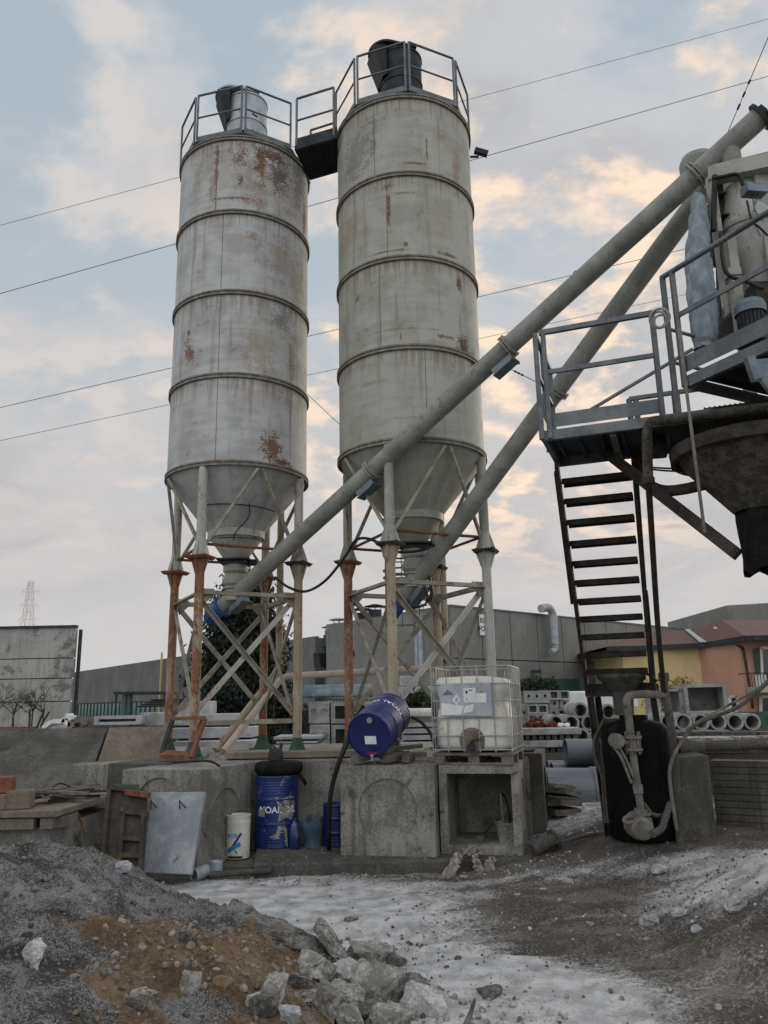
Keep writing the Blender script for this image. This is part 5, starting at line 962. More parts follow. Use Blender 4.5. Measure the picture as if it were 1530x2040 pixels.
# torn paper sacks on the kerb edge
def torn(pts, w, label, seed):
    rnd = random.Random(seed); P_ = [V(p) for p in pts]; vs = []; k = 22; n = 5
    for i in range(k+1):
        t = i/k*(len(P_)-1); j = min(int(t), len(P_)-2); p = P_[j].lerp(P_[j+1], t-j); d = (P_[j+1]-P_[j]).normalized(); s = d.cross(V((0, -1, .4))).normalized()
        ww = w*(.55+.45*math.sin(math.pi*(i+.5)/(k+1)))*(1+.3*rnd.uniform(-1, 1))
        for a in range(n): vs.append(p + s*ww*(a/(n-1)-.5) + V((0, -1, .3))*(.03*math.sin(a*1.9+i*.8)+.02*rnd.uniform(-1, 1)))
    m = mb(); m.add(vs, [(i*n+a, i*n+a+1, (i+1)*n+a+1, (i+1)*n+a) for i in range(k) for a in range(n-1)], True); o = single(m, 'torn_sack', paper_m, label, 'torn sack', 'torn cement sacks'); md = o.modifiers.new('thickness', 'SOLIDIFY'); md.thickness = .006; return o
torn([at(915, 1700, 9.97), at(908, 1718, 9.94), at(897, 1738, 9.92), at(878, 1752, 9.88)], .13, 'torn paper sack hanging over the kerb edge, left piece', 1)
torn([at(945, 1702, 9.97), at(952, 1725, 9.93), at(962, 1748, 9.9)], .10, 'torn paper sack strip in the V-shaped pair on the kerb', 2)
torn([at(982, 1708, 9.97), at(974, 1728, 9.93), at(966, 1750, 9.9)], .12, 'crumpled torn paper sack leaning towards its V-shaped neighbour', 3)
torn([at(920, 1698, 10.05), at(940, 1696, 10.1), at(960, 1699, 10.1)], .10, 'flattened torn paper sack on top of the kerb', 4)
# ---- leaning grey slab with lifting hooks, rusty formwork
TLs, TRs, BRs, BLs = at(302, 1578, 9.95), at(408, 1577, 9.85), at(380, 1742, 9.55), at(284, 1738, 9.65)
ls = thing('leaning_slab', BLs, 'smooth grey concrete slab with two hooks leaning on the chamber', 'slab'); m = mb(); nn = (TRs-TLs).cross(BLs-TLs).normalized(); nn = nn if nn.y > 0 else -nn; m.prism([TLs, TRs, BRs, BLs], nn*.07); m.build('slab', conc_b, ls, .008)
for px in (306, 363):
    a, b_, c_ = (onp(px-5, 1612, TLs, nn), onp(px-2, 1597, TLs, nn), onp(px+7, 1609, TLs, nn)); m = mb(); m.path([a, b_-nn*.05, b_.lerp(c_, .3)-nn*.06, c_], .007, 7, 6); m.build('lifting_hook', rust_d, ls)
fw = thing('steel_formwork', at(210, 1735, 9.5), 'rusty green steel formwork panel leaning by the grey slab', 'formwork')
a, b_, c_, d_ = at(222, 1572, 9.75), at(292, 1582, 9.6), at(283, 1742, 9.2), at(206, 1742, 9.25); nn = (b_-a).cross(d_-a).normalized(); nn = nn if nn.y > 0 else -nn
m = mb(); m.prism([a, b_, c_, d_], nn*.03); m.build('sheet', rust_d, fw)
m = mb(); P_ = lambda u, v, o=0: a.lerp(b_, u).lerp(d_.lerp(c_, u), v) - nn*o
for p, q in ((P_(0, .02), P_(0, .98)), (P_(.02, .0), P_(1.05, 0.0)), (P_(.45, .3), P_(.45, .98)), (P_(1.0, .3), P_(1.0, .95)), (P_(.4, .28), P_(1.08, .28)), (P_(.42, .60), P_(1.02, .60)), (P_(.4, .80), P_(1.05, .80))): m.bar(p-nn*.03, q-nn*.03, .045, .06, nn)
m.build('stiffener', rust_d, fw)
m = mb(); m.bar(P_(.5, .03, .06), P_(1.15, .03, .06), .05, .06); m.build('top_bar', rust, fw)
m = mb(); m.bar(P_(.0, .99, .03), P_(.2, .9, .05), .1, .02); m.bar(P_(.42, .3, .07), P_(.46, .26, .05), .05, .05); m.bar(P_(.1, -.02, .04), P_(.8, -.06, .04), .03, .06); m.build('green_bracket', green_p, fw)
# ---- bent rusty frame round the front leg
tr = thing('rusty_trestle', at(375, 1510, 11.5), 'bent rusty steel trestle round the foot of the front silo leg', 'trestle')
m = mb(); m.bar(at(345, 1432, 11.7), at(408, 1430, 11.7), .09, .05); m.build('top_bar', rust, tr)
for pa, pb, mt in (((409, 1432, 11.7), (380, 1510, 11.4), rust), ((403, 1434, 11.8), (385, 1505, 11.5), rust), ((344, 1434, 11.7), (322, 1500, 11.5), galv_d)):
    m = mb(); m.bar(at(*pa), at(*pb), .05, .05); m.build('leg', mt, tr)
m = mb(); a = at(346, 1510, 11.3); m.prism([at(318, 1512, 11.35), at(376, 1514, 11.3), at(372, 1506, 11.6), at(328, 1502, 11.6)], (0, 0, .06)); m.build('foot_plate', rust, tr)
# ---- big leaning slabs and the casting table at the far left
def slab(c4, th, name, mat, label, cat='slab', group=None, bev=.01):
    p = [at(*c) for c in c4]; nn = (p[1]-p[0]).cross(p[3]-p[0]).normalized(); nn = nn if nn.y > 0 else -nn; m = mb(); m.prism(p, nn*th); return single(m, name, mat, label, cat, group, bev)
slab([(-70, 1451, 12.6), (214, 1450, 12.6), (168, 1575, 11.3), (-70, 1582, 11.3)], .12, 'tilted_slab', conc_d, 'huge dark concrete panel leaning back behind the casting table', 'panel', 'leaning concrete panels')
slab([(219, 1449, 12.5), (334, 1446, 13.2), (318, 1560, 12.4), (176, 1577, 11.25)], .12, 'tilted_slab', conc_br, 'brownish concrete panel leaning beside the huge dark panel', 'panel', 'leaning concrete panels')
ct = thing('casting_table', at(100, 1700, 9.2), 'old concrete casting table with thick slab top strewn with scrap', 'table')
tA, tB, tC = at(-70, 1624, 9.0), at(110, 1627, 9.0), at(225, 1604, 10.6); zt = tB.z
m = mb(); top = [V((tA.x, tA.y, zt)), V((tB.x, tB.y, zt)), V((tC.x, tC.y, zt)), V((tC.x-1.2, tC.y+1.0, zt)), V((tA.x, tA.y+2.2, zt))]
ov = [p + V((.04 if i in (1, 2) else 0, -.06 if i in (0, 1) else 0, 0)) for i, p in enumerate(top)]; m.prism(ov, (0, 0, .07)); m.build('table_top', conc_br, ct, .01)
m = mb(); ins = [p + V((-.06 if i in (1, 2) else 0, .05 if i in (0, 1) else 0, 0)) for i, p in enumerate(top)]; m.prism([V((p.x, p.y, -.2)) for p in ins], (0, 0, zt+.2-.12)); m.build('base', conc, ct)
m = mb()
for p, q in ((tA.lerp(tB, .0), tA.lerp(tB, .78)), (tA.lerp(tB, .85), tA.lerp(tB, .985)), (tB.lerp(tC, .03), tB.lerp(tC, .28))): p = V((p.x, p.y+.02, zt-.065)); q = V((q.x, q.y+.02, zt-.065)); m.bar(p, q, .10, .11)
m.build('edge_block', conc_br, ct)
m = mb(); a = at(118, 1690, 9.3); b_ = at(228, 1675, 10.6); m.bar(V((a.x, a.y, .33)), V((b_.x, b_.y, .33)), .14, .07); m.build('ledge', conc_d, ct)
q = at(39, 1605, 9.15); q.z = zt+.07; m = mb(); m.box(q+V((0, 0, .10)), (.27, .2, .2), Matrix.Rotation(.2, 3, 'Z')); single(m, 'concrete_cube', conc_br, 'brown concrete cube on the casting table', 'block', bevel=.02)
q = at(0, 1606, 9.1); q.z = zt+.07; m = mb(); m.box(q+V((0, 0, .085)), (.2, .2, .17)); single(m, 'concrete_block', conc_br, 'brown concrete block supporting the rusty brick', 'block', bevel=.02)
m = mb(); m.box(q+V((.01, .02, .26)), (.21, .18, .17), Matrix.Rotation(.1, 3, 'Z')); single(m, 'rusty_brick', rust, 'rust red brick on top of the brown block', 'brick', bevel=.015)
rnd = random.Random(3)
for i in range(16):
    t = rnd.random(); p = at(85+110*t+rnd.uniform(-14, 14), 1604-10*t+rnd.uniform(-4, 4), 9.4+1.0*t); p.z = zt+.10+rnd.uniform(0, .10); a = rnd.uniform(-.5, .6); L = rnd.uniform(.3, .75); dv = V((math.cos(a)*L, math.sin(a)*L, rnd.uniform(-.05, .06)))
    m = mb(); m.bar(p-dv/2, p+dv/2, rnd.uniform(.03, .09), rnd.uniform(.012, .035)); single(m, 'scrap_batten', (wood, conc_br, rust_d)[i % 3], 'loose batten in the scrap pile on the casting table', 'batten', 'battens strewn on the casting table')
for i, pts in enumerate(([(82, 1587, 9.6), (92, 1577, 9.6), (120, 1580, 9.7), (90, 1595, 9.5), (82, 1587, 9.6)], [(100, 1577, 9.8), (118, 1566, 9.9), (140, 1572, 10)], [(60, 1612, 9.3), (80, 1606, 9.4), (110, 1608, 9.6)])):
    m = mb(); m.path([at(*p)+V((0, 0, .03)) for p in pts], .011, 6, 5); single(m, 'bent_rebar', rust_d if i else conc_br, ('bent steel bar making a loop on the casting table', 'short curved bar behind the looped one', 'dark bar along the casting table edge')[i], 'rebar', 'bent bars on the casting table')
a, b_ = at(142, 1590, 9.7), at(172, 1660, 9.6); m = mb(); m.tube(a, b_, .014, n=6); single(m, 'rusty_bar', rust, 'straight rusty bar leaning against the casting table side', 'rebar')
# filler pipes of the silos
fp = thing('filler_pipe', at(556, 1330, 14.75), 'pale filler pipe rising behind the rusty silo, slanting down to the ground', 'pipe', 'silo filler pipes'); e = at(556, 1330, 14.75)
m = mb(); m.path([V((e.x, 14.75, 11)), V((e.x, 14.75, e.z+.05)), at(547, 1345, 14.7), at(430, 1495, 13.6)], .065, 14, 1); m.build('pipe', leg_m, fp)
m = mb(); 
for dz in (.03, .16): m.tube(e+V((0, 0, dz)), e+V((0, 0, dz+.03)), .12, n=18)
m.build('coupling', rust, fp)
fp2 = thing('filler_pipe', at(887, 1330, 13.9), 'pale filler pipe of the cream silo with a long horizontal run', 'pipe', 'silo filler pipes'); e = at(887, 1318, 13.9)
m = mb(); m.path([V((e.x, 13.9, 11.2)), V((e.x, 13.9, e.z+.2)), e+V((0, 0, .05)), at(878, 1328, 13.95), at(862, 1332, 14)], .075, 14, 4); m.build('riser', leg_m, fp2)
m = mb(); m.path([at(862, 1332, 14), at(720, 1339, 14.3), at(575, 1347, 14.6), at(560, 1352, 14.6), at(548, 1366, 14.5), at(446, 1497, 13.5)], .062, 14, 1); m.build('horizontal_pipe', beige_pipe, fp2)
m = mb(); m.tube(e+V((0, 0, .0)), e+V((0, 0, .04)), .13, n=20); m.build('coupling', rust, fp2)
# ================================================================== BACKGROUND: buildings, stored precast, trees
# ---- grey factory, convex corner towards the camera
FC = at(896, 1208, 41); zt = FC.z; FL_ = at(148, 1331, 41); 
rr_ = ray(148, 1331); FLp = V((0, 0, H)) + rr_*((zt-H)/rr_.z); rr_ = ray(1395, 1258); FRp = V((0, 0, H)) + rr_*((zt-H)/rr_.z)
dL = (FLp-FC).normalized(); dR = (FRp-FC).normalized(); nL = V((dL.y, -dL.x, 0)); nR = V((-dR.y, dR.x, 0))
nL = nL if nL.y < 0 else -nL; nR = nR if nR.y < 0 else -nR
LL = (FLp-FC).length; LR = (FRp-FC).length + 18
fb = thing('grey_factory', (FC.x, FC.y, 0), 'long grey panelled factory building with green trim behind the silos', 'factory')
back = -(nL+nR).normalized()*22; m = mb()
FA = lambda d, z, o=0: V((FC.x, FC.y, 0)) + dL*d + nL*o + V((0, 0, z))
FB = lambda d, z, o=0: V((FC.x, FC.y, 0)) + dR*d + nR*o + V((0, 0, z))
def dist_on(px, py, P0, n, dr): return (onp(px, py, P0, n)-V((FC.x, FC.y, 0))).dot(dr)
dA = lambda px, py=1300: dist_on(px, py, FC, nL, dL); dB = lambda px, py=1300: dist_on(px, py, FC, nR, dR)
zA = lambda px, py: onp(px, py, FC, nL).z; zB = lambda px, py: onp(px, py, FC, nR).z
r0_, r1_ = dA(660), dA(628)
# left face as bays of panels with open joints, a recess between
m = mb(); bays = [0] + [r0_*i/4 for i in (1, 2, 3)] + [r0_]
for a, b_ in list(zip(bays, bays[1:])): m.prism([FA(a+.05, -1), FA(b_-.05, -1), FA(b_-.05, zt), FA(a+.05, zt)], nL*-.3)
k = r1_
while k < LL: m.prism([FA(k+.02, -1), FA(min(k+5.98, LL), -1), FA(min(k+5.98, LL), zt-.5), FA(k+.02, zt-.5)], nL*-.3); k += 6
m.prism([FA(2, -1, -.2), FA(r0_, -1, -.2), FA(r0_, zt-.1, -.2), FA(2, zt-.1, -.2)], nL*-10); m.prism([FA(r1_, -1, -.2), FA(LL, -1, -.2), FA(LL, zt-.6, -.2), FA(r1_, zt-.6, -.2)], nL*-10)
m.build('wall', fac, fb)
m = mb(); k = 0
while k < LR:
    m.prism([FB(k+.035, -1), FB(k+2.465, -1), FB(k+2.465, 4.09), FB(k+.035, 4.09)], nR*-.3); m.prism([FB(k+.035, 4.15), FB(k+2.465, 4.15), FB(k+2.465, zt), FB(k+.035, zt)], nR*-.3); k += 2.5
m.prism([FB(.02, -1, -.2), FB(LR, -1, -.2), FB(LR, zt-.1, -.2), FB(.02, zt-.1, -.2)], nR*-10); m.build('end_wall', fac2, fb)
m = mb(); m.prism([FA(-.05, zt+.002), FB(LR, zt+.002), FB(LR, zt+.002)+back, FA(r0_, zt+.002)+back, FA(r0_, zt+.002)], (0, 0, .10)); m.build('roof', fac, fb)
m = mb(); m.prism([FA(r0_+.05, -1, -3), FA(r1_-.05, -1, -3), FA(r1_-.05, zt-.6, -3), FA(r0_+.05, zt-.6, -3)], nL*-.3); m.build('recess_glazing', glassd, fb)
zg0, zg1 = zA(645, 1287), zA(645, 1262); m = mb(); m.prism([FA(r0_+.02, zg0, -.6), FA(r1_-.02, zg0, -.6), FA(r1_-.02, zg1, -.6), FA(r0_+.02, zg1, -.6)], nL*-2); m.build('green_fascia', greenpanel, fb)
zw0, zw1 = zA(160, 1426), zA(160, 1402); m = mb(); a, b_ = dA(345), LL-.5; m.prism([FA(a, zw0, .03), FA(b_, zw0, .03), FA(b_, zw1, .03), FA(a, zw1, .03)], nL*-.02); wb = m.build('window_band', glassg, fb)
m = mb(); 
for i in range(26): d = a+(b_-a)*i/25; m.bar(FA(d, zw0, .06), FA(d, zw1, .06), .12, .05)
m.bar(FA(a, zw1, .06), FA(b_, zw1, .06), .06, .12); m.build('window_frame', galv_d, wb)
zw0, zw1 = zB(1100, 1368), zB(1100, 1352); a, b_ = dB(1036), dB(1330); m = mb(); m.prism([FB(a, zw0-1.2, .03), FB(b_, zw0-1.2, .03), FB(b_, zw1, .03), FB(a, zw1, .03)], nR*-.02); m.build('window_band', glassg, fb)
def ventpipe(d, z0, h, r, m2):
    m = mb(); e = FA(d, z0, -1.5); m.tube(e-V((0, 0, .5)), e+V((0, 0, h)), r, n=16); m.lathe([(r*1.7, h+.22), (r*.5, h+.36), (0, h+.38)], e, 18); m.lathe([(r*1.7, h+.22), (0, h+.2)], e, 18)
    for k in range(4): m.tube(e+V((r*.8*math.cos(k*1.57), r*.8*math.sin(k*1.57), h)), e+V((r*1.0*math.cos(k*1.57), r*1.0*math.sin(k*1.57), h+.23)), .025, n=5)
    m.build('roof_vent', m2, fb)
for px, h, r, m2 in ((619, .45, .36, galv), (637, .85, .42, plate_m), (682, .75, .42, galv_d), (708, .8, .42, galv_d), (744, .55, .42, plate_m), (793, .4, .36, plate_m)): ventpipe(dA(px), zt if px > 660 else zt-.5, h, r, m2)
for px, y0, y1, r, m2, nm in ((707, 1338, 1236, .14, plate_m, 'downpipe'), (717, 1400, 1240, .11, yellowp, 'gas_pipe'), (840, 1330, 1225, .15, plate_m, 'downpipe'), (848, 1330, 1225, .15, plate_m, 'downpipe'), (329, 1420, 1300, .10, yellowp, 'gas_pipe')):
    d = dA(px); m = mb(); m.tube(FA(d, zA(px, y0), .3), FA(d, zA(px, y1), .3), r, n=12); m.build(nm, m2, fb)
m = mb(); d = dA(722, 1330); z0, z1 = zA(690, 1345), zA(690, 1312)
for px in range(664, 770, 9): m.bar(FA(dA(px), zA(px, 1420), .6), FA(dA(px), zA(px, 1318), .6), .07)
for y in (1318, 1365, 1400): m.bar(FA(dA(662), zA(662, y), .6), FA(dA(770), zA(770, y), .6), .08)
m.build('service_rack', galv, fb)
m = mb(); m.prism([FA(dA(662), zA(662, 1302), .2), FA(dA(673), zA(673, 1302), .2), FA(dA(678), zA(678, 1330), .2), FA(dA(664), zA(664, 1330), .2)], nL*1.2); m.build('air_duct', blackm, fb)
m = mb(); m.prism([FA(dA(718), zA(718, 1297), .2), FA(dA(732), zA(732, 1295), .2), FA(dA(734), zA(734, 1306), .2), FA(dA(718), zA(718, 1306), .2)], nL*.9); m.build('air_duct', blackm, fb)
zz0, zz1 = zB(1090, 1300), zB(1075, 1216); d1_, d2_ = dB(1089), dB(1066); m = mb(); m.path([FB(d2_, zz1, .6), FB(d1_-.35, zz1+.1, .6), FB(d1_, zz1-.25, .6), FB(d1_, zB(1090, 1250), .6), FB(d1_, zB(1090, 1285), .6)], .24, 14, 4); m.path([FB(d1_, zB(1090, 1285), .6), FB(d1_, zB(1088, 1296), .6), FB(d1_-.45, zB(1082, 1301), .6)], .2, 12, 4); m.build('exhaust_duct', plate_m, fb)
m = mb(); a, b_ = dB(953, 1245), dB(972, 1245); z0, z1 = zB(962, 1266), zB(962, 1225); m.prism([FB(a, z0, .06), FB(b_, z0, .06), FB(b_, z1, .06), FB(a, z1, .06)], nR*.05); sg = m.build('sign', whitel, fb)
m = mb()
for body, zc, sz, dc in (('BZSA', .70, .34, .52), ('FOOD', .30, .40, .56)):
    vs, fs = text_mesh(body, sz, .004); m.add([FB(a+(b_-a)*dc+v.x, z0+(z1-z0)*zc+v.y, .115+v.z) for v in vs if True], fs)
m.build('sign_lettering', galv_d, sg)
m = mb(); e = FB(dB(1058), zB(1058, 1338), .3); m.box(e, (.5, .3, .18)); m.build('flood_lamp', galv_d, fb)
# ---- precast wall building at the left edge
wbld = thing('precast_building', at(150, 1450, 35), 'pale concrete panel building end wall at the left edge', 'building'); bl = 0
ys = [1250, 1312, 1352, 1398, 1452]; xl, xr = at(-220, 1300, 35).x, at(151, 1250, 35).x; m = mb()
for y0, y1 in zip(ys, ys[1:]):
    za, zb_ = at(75, y0, 35).z, at(75, y1, 35).z
    if y1 == 1452: zb_ = -.2
    m = mb(); m.prism([V((xl, 35, zb_+.02)), V((xr, 35, zb_+.02)), V((xr, 35, za-.02)), V((xl, 35, za-.02))], (0, .25, 0)); m.build('wall_panel', wallc, wbld)
zt2 = at(75, 1250, 35).z; m = mb(); m.prism([V((xl, 35.26, -.2)), V((xr-.1, 35.26, -.2)), V((xr*1.40, 48, -.2)), V((xl, 48, -.2))], (0, 0, zt2+.05)); m.build('core', fac, wbld); m = mb(); m.bar(V((xl, 35.05, zt2+.02)), V((xr+.05, 35.05, zt2+.02)), .3, .10); m.build('parapet_cap', galv_d, wbld)
m = mb(); m.tube(V((xr+.12, 35.3, 0)), V((xr+.12, 35.3, zt2-.1)), .08, n=10); m.build('downpipe', galv_d, wbld)
# ---- house with tiled roof
ho = thing('tiled_house', at(1405, 1420, 40), 'yellow and orange house with brown tiled hip roof', 'house')
h0, h1, h2, h3 = at(1248, 1400, 43), at(1404, 1400, 41.5), at(1487, 1400, 37.5), at(1640, 1400, 37.5); ze = at(1404, 1284, 41.5).z
wl = lambda a, b_, th: [V((a.x, a.y, -.3)), V((b_.x, b_.y, -.3)), V((b_.x, b_.y, ze)), V((a.x, a.y, ze))]
m = mb(); m.prism(wl(h0, h1, 0), (0, 6, 0)); m.build('yellow_wall', yellowh, ho)
m = mb(); m.prism([V((h1.x+.003, h1.y, -.3)), V((h2.x, h2.y, -.3)), V((h3.x, h3.y, -.3)), V((h3.x, h3.y+9, -.3)), V((h1.x+.003, h1.y+6, -.3))], (0, 0, ze+.3)); m.build('orange_wall', orangeh, ho)
eav = [at(1209, 1291, 42.2), at(1300, 1280, 42.2), at(1404, 1281, 40.7), at(1485, 1272, 36.4), at(1660, 1277, 36.4)]
zE = eav[2].z; eav = [V((p.x, p.y, zE)) for p in eav]; zR = zE+1.0
rdg = [V((eav[0].x+3.0, 46.0, zR)), V((eav[1].x+.6, 46.0, zR)), V((eav[2].x+.9, 45.2, zR+.02)), V((eav[3].x+1.4, 42.0, zR+.25)), V((eav[4].x, 42.0, zR+.25))]
bk_ = [V((eav[0].x, 50, zE)), V((eav[4].x, 50, zE))]
m = mb(); vs = eav+rdg+bk_; m.add(vs, [(i, i+1, 6+i, 5+i) for i in range(4)] + [(0, 5, 10), (5, 6, 7, 8, 9, 11, 10)]); m.add([p-V((0, 0, .16)) for p in eav+bk_], [(0, 1, 2, 3, 4, 6, 5)]); rf = m.build('roof', rooft, ho)
m = mb()
for a, b_ in zip(eav, eav[1:]): m.bar(a-V((0, 0, .1)), b_-V((0, 0, .1)), .16, .24)
m.build('gutter', galv_d, rf)
m = mb(); a = eav[2].lerp(rdg[2], .02); m.prism([eav[2]+V((-.25, 0, .04)), eav[2]+V((.25, 0, .04)), rdg[2]+V((.15, 0, .04)), rdg[2]+V((-.15, 0, .04))], (0, 0, .03)); m.build('valley_flashing', plate_m, rf)
q = eav[3].lerp(rdg[2], .6); m = mb(); q = at(1452, 1253, 41.3); m.box(q, (1.2, .9, .08), Matrix.Rotation(.25, 3, 'X')); m.build('skylight', whitel, rf)
m = mb(); m.path([at(1466, 1284, 36.8), at(1478, 1290, 37.2), at(1482, 1300, 37.2), at(1492, 1360, 37.2), at(1500, 1412, 37.2)], .07, 8, 3); m.build('downpipe', rust_d, ho)
def win(c4, Y, mt, nm, fr=None, dy=-.06):
    p = [at(x, y, Y) for x, y in c4]; m = mb(); m.prism(p, (0, dy, 0)); o = m.build(nm, mt, ho)
    if fr is not None:
        m = mb()
        for a, b_ in zip(p, p[1:]+p[:1]): m.bar(a+V((0, dy-.02, 0)), b_+V((0, dy-.02, 0)), .12, .10, (0, 1, 0))
        m.build('frame', fr, o)
win([(1501, 1292), (1513, 1291), (1516, 1358), (1508, 1358)], 37.4, green_p, 'shutter'); win([(1514, 1291), (1545, 1291), (1545, 1360), (1517, 1360)], 37.45, glassd, 'window', whitep)
win([(1277, 1306), (1292, 1305), (1292, 1345), (1278, 1345)], 42.7, green_p, 'shutter'); win([(1292, 1305), (1306, 1305), (1306, 1345), (1292, 1345)], 42.7, glassd, 'window', whitep)
win([(1452, 1389), (1466, 1386), (1470, 1415), (1454, 1417)], 38.2, glassd, 'garage_opening', whitep); win([(1514, 1388), (1560, 1386), (1560, 1420), (1514, 1420)], 37.4, glassd, 'garage_opening', whitep)
m = mb(); a, b_ = at(1502, 1374, 36.6), at(1640, 1372, 36.6); m.bar(a, b_, 1.4, .25); m.build('balcony_slab', wallc, ho)
m = mb(); a, b_ = at(1496, 1341, 36.0), at(1600, 1340, 36.0); m.bar(a, b_, .05); 
for i in range(18): q = a.lerp(b_, i/17); m.bar(q, V((q.x, q.y, at(1502, 1370, 36).z)), .025)
m.bar(a, a+V((0, 1.3, 0)), .05); m.build('balcony_railing', galv_d, ho)
m = mb(); q = at(1517, 1358, 36.3); m.box(q, (.42, .3, .62)); m.build('balcony_appliance', whitel, ho)
m = mb(); a, b_ = at(1448, 1206, 55), at(1700, 1170, 52); m.prism([V((a.x, a.y, -.2)), V((b_.x, b_.y, -.2)), V((b_.x, b_.y, a.z)), V((a.x, a.y, a.z))], (0, 12, 0)); gb = single(m, 'grey_building', fac2, 'plain grey building block behind the tiled house roof', 'building')
m = mb(); a, b_ = at(1448, 1418, 33), at(1650, 1412, 31); m.bar(V((a.x, a.y, a.z/2)), V((b_.x, b_.y, a.z/2)), .05, a.z); single(m, 'green_fence', green_p, 'dark green screen fence below the orange house', 'fence')
# ---- pylons and lines
def pylon(px, ytop, Y, hw, label, g='lattice pylons'):
    t = at(px, ytop, Y); root = V((t.x, t.y, -2)); hgt = t.z+2; m = mb(); W_ = lambda z: hw*(1-.86*z/hgt)+.25
    lv = [hgt*(1-(1-i/9)**1.0) for i in range(10)]; r = hw*.030
    for i in range(9):
        a, b_ = lv[i], lv[i+1]; wa_, wb_ = W_(a), W_(b_)
        for sx, sy in ((-1, -1), (1, -1), (1, 1), (-1, 1)): m.bar(root+V((sx*wa_, sy*wa_, a)), root+V((sx*wb_, sy*wb_, b_)), r*1.4)
        for (p, q) in (((-1, -1), (1, -1)), ((1, -1), (1, 1)), ((1, 1), (-1, 1)), ((-1, 1), (-1, -1))):
            m.bar(root+V((p[0]*wa_, p[1]*wa_, a)), root+V((q[0]*wb_, q[1]*wb_, b_)), r); m.bar(root+V((q[0]*wa_, q[1]*wa_, a)), root+V((p[0]*wb_, p[1]*wb_, b_)), r); m.bar(root+V((p[0]*wb_, p[1]*wb_, b_)), root+V((q[0]*wb_, q[1]*wb_, b_)), r)
    for f in (.72, .82, .92):
        z = hgt*f; w = hw*.95
        for s_ in (-1, 1): m.bar(root+V((0, 0, z)), root+V((s_*w, 0, z)), r*1.2); m.bar(root+V((0, 0, z+hgt*.05)), root+V((s_*w, 0, z)), r); m.bar(root+V((s_*w, 0, z)), root+V((s_*w, 0, z-hgt*.03)), r)
    return single(m, 'lattice_pylon', pylon_m, label, 'pylon', g)
pylon(62, 1158, 300, 3.6, 'faint red and white lattice pylon above the left concrete building'); pylon(1433, 1222, 420, 3.4, 'tiny lattice pylon above the tiled house roof')
def wire(p, q, r, label, Y=70, sag=0):
    a, b_ = at(*p, Y), at(*q, Y); d = b_-a; a2, b2 = a-d*.25, b_+d*.25; m = mb(); m.path([a2.lerp(b2, i/16)-V((0, 0, sag*4*(i/16)*(1-i/16))) for i in range(17)], r, 5, 1)
    return single(m, 'power_line', galv_d, label, 'power line', 'overhead power lines')
wire((0, 449), (1530, 38), .022, 'highest overhead line, passing behind both silo roofs'); wire((0, 585), (1530, 152), .032, 'thick second overhead line crossing between the silos'); wire((0, 812), (1530, 458), .030, 'third overhead line, crossing behind the long conveyor'); wire((0, 878), (1530, 552), .022, 'lowest overhead line of the four')
# ---- trees
def leafcloud(m, pts, size, rnd, droop=0):
    for p in pts:
        s = size*rnd.uniform(.6, 1.4); a = V((rnd.gauss(0, 1), rnd.gauss(0, 1), rnd.gauss(0, .5))).normalized(); b_ = a.cross(V((rnd.gauss(0, 1), rnd.gauss(0, 1), rnd.gauss(0, 1)))).normalized()
        if droop: a = (a - V((0, 0, droop))).normalized()
        q = V(p); m.add([q, q+a*s*.5+b_*s*.22, q+a*s, q+a*s*.5-b_*s*.22], [(0, 1, 2, 3)])
cn_t = at(492, 1130, 25); cz = cn_t.z; ct_ = thing('conifer', (at(478, 1400, 25).x, 25, 0), 'tall dark spreading conifer behind the rusty white silo legs', 'tree'); rnd = random.Random(5); cx = at(478, 1400, 25).x
m = mb(); m.path([(cx, 25, -.2), (cx+.05, 25, 2), (cx+.12, 25, cz-.3)], lambda t: .22*(1-t)+.02, 10, 6); m.build('trunk', bark, ct_)
m = mb(); lf = mb(); nb = 300
for i in range(nb):
    f = (i/nb)**.9; z = .5+f*(cz-.6); prof = (1-f)**.62*1.0; R = 1.92*prof*rnd.uniform(.72, 1.12)+.12; a = rnd.uniform(0, 6.283); tip = V((cx+.1*f+R*math.cos(a), 25+R*math.sin(a), z-.12*R+rnd.uniform(-.1, .2))); st_ = V((cx+.1*f, 25, z+.12*R))
    m.tube(st_, tip, .025, .006, 5, cap=False)
    n_ = int(120*(.35+R)); pts = []
    for j in range(n_):
        t = rnd.uniform(.25, 1)**.8; q = st_.lerp(tip, t); w = .16+.10*t; pts.append(q+V((rnd.gauss(0, w), rnd.gauss(0, w), rnd.gauss(-.06, .09)-abs(rnd.gauss(0, .10)))))
    leafcloud(lf, pts, .17, rnd, .9)
m.build('branches', bark, ct_); lf.build('crown', leafm, ct_)
def bush(px, py, Y, w, h, label, mat, n, size=.12, name='bush', cat='bush'):
    c = at(px, py, Y); rnd = random.Random(px); m = mb(); pts = []
    lob = [(rnd.uniform(-w, w)*.75, rnd.uniform(-.5, .5), rnd.uniform(.3, .8)*h, rnd.uniform(.35, .6)*h) for _ in range(9)]
    for i in range(n):
        l = rnd.choice(lob); v = V((rnd.gauss(0, 1), rnd.gauss(0, 1), rnd.gauss(0, 1))).normalized()*rnd.uniform(.5, 1)**.5; pts.append((c.x+l[0]+v.x*l[3]*1.1, c.y+l[1]+v.y*l[3], max(.0, c.z+l[2]+v.z*l[3])))
    leafcloud(m, pts, size, rnd); return single(m, name, mat, label, cat)
bush(1082, 1390, 36, .95, .8, 'round green bush in front of the pale factory wall', leafb, 2600, .2)
bush(835, 1430, 20, .35, .6, 'dark bush between blue drum and caged tank', leafb, 1400, .12)
bush(1345, 1430, 26, .6, 1.0, 'yellowish dry bush seen through the far box culvert', leafy, 1300, .14)
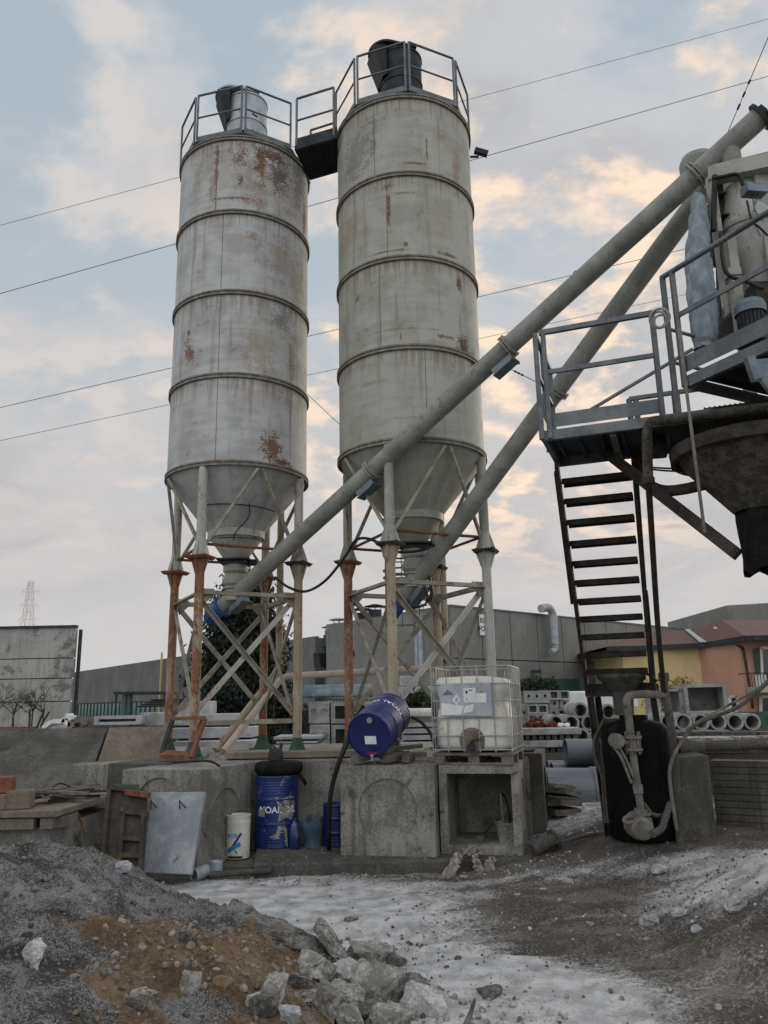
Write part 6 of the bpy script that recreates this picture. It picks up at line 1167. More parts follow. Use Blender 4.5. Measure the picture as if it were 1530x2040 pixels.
bush(1360, 1380, 33, .5, .5, 'thin dry twigs in front of the yellow wall', leafy, 220, .12)
rnd = random.Random(9)
for i, (px, lb) in enumerate(((-12, 'small bare tree at the very left edge'), (22, 'bare sapling left of the twin bare saplings'), (60, 'bare forked sapling before the concrete building'), (82, 'bare spreading sapling nearest the building corner'))):
    b0_ = at(px, 1452, 28); root = thing('bare_tree', (b0_.x, 28, 0), lb, 'tree', 'bare saplings'); m = mb(); br = mb(); tz_ = at(px, 1378, 28).z
    m.tube((b0_.x, 28, -.2), (b0_.x+.05, 28, tz_-.55), .035, .025, 7); m.build('trunk', bark, root)
    def grow(p, d, L, r, k):
        e = p + d*L; br.tube(p, e, r, r*.6, 5, cap=False)
        if k: 
            for _ in range(3): grow(p.lerp(e, rnd.uniform(.5, 1)), (d+V((rnd.gauss(0, .55), rnd.gauss(0, .55), rnd.gauss(.0, .3)))).normalized(), L*.68, r*.6, k-1)
    for _ in range(5): grow(V((b0_.x+.05, 28, tz_-.6-rnd.uniform(0, .3))), V((rnd.gauss(0, .7), rnd.gauss(0, .5), .75)).normalized(), .45, .018, 3)
    br.build('branches', bark, root)
# ---- stored precast: manhole boxes, rings, culverts, beams, slabs
def cubebox(px0, py0, px1, py1, Y, label, kind, rot=0):
    a, b_ = at(px0, py1, Y), at(px1, py0, Y); w, h = b_.x-a.x, b_.z-a.z; c, s = math.cos(rot), math.sin(rot); ex, ez = V((c, s, 0)), V((0, 0, 1)); O = V((a.x, a.y, a.z)); m = mb(); ey = V((-s, c, 0)); dpt = w
    if kind == 'square':
        t = w*.15
        for (x0_, x1_, z0_, z1_) in ((0, w, 0, t), (0, w, h-t, h), (0, t, t, h-t), (w-t, w, t, h-t)): m.prism([O+ex*x0_+ez*z0_, O+ex*x1_+ez*z0_, O+ex*x1_+ez*z1_, O+ex*x0_+ez*z1_], ey*dpt)
        m.prism([O+ex*t+ez*t+ey*dpt*.8, O+ex*(w-t)+ez*t+ey*dpt*.8, O+ex*(w-t)+ez*(h-t)+ey*dpt*.8, O+ex*t+ez*(h-t)+ey*dpt*.8], ey*dpt*.19)
    else:
        face_circle(m, O, ex, ez, w, h, w/2, h*.55, w*.17, .14, 20); m.add([O, O+ex*w, O+ex*w+ey*dpt, O+ey*dpt, O+ez*h, O+ex*w+ez*h, O+ex*w+ey*dpt+ez*h, O+ey*dpt+ez*h], [(4, 5, 6, 7), (3, 2, 6, 7), (0, 4, 7, 3), (1, 2, 6, 5), (0, 1, 2, 3)])
    return single(m, 'manhole_box', conc_y, label, 'manhole box', 'stacked manhole boxes')
for bx_ in ((1046, 1376, 1061, 1400, 22, 'leftmost top manhole box with a small round hole', 'round'), (1062, 1376, 1077, 1400, 22, 'second top manhole box with a small round hole', 'round'), (1078, 1375, 1094, 1400, 22, 'third top manhole box with a small round hole', 'round'), (1095, 1375, 1113, 1394, 22, 'top manhole box with square opening beside the round holed ones', 'square'), (1115, 1375, 1134, 1394, 22, 'top manhole box with square opening at the stack corner', 'square'), (1096, 1394.5, 1113, 1410, 22.1, 'low box with round hole under the square openings', 'round'), (1116, 1394.5, 1134, 1410, 22.1, 'low box with round hole at the stack corner', 'round'), (1052, 1403, 1071, 1422, 21.4, 'middle row manhole box with square opening nearest the caged tank', 'square'), (1072, 1403, 1091, 1422, 21.4, 'middle row manhole box with square opening beside its twin', 'square'), (1053, 1423, 1071, 1441, 21.4, 'bottom row manhole box with square opening nearest the caged tank', 'square'), (1072, 1423, 1091, 1441, 21.4, 'bottom row manhole box with square opening over the red scrap', 'square'), (1038, 1402, 1051, 1441, 21.6, 'narrow manhole box at the end of the rows', 'round'), (1112, 1412, 1132, 1431, 21.7, 'half hidden manhole box above the concrete pipes', 'square'), (1096, 1411, 1111, 1432, 21.7, 'half hidden manhole box with round hole above the pipes', 'round')): cubebox(*bx_)
def ring(px, py, rpx, Y, L, label, group, mat=conc_y, ax=(0.06, 1, 0)):
    c = at(px, py, Y); r = rpx/FPX*Y*1.0; d = V(ax).normalized(); m = mb(); m.lathe([(r*.74, 0), (r, 0), (r, L), (r*.74, L), (r*.74, 0)], c, 32, d); return single(m, 'concrete_pipe', mat, label, 'concrete pipe', group)
P0_ = [(1157, 1415, 'top concrete pipe of the small pyramid'), (1108, 1440, 'concrete pipe beside the red scrap'), (1139, 1440, 'concrete pipe below the lone top pipe'), (1174, 1440, 'concrete pipe of the pyramid next to the stair leg'), (1160, 1467, 'bottom concrete pipe under the beam end'), (1189, 1467, 'bottom concrete pipe behind the stair leg'), (1213, 1418, 'concrete pipe seen behind the funnel'), (1216, 1446, 'concrete pipe half hidden by the black tank')]
for px, py, lb in P0_: ring(px, py, 15, 20, 1.5, lb, 'concrete pipes in the pyramid stack')
for px, lb in ((1332, 'first concrete pipe in the row, behind the water pipe'), (1362, 'concrete pipe with a pale disc inside, second in the row'), (1397, 'third concrete pipe of the row, below the left edge of the open culvert'), (1431, 'concrete pipe under the open culvert, fourth in the row'), (1465, 'fifth concrete pipe of the row, just past the open culvert'), (1499, 'last concrete pipe of the row, with small things inside')):
    o = ring(px, 1438, 16, 19.5, 1.4, lb, 'row of concrete pipes on the planks')
q = at(1365, 1441, 19.8); m = mb(); m.tube(q, q+V((0, .05, 0)), .14, n=20); single(m, 'pale_disc', conc_l, 'pale disc lying inside a concrete pipe of the row', 'disc')
def culvert(px0, py0, px1, py1, Y, d, t, rot, label, mat=conc_y):
    a, b_ = at(px0, py1, Y), at(px1, py0, Y); w, h = b_.x-a.x, b_.z-a.z; return chamber(a, rot, w, d, h, label, mat, True, t*w, group='box culverts on the pipe row')
culvert(1368, 1362, 1441, 1423, 20, 1.0, .08, -.16, 'large open box culvert standing on the pipe row'); 
a, b_ = at(1312, 1424, 20.2), at(1362, 1372, 20.2); m = mb(); w, h = b_.x-a.x, b_.z-a.z
for c_, s_ in (((.04, 0, h/2), (.08, 1.0, h)), ((w-.06, 0, h/2), (.12, 1.0, h)), ((w/2-.01, 0, h-.03), (w-.18, 1.0, .06)), ((w/2-.01, 0, .03), (w-.18, 1.0, .06))): m.box(a+V(c_)+V((0, .5, 0)), s_)
single(m, 'through_culvert', conc_y, 'narrow box culvert with yellow bush showing through', 'culvert')
# plank layers under the row
for i, (y, lb) in enumerate(((1461, 'upper layer of long concrete planks under the pipe row'), (1471, 'middle ragged layer of long concrete planks'), (1482, 'lower dusty layer of long concrete planks on the wall'))):
    Y = 18.6-2.6*i; a, b_ = at(1205, y, Y), at(1640, y-4, Y); m = mb(); m.bar(a+V((0, .4, -.08)), b_+V((0, .4, -.08)), 1.6, .11)
    rnd = random.Random(i)
    for k in range(34): q = a.lerp(b_, k/33)+V((0, rnd.uniform(-.4, -.3), -.02+rnd.uniform(-.02, .02))); m.box(q, (rnd.uniform(.1, .3), .25, rnd.uniform(.04, .09)), Matrix.Rotation(rnd.uniform(-.3, .3), 3, 'Z'))
    single(m, 'concrete_planks', (conc_d, chunk_m, conc_d)[i], lb, 'planks')
m = mb(); a, b_ = at(1200, 1500, 13.5), at(1640, 1497, 13); m.bar(V((a.x, a.y, a.z/2)), V((b_.x, b_.y, a.z/2)), .3, a.z); single(m, 'yard_wall', conc_d, 'long low concrete wall behind the pier', 'wall')
# beams by the tank
for i, (x0, x1, y0, y1, lb) in enumerate(((1030, 1158, 1450, 1465, 'upper rough concrete beam behind the caged tank'), (1030, 1152, 1474, 1490, 'lower rough concrete beam behind the caged tank'), (1030, 1140, 1499, 1516, 'lowest plain concrete beam behind the caged tank'))):
    a, b_ = at(x0, y1, 16.5), at(x1, y0, 16.5); m = mb(); m.prism([V((a.x, 16.5, a.z)), V((b_.x, 16.5, a.z)), V((b_.x, 16.5, b_.z)), V((a.x, 16.5, b_.z))], (0, .8, 0)); single(m, 'concrete_beam', (conc_y, conc_y, conc_d)[i], lb, 'beam', 'beams behind the caged tank', .01)
    if i < 2:
        m = mb(); 
        for k in range(9): m.box((a.x+.1+k*(b_.x-a.x-.2)/8, 16.9, a.z-.05), (.09, .5, .095))
        single(m, 'timber_battens', wood, ('dark battens under the upper rough beam', 'dark battens under the lower rough beam')[i], 'battens')
m = mb(); a = at(1030, 1520, 16.6); b_ = at(1150, 1520, 16.6); m.bar(V((a.x, 17, a.z/2)), V((b_.x, 17, a.z/2)), .8, a.z-.05); single(m, 'support_block', conc_d, 'dark concrete support under the stacked beams', 'block')
m = mb(); rnd = random.Random(4); c = at(1075, 1448, 17.3)
for k in range(70): p = c+V((rnd.gauss(0, .26), rnd.uniform(-.2, .3), abs(rnd.gauss(0, .07)))); m.bar(p, p+V((rnd.uniform(-.12, .12), rnd.uniform(-.12, .12), rnd.uniform(-.05, .05))), .06, .03)
single(m, 'scrap_heap', redearth, 'reddish scrap heap on top of the rough beams', 'heap')
m = mb(); m.path([at(1112, 1447, 17), at(1122, 1444, 17), at(1134, 1447, 17)], lambda t: .045+.02*math.sin(9*t), 8, 4); single(m, 'plastic_bundle', whitel, 'white plastic bundle lying on the rough beam', 'bundle')
# grey plastic pipes
for i, (x0, x1, py, rpx, Y, lb) in enumerate(((1126, 1232, 1498, 24, 14.2, 'upper large grey plastic pipe left of the black tank'), (1090, 1180, 1529, 13, 15.0, 'slim grey plastic pipe showing behind the chamber'), (1086, 1215, 1576, 42, 13.4, 'huge grey plastic pipe lying on the ground'), (1100, 1220, 1548, 26, 14.4, 'grey plastic pipe behind the huge one'))):
    a, b_ = at(x0, py, Y), at(x1, py, Y); r = rpx/FPX*Y; m = mb(); m.lathe([(r*.94, 0), (r, 0), (r, (b_-a).length), (r*.94, (b_-a).length), (r*.94, 0)], a, 40, b_-a)
    if i == 2: L = (b_-a).length; m.lathe([(r*1.0, L-.32), (r*1.06, L-.3), (r*1.06, L+.1), (r*1.0, L+.1)], a, 40, b_-a)
    single(m, 'plastic_pipe', pvc, lb, 'plastic pipe', 'grey plastic pipes')
p = at(1116, 1615, 12.3); p.z = gh(p.x, p.y); m = mb()
for k in range(3): m.box(p+V((.0, 0, .06+.13*k)), (.42, .5, .08), Matrix.Rotation(.25*k+.3, 3, 'Z') @ Matrix.Rotation(.12*k, 3, 'Y'))
for k in range(5): m.box(p+V((.02+.05*(k % 2), -.2+.1*k, .40)), (.36, .05, .03), Matrix.Rotation(.4, 3, 'Z') @ Matrix.Rotation(.12, 3, 'Y'))
single(m, 'broken_pallet', wood, 'broken reddish pallet beside the rear chamber', 'pallet')
# stacks behind the silo platform
def back_chamber(px0, py0, px1, py1, Y, label, opn):
    a, b_ = at(px0, py1, Y), at(px1, py0, Y); return a, b_
for (x0, y0, x1, y1, lb) in ((615, 1397, 656, 1441, 'upper pale chamber with round recesses behind the silos'), (617, 1443, 657, 1490, 'lower pale chamber with round recesses behind the silos')):
    a, b_ = at(x0, y1, 18), at(x1, y0, 18); m = mb(); w, h = b_.x-a.x, b_.z-a.z; ex, ez = V((1, 0, 0)), V((0, 0, 1)); face_circle(m, a, ex, ez, w*.48, h, w*.24, h/2, w*.16, .03, 24); face_circle(m, a+ex*w*.485, ex, ez, w*.515, h, w*.26, h/2, w*.18, .03, 24)
    m.add([a, a+ex*w, a+ex*w+V((0, 1, 0)), a+V((0, 1, 0)), a+ez*h, a+ex*w+ez*h, a+ex*w+V((0, 1, 0))+ez*h, a+V((0, 1, 0))+ez*h], [(4, 5, 6, 7), (1, 2, 6, 5), (0, 4, 7, 3)]); single(m, 'storage_chamber', conc_y, lb, 'chamber', 'pale chambers behind the silos')
for (x0, y0, x1, y1, lb) in ((659, 1397, 735, 1441, 'upper open chamber beside the recessed pale ones'), (660, 1443, 735, 1490, 'lower open chamber beside the recessed pale ones')):
    a, b_ = at(x0, y1, 18), at(x1, y0, 18); chamber(a, 0, b_.x-a.x, .9, b_.z-a.z, lb, conc_y, True, .09, group='pale open chambers behind the silos')
a, b_ = at(602, 1390, 19.5), at(742, 1388, 19.5); m = mb(); n = 20; r = .30; vs = []
for e in (a, b_):
    for i in range(n+1): t = math.pi*i/n; vs.append(e+V((0, -r*math.cos(t), r*math.sin(t))))
m.add(vs, [(i, i+1, n+2+i, n+1+i) for i in range(n)], True); o = single(m, 'curved_cover', galv, 'curved grey metal cover lying on the pale chambers', 'cover'); md = o.modifiers.new('thickness', 'SOLIDIFY'); md.thickness = .02
SL = [(545, 640, 1466, 1474, 17, 'top slab of the small pale slab stack'), (550, 632, 1476, 1482, 17, 'second slab of the small pale slab stack'), (575, 642, 1483, 1491, 16.8, 'bottom slab of the small pale slab stack'),
      (345, 500, 1421, 1446, 19, 'big pale slab behind the rusty legs'), (340, 505, 1448, 1472, 18.5, 'second big pale slab behind the rusty legs'), (345, 505, 1475, 1492, 18, 'lower long pale slab behind the rusty legs'),
      (800, 872, 1437, 1449, 17, 'top white plank in the stack by the caged tank'), (800, 872, 1451, 1462, 17, 'second white plank in the stack by the caged tank'), (802, 874, 1464, 1475, 17, 'third white plank in the stack by the caged tank'), (800, 874, 1477, 1488, 17, 'fourth white plank in the stack by the caged tank'), (802, 874, 1490, 1500, 16.9, 'lowest white plank in the stack by the caged tank')]
for x0, x1, y0, y1, Y, lb in SL:
    a, b_ = at(x0, y1, Y), at(x1, y0, Y); m = mb(); m.prism([V((a.x, Y, a.z)), V((b_.x, Y, a.z)), V((b_.x, Y, b_.z)), V((a.x, Y, b_.z))], (0, 1.2, 0)); single(m, 'concrete_slab', conc_l, lb, 'slab', 'pale slabs stored behind the silos', .01)
a, b_ = at(195, 1444, 17), at(288, 1425, 17); fr_ = mb(); w, h = b_.x-a.x, b_.z-a.z; 
for c_, s_ in (((w/2, 0, h-.03), (w, .5, .06)), ((w/2, 0, .03), (w, .5, .06)), ((.05, 0, h/2), (.1, .5, h-.12)), ((w-.05, 0, h/2), (.1, .5, h-.12))): fr_.box(a+V(c_), s_)
fr_.box(a+V((w/2, .28, h/2)), (w, .04, h)); single(fr_, 'precast_trough', conc_l, 'pale precast trough on its side behind the brownish panel', 'trough')
a, b_ = at(288, 1446, 17.5), at(362, 1418, 17.5); m = mb(); m.box((a+b_)/2, (b_.x-a.x, .8, b_.z-a.z)); single(m, 'pale_block', conc_y, 'pale concrete block beside the trough', 'block', bevel=.02)
for k, (px, py, w, h, mt, lb) in enumerate(((118, 1440, .5, .16, whitel, 'crumpled white sheeting on the yard behind the dark panel'), (138, 1430, .16, .2, whitel, 'small white bag among the sheeting'), (160, 1438, .34, .22, conc_br, 'yellowish block beside the white sheeting'))):
    c = at(px, py, 17); m = mb(); 
    for j in range(5): m.box(c+V((w*(j-2)*.2, .1*(j % 2), h*.2*((j*7) % 3-1))), (w*.4, .3, h*.5), Matrix.Rotation(.3*(j-2), 3, 'Y') if k < 1 else None)
    single(m, ('white_sheeting', 'white_bag', 'yellowish_block')[k], mt, lb, ('sheeting', 'bag', 'block')[k])
c = at(320, 1408, 20); m = mb(); 
for k in range(4): m.lathe([(.55-.06*k, .05*k), (.6-.06*k, .05*k+.025), (.5-.06*k, .05*k+.045)], c+V((.05*k, 0, 0)), 28); 
single(m, 'stacked_covers', galv_d, 'stack of dark round covers behind the rusty leg', 'covers')
m = mb(); m.box(at(378, 1410, 20.5), (1.2, .8, .32)); single(m, 'white_crate', conc_l, 'white crate-like block behind the rusty legs', 'crate', bevel=.02)
# bus shelter, hedges, fences, row of posts
sh = thing('green_shelter', at(290, 1420, 30), 'small shelter with thin flat roof and green glass', 'shelter'); m = mb(); a, b_ = at(228, 1381, 30), at(332, 1380, 30); m.bar(a+V((0, .8, 0)), b_+V((0, .8, 0)), 1.8, .10); m.build('roof', galv_d, sh)
m = mb(); 
for px in (232, 262, 328): q = at(px, 1382, 30); m.bar(q, V((q.x, q.y, 0)), .06)
m.build('post', galv_d, sh)
m = mb(); a, b_ = at(241, 1420, 30.6), at(264, 1384, 30.6); m.prism([V((a.x, 30.6, 0)), V((b_.x, 30.6, 0)), V((b_.x, 30.6, b_.z)), V((a.x, 30.6, b_.z))], (0, .02, 0)); m.build('glass_panel', glassg, sh)
m = mb(); a, b_ = at(150, 1432, 32), at(345, 1428, 32); m.bar(V((a.x, 32, a.z/2)), V((b_.x, 32, a.z/2)), .2, a.z); single(m, 'boundary_wall', conc_d, 'dark boundary wall in front of the factory windows', 'wall')
m = mb(); a, b_ = at(360, 1420, 27), at(640, 1425, 27); m.bar(V((a.x, 27, a.z/2)), V((b_.x, 27, a.z/2)), .1, a.z); single(m, 'board_fence', rust_d, 'dark brown board fence at the foot of the conifer', 'fence')
m = mb(); a, b_ = at(640, 1392, 30), at(900, 1400, 28)
for i in range(40): q = a.lerp(b_, i/39); m.bar(V((q.x, q.y, 0)), q, .04)
m.bar(a, b_, .05); m.bar(a-V((0, 0, .5)), b_-V((0, 0, .5)), .04); m.bar(V((a.x, a.y+.2, .9)), V((b_.x, b_.y+.2, .9)), .05, 1.6); single(m, 'mesh_fence', green_p, 'green fence in front of the factory service rack', 'fence')
m = mb(); c = at(830, 1378, 24); m.box(c+V((0, 0, -.1)), (1.1, .6, .5)); m.box(c+V((-.2, 0, .3)), (.6, .6, .3)); single(m, 'white_cabinet', conc_l, 'white cabinet in the yard behind the silo legs', 'cabinet', bevel=.03)
a, b_ = at(735, 1420, 17.5), at(860, 1419, 17.5); m = mb(); m.tube(a, b_, .09, n=18); single(m, 'white_pipe', whitep, 'white pipe lying behind the cream silo legs', 'pipe')
m = mb(); a, b_ = at(1130, 1395, 24), at(1260, 1392, 24); m.bar((a+b_)/2-V((1, 0, 0)), (a+b_)/2+V((1, 0, 0)), .8, .5); single(m, 'white_van_body', whitel, 'white box body glimpsed behind the stair foot', 'box body', bevel=.05)
m = mb(); a = at(40, 1450, 22); b_ = at(-60, 1450, 22); m.bar(b_+V((0, 0, -.03)), at(72, 1449, 22)+V((0, 0, -.03)), .3, .10); single(m, 'timber_baulk', rust, 'rusty brown baulk on the yard below the bare saplings', 'baulk')
for i, px in enumerate((26, 58, 74, 80)):
    a = at(px, 1448, 21); b_ = at(px+(0, 2, 14, 18)[i], (1430, 1412, 1415, 1418)[i], 21); m = mb(); m.tube(a, b_, .025, n=6); single(m, 'steel_stake', rust_d, ('short dark stake left of the taller one', 'upright dark stake by the leaning pair', 'leaning dark stake of the pair', 'second leaning dark stake of the pair')[i], 'stake', 'dark stakes')
# ================================================================== RUBBLE
def rock(c, size, seed, flat=1.0, rot=0.0, tilt=0.0, npt=16, sub=3, rough=.06):
    rnd = random.Random(seed); bm = bmesh.new()
    for _ in range(npt):
        v = V((rnd.uniform(-1, 1), rnd.uniform(-1, 1), rnd.uniform(-1, 1))); mx = max(abs(v.x), abs(v.y), abs(v.z)); v = v/mx*rnd.uniform(.75, 1.0) if rnd.random() < .75 else v.normalized()
        bm.verts.new((v.x*size[0], v.y*size[1], v.z*size[2]))
    r = bmesh.ops.convex_hull(bm, input=bm.verts); bmesh.ops.delete(bm, geom=[g for g in r['geom_interior'] if isinstance(g, bmesh.types.BMVert)], context='VERTS')
    bmesh.ops.triangulate(bm, faces=bm.faces); bmesh.ops.bevel(bm, geom=list(bm.edges), offset=min(size)*.05, segments=1, affect='EDGES', profile=.6)
    bmesh.ops.triangulate(bm, faces=bm.faces); bmesh.ops.subdivide_edges(bm, edges=bm.edges, cuts=sub, use_grid_fill=True)
    s = max(size)
    for v in bm.verts:
        n = mnoise.fractal(v.co/s*2.4+V((seed, 0, 0)), .55, 2.2, 6); v.co += v.co.normalized()*n*s*rough*2.2
    R = Matrix.Rotation(rot, 3, 'Z') @ Matrix.Rotation(tilt, 3, 'Y')
    m = mb(); m.add([V(c)+R @ v.co for v in bm.verts], [[v.index for v in f.verts] for f in (bm.verts.index_update() or bm.faces)], False); bm.free(); return m
RK = [  # px, py, z, half sizes, rot, tilt, material, label
 (665, 1905, .22, (.085, .22, .30), .25, -.55, chunk_m, 'tall thin grey slab standing on edge in the rubble'),
 (622, 1938, .14, (.20, .20, .13), .3, .1, chunk_m, 'big grey block with a flat pale top in the rubble'),
 (740, 1912, .14, (.22, .16, .13), .1, .0, chunk_m, 'wide dark grey block behind the dusted one'),
 (702, 1950, .12, (.19, .18, .13), .6, .1, chunk_w, 'grey block capped with white dust'),
 (787, 1925, .08, (.11, .1, .08), .4, .2, chunk_d, 'dark chip at the end of the wide block'),
 (770, 1942, .05, (.10, .1, .07), .4, .2, chunk_d, 'small dark piece under the wide block'),
 (560, 1872, .28, (.30, .10, .07), -.25, .28, chunk_d, 'long dark slab sliding down the heap edge'),
 (610, 1985, .13, (.22, .11, .06), .05, .0, chunk_m, 'long low slab lying across the rubble'),
 (690, 1990, .12, (.16, .12, .09), .05, .1, chunk_m, 'rough grey lump beside the long low slab'),
 (750, 1985, .15, (.20, .17, .20), .8, .3, chunk_m, 'large rounded grey boulder in the rubble'),
 (815, 1985, .14, (.20, .18, .15), .3, .2, chunk_d, 'large dark boulder at the rubble edge'),
 (645, 2010, .16, (.13, .12, .17), .2, .15, chunk_m, 'upright squarish block near the bottom edge'),
 (550, 1992, .22, (.12, .11, .15), .5, .3, chunk_m, 'speckled grey lump beside the brown earth'),
 (527, 2022, .20, (.12, .12, .12), .9, .1, chunk_d, 'dark round lump at the bottom edge'),
 (572, 2030, .22, (.11, .09, .08), -.1, .0, conc_l, 'pale square block at the bottom edge'),
 (503, 1998, .26, (.065, .06, .06), .4, .1, chunk_w, 'small pale stone on the brown earth'),
 (840, 2015, .12, (.24, .16, .14), -.5, .35, chunk_w, 'white dusted slab leaning at the rubble edge'),
 (735, 2028, .08, (.16, .15, .12), .3, .1, chunk_d, 'dark block under the rounded boulder'),
 (700, 2045, .12, (.16, .14, .12), .8, .2, chunk_m, 'grey block cut by the bottom edge'),
 (775, 2045, .10, (.17, .15, .12), .2, .1, chunk_m, 'grey lump cut by the bottom edge near the white slab'),
 (590, 1965, .12, (.10, .09, .07), .2, .2, chunk_d, 'dark wedge below the big flat topped block'),
 (270, 1990, .50, (.24, .10, .06), .35, -.25, chunk_m, 'long pale stone lying on the brown earth'),
 (375, 1975, .48, (.12, .08, .15), .2, .15, chunk_m, 'wedge shaped stone in the brown earth'),
 (445, 1970, .40, (.12, .10, .10), .7, .1, weathered('brown_stone', S(110, 92, 72), S(140, 120, 98), 6, .95, 0, .5, 50), 'brownish stone right of the wedge stone'),
 (370, 1873, .74, (.13, .10, .12), .2, .2, chunk_d, 'crumbly grey lump on top of the brown earth'),
 (60, 1910, .82, (.13, .12, .13), .3, .1, chunk_w, 'pale rounded lump on the grey heap side'),
 (242, 1733, .60, (.13, .10, .08), .1, .0, conc_l, 'smooth white stone on the ridge of the heap'),
 (272, 2005, .42, (.09, .08, .08), .4, .2, chunk_d, 'dark stone under the long pale stone'),
 (980, 1984, .02, (.17, .14, .05), .2, .0, chunk_d, 'flat dark clod lying in the white dust'),
 (912, 1913, .02, (.055, .05, .035), .2, .0, chunk_d, 'small dark pebble beside its smaller twin'),
 (890, 1928, .015, (.04, .035, .02), .2, .0, chunk_d, 'tiny dark pebble in the white dust'),
 (1125, 1757, .06, (.15, .09, .06), .1, .0, chunk_w, 'white lump, largest of those along the kerb foot'),
 (1158, 1755, .05, (.09, .07, .05), .5, .0, chunk_m, 'grey lump beside the white lump'),
 (1316, 1738, .16, (.15, .10, .09), .3, .2, chunk_w, 'rounded pale stone near the powder heap'),
 (1322, 1716, .2, (.14, .08, .06), .1, .2, chunk_w, 'crumpled white lump behind the rounded pale stone'),
 (1345, 1767, .12, (.09, .06, .05), .1, .1, chunk_w, 'white chip in front of the rounded pale stone'),
 (1122, 1800, .04, (.09, .05, .05), .5, .4, chunk_m, 'tilted flat chip on the gravelly track'),
 (1030, 1783, .03, (.07, .04, .025), .1, .0, chunk_w, 'flat white chip on the gravelly track'),
 (1084, 1773, .03, (.08, .04, .025), .1, .0, chunk_w, 'second flat white chip nearer the kerb'),
 (1228, 1752, .05, (.07, .06, .05), .6, .3, chunk_d, 'dark shard standing on the track'),
 (1176, 1842, .03, (.06, .04, .03), .6, .3, chunk_w, 'white shard halfway along the track'),
 (1392, 1853, .2, (.11, .06, .05), .1, .1, conc_l, 'pale brick-like lump on the powder heap'),
 (1358, 1822, .2, (.13, .11, .07), .5, .1, chunk_w, 'powdery lump at the heap toe'),
 (1290, 1840, .12, (.22, .14, .08), .3, .1, chunk_w, 'long powdery lump spilled from the heap'),
 (1462, 1805, .4, (.20, .16, .13), .4, .2, chunk_w, 'big powder covered boulder on the white heap'),
 (700, 1833, .03, (.10, .07, .05), .3, .1, chunk_m, 'grey lump in the white dust behind the rubble'),
 (1180, 1597, .42, (.15, .12, .11), .4, -.3, chunk_m, 'grey boulder lying by the huge plastic pipe'),
 (700, 1716, .0, (.14, .06, .07), .0, .0, chunk_w, 'pale broken block at the kerb foot')]
for i, (px, py, z, sz, ro, ti, mt, lb) in enumerate(RK):
    z = z if py > 1860 and px < 860 else None
    r_ = ray(px, py); best = None
    for k in range(400):   # where the line of sight meets the terrain
        t = 3.0+k*.025; p = V((0, 0, H))+r_*t
        if p.z <= hh(p.x, p.y): best = p; break
    if best is None: best = atz(px, py, .05)
    sz = tuple(v*(.68 if px > 860 or py < 1850 else .6 if px < 450 else .88) for v in sz); c = best + V((0, 0, sz[2]*(.22 if px < 860 else .3))); m = rock(c, sz, i+1, 1, ro, ti); single(m, 'concrete_chunk' if px < 900 and py > 1850 else 'stone', mt, lb, 'rubble' if px < 900 and py > 1850 else 'stone', 'broken concrete by the heap' if px < 900 and py > 1850 else None)
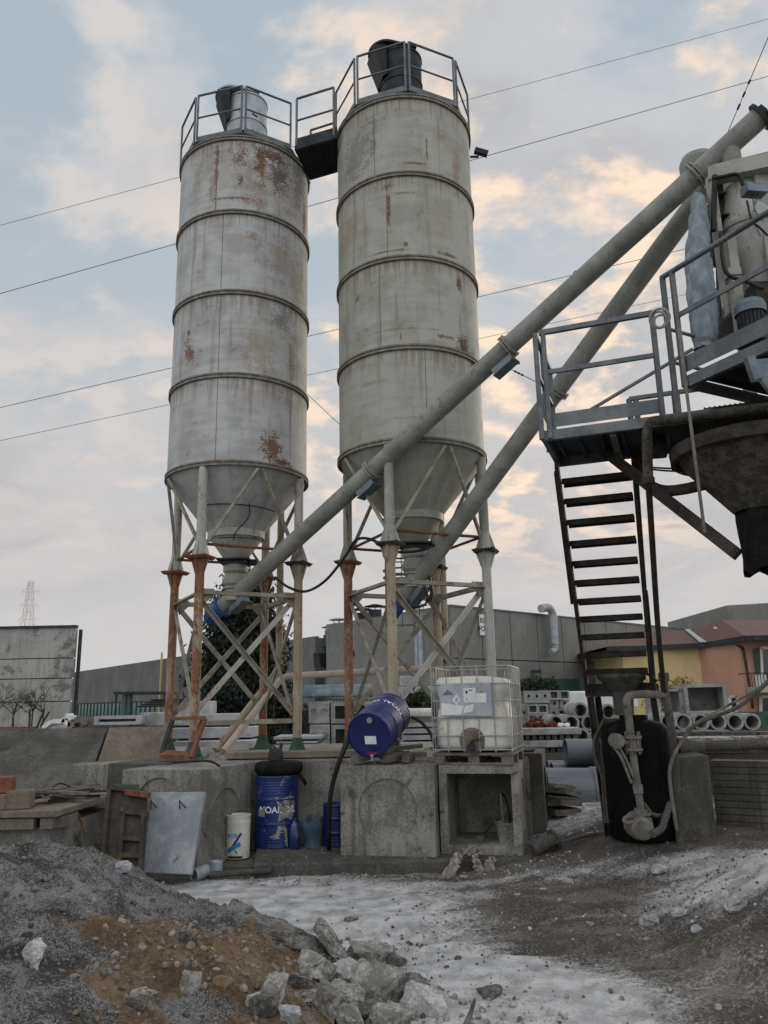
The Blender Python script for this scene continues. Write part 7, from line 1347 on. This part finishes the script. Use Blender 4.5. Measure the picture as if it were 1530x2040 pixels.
# countless small stones on heap and track
def pebbles(name, n, fn, smin, smax, mat, label, seed, z0=None):
    rnd = random.Random(seed); bm = bmesh.new(); bmesh.ops.create_icosphere(bm, subdivisions=1, radius=1); bv = [v.co.copy() for v in bm.verts]; bf = [[v.index for v in f.verts] for f in bm.faces]; bm.free(); m = mb()
    for _ in range(n):
        x, y = fn(rnd); s = smin*(smax/smin)**(rnd.random()**2.2); z = (hh(x, y) if z0 is None else z0)+s*.15; R = Matrix.Rotation(rnd.uniform(0, 6), 3, (rnd.random(), rnd.random(), rnd.random()+.01)); f = V((rnd.uniform(.7, 1.3), rnd.uniform(.6, 1.2), rnd.uniform(.45, .9)))
        m.add([V((x, y, z)) + R @ V((v.x*f.x*rnd.uniform(.8, 1.15), v.y*f.y*rnd.uniform(.8, 1.15), v.z*f.z))*s for v in bv], bf)
    o = m.build(name, mat); o['kind'] = 'stuff'; o['label'] = label; o['category'] = 'gravel'; return o
pebbles('gravel', 3000, lambda r: (r.uniform(-4.5, .3), r.uniform(3.9, 7.4)), .004, .032, chunk_d, 'grey gravel strewn over the spoil heap', 1)
pebbles('gravel', 700, lambda r: (r.gauss(-1.0, .6), r.gauss(5.5, .6)), .006, .035, weathered('brown_gravel', S(116, 104, 90), S(146, 134, 120), 9, .95, 0, .4, 50), 'brown grit in the earth of the heap', 2)
pebbles('gravel', 1900, lambda r: (r.gauss(1.9, 1.4), r.gauss(8.0, 1.0)), .004, .022, chunk_d, 'dark grit along the track', 3)
pebbles('gravel', 500, lambda r: (r.uniform(.3, 5), r.uniform(5.4, 10)), .004, .026, chunk_w, 'pale stones scattered over the yard', 4)
pebbles('gravel', 500, lambda r: (r.uniform(-1.9, 2.2), r.gauss(9.75, .12)), .006, .03, chunk_m, 'grit along the kerb foot', 5)
pebbles('gravel', 260, lambda r: (r.uniform(1.8, 3.2), r.uniform(10.6, 13)), .008, .05, chunk_w, 'rubble bits on the pale ground behind the stair', 6)
pebbles('gravel', 260, lambda r: (r.gauss(.35, .4), r.gauss(5.75, .3)), .006, .04, chunk_m, 'crumbs at the toe of the broken concrete', 7)
m = mb(); a = atz(928, 2045, .05); m.path([a, atz(938, 2018, .10), atz(946, 1990, .2)], lambda t: .022-.012*t, 7, 4); single(m, 'stick', wood, 'grey broken stick poking up at the bottom edge', 'stick')

pebbles('gravel', 420, lambda r: (r.uniform(-1.7, 1.6), 10.08+.9*r.random()**2), .004, .028, chunk_d, 'crumbs and grit lying on the kerb', 8, KZ)
pebbles('gravel', 160, lambda r: (r.uniform(-.55, 1.5), r.uniform(10.4, 10.9)), .004, .022, chunk_d, 'crumbs on the chamber tops under drum and tank', 9, 1.235)
pebbles('gravel', 500, lambda r: (r.uniform(-3.6, 1.6), r.uniform(11.65, 13.5)), .005, .03, chunk_d, 'grit on the silo platform', 10, PLAT)
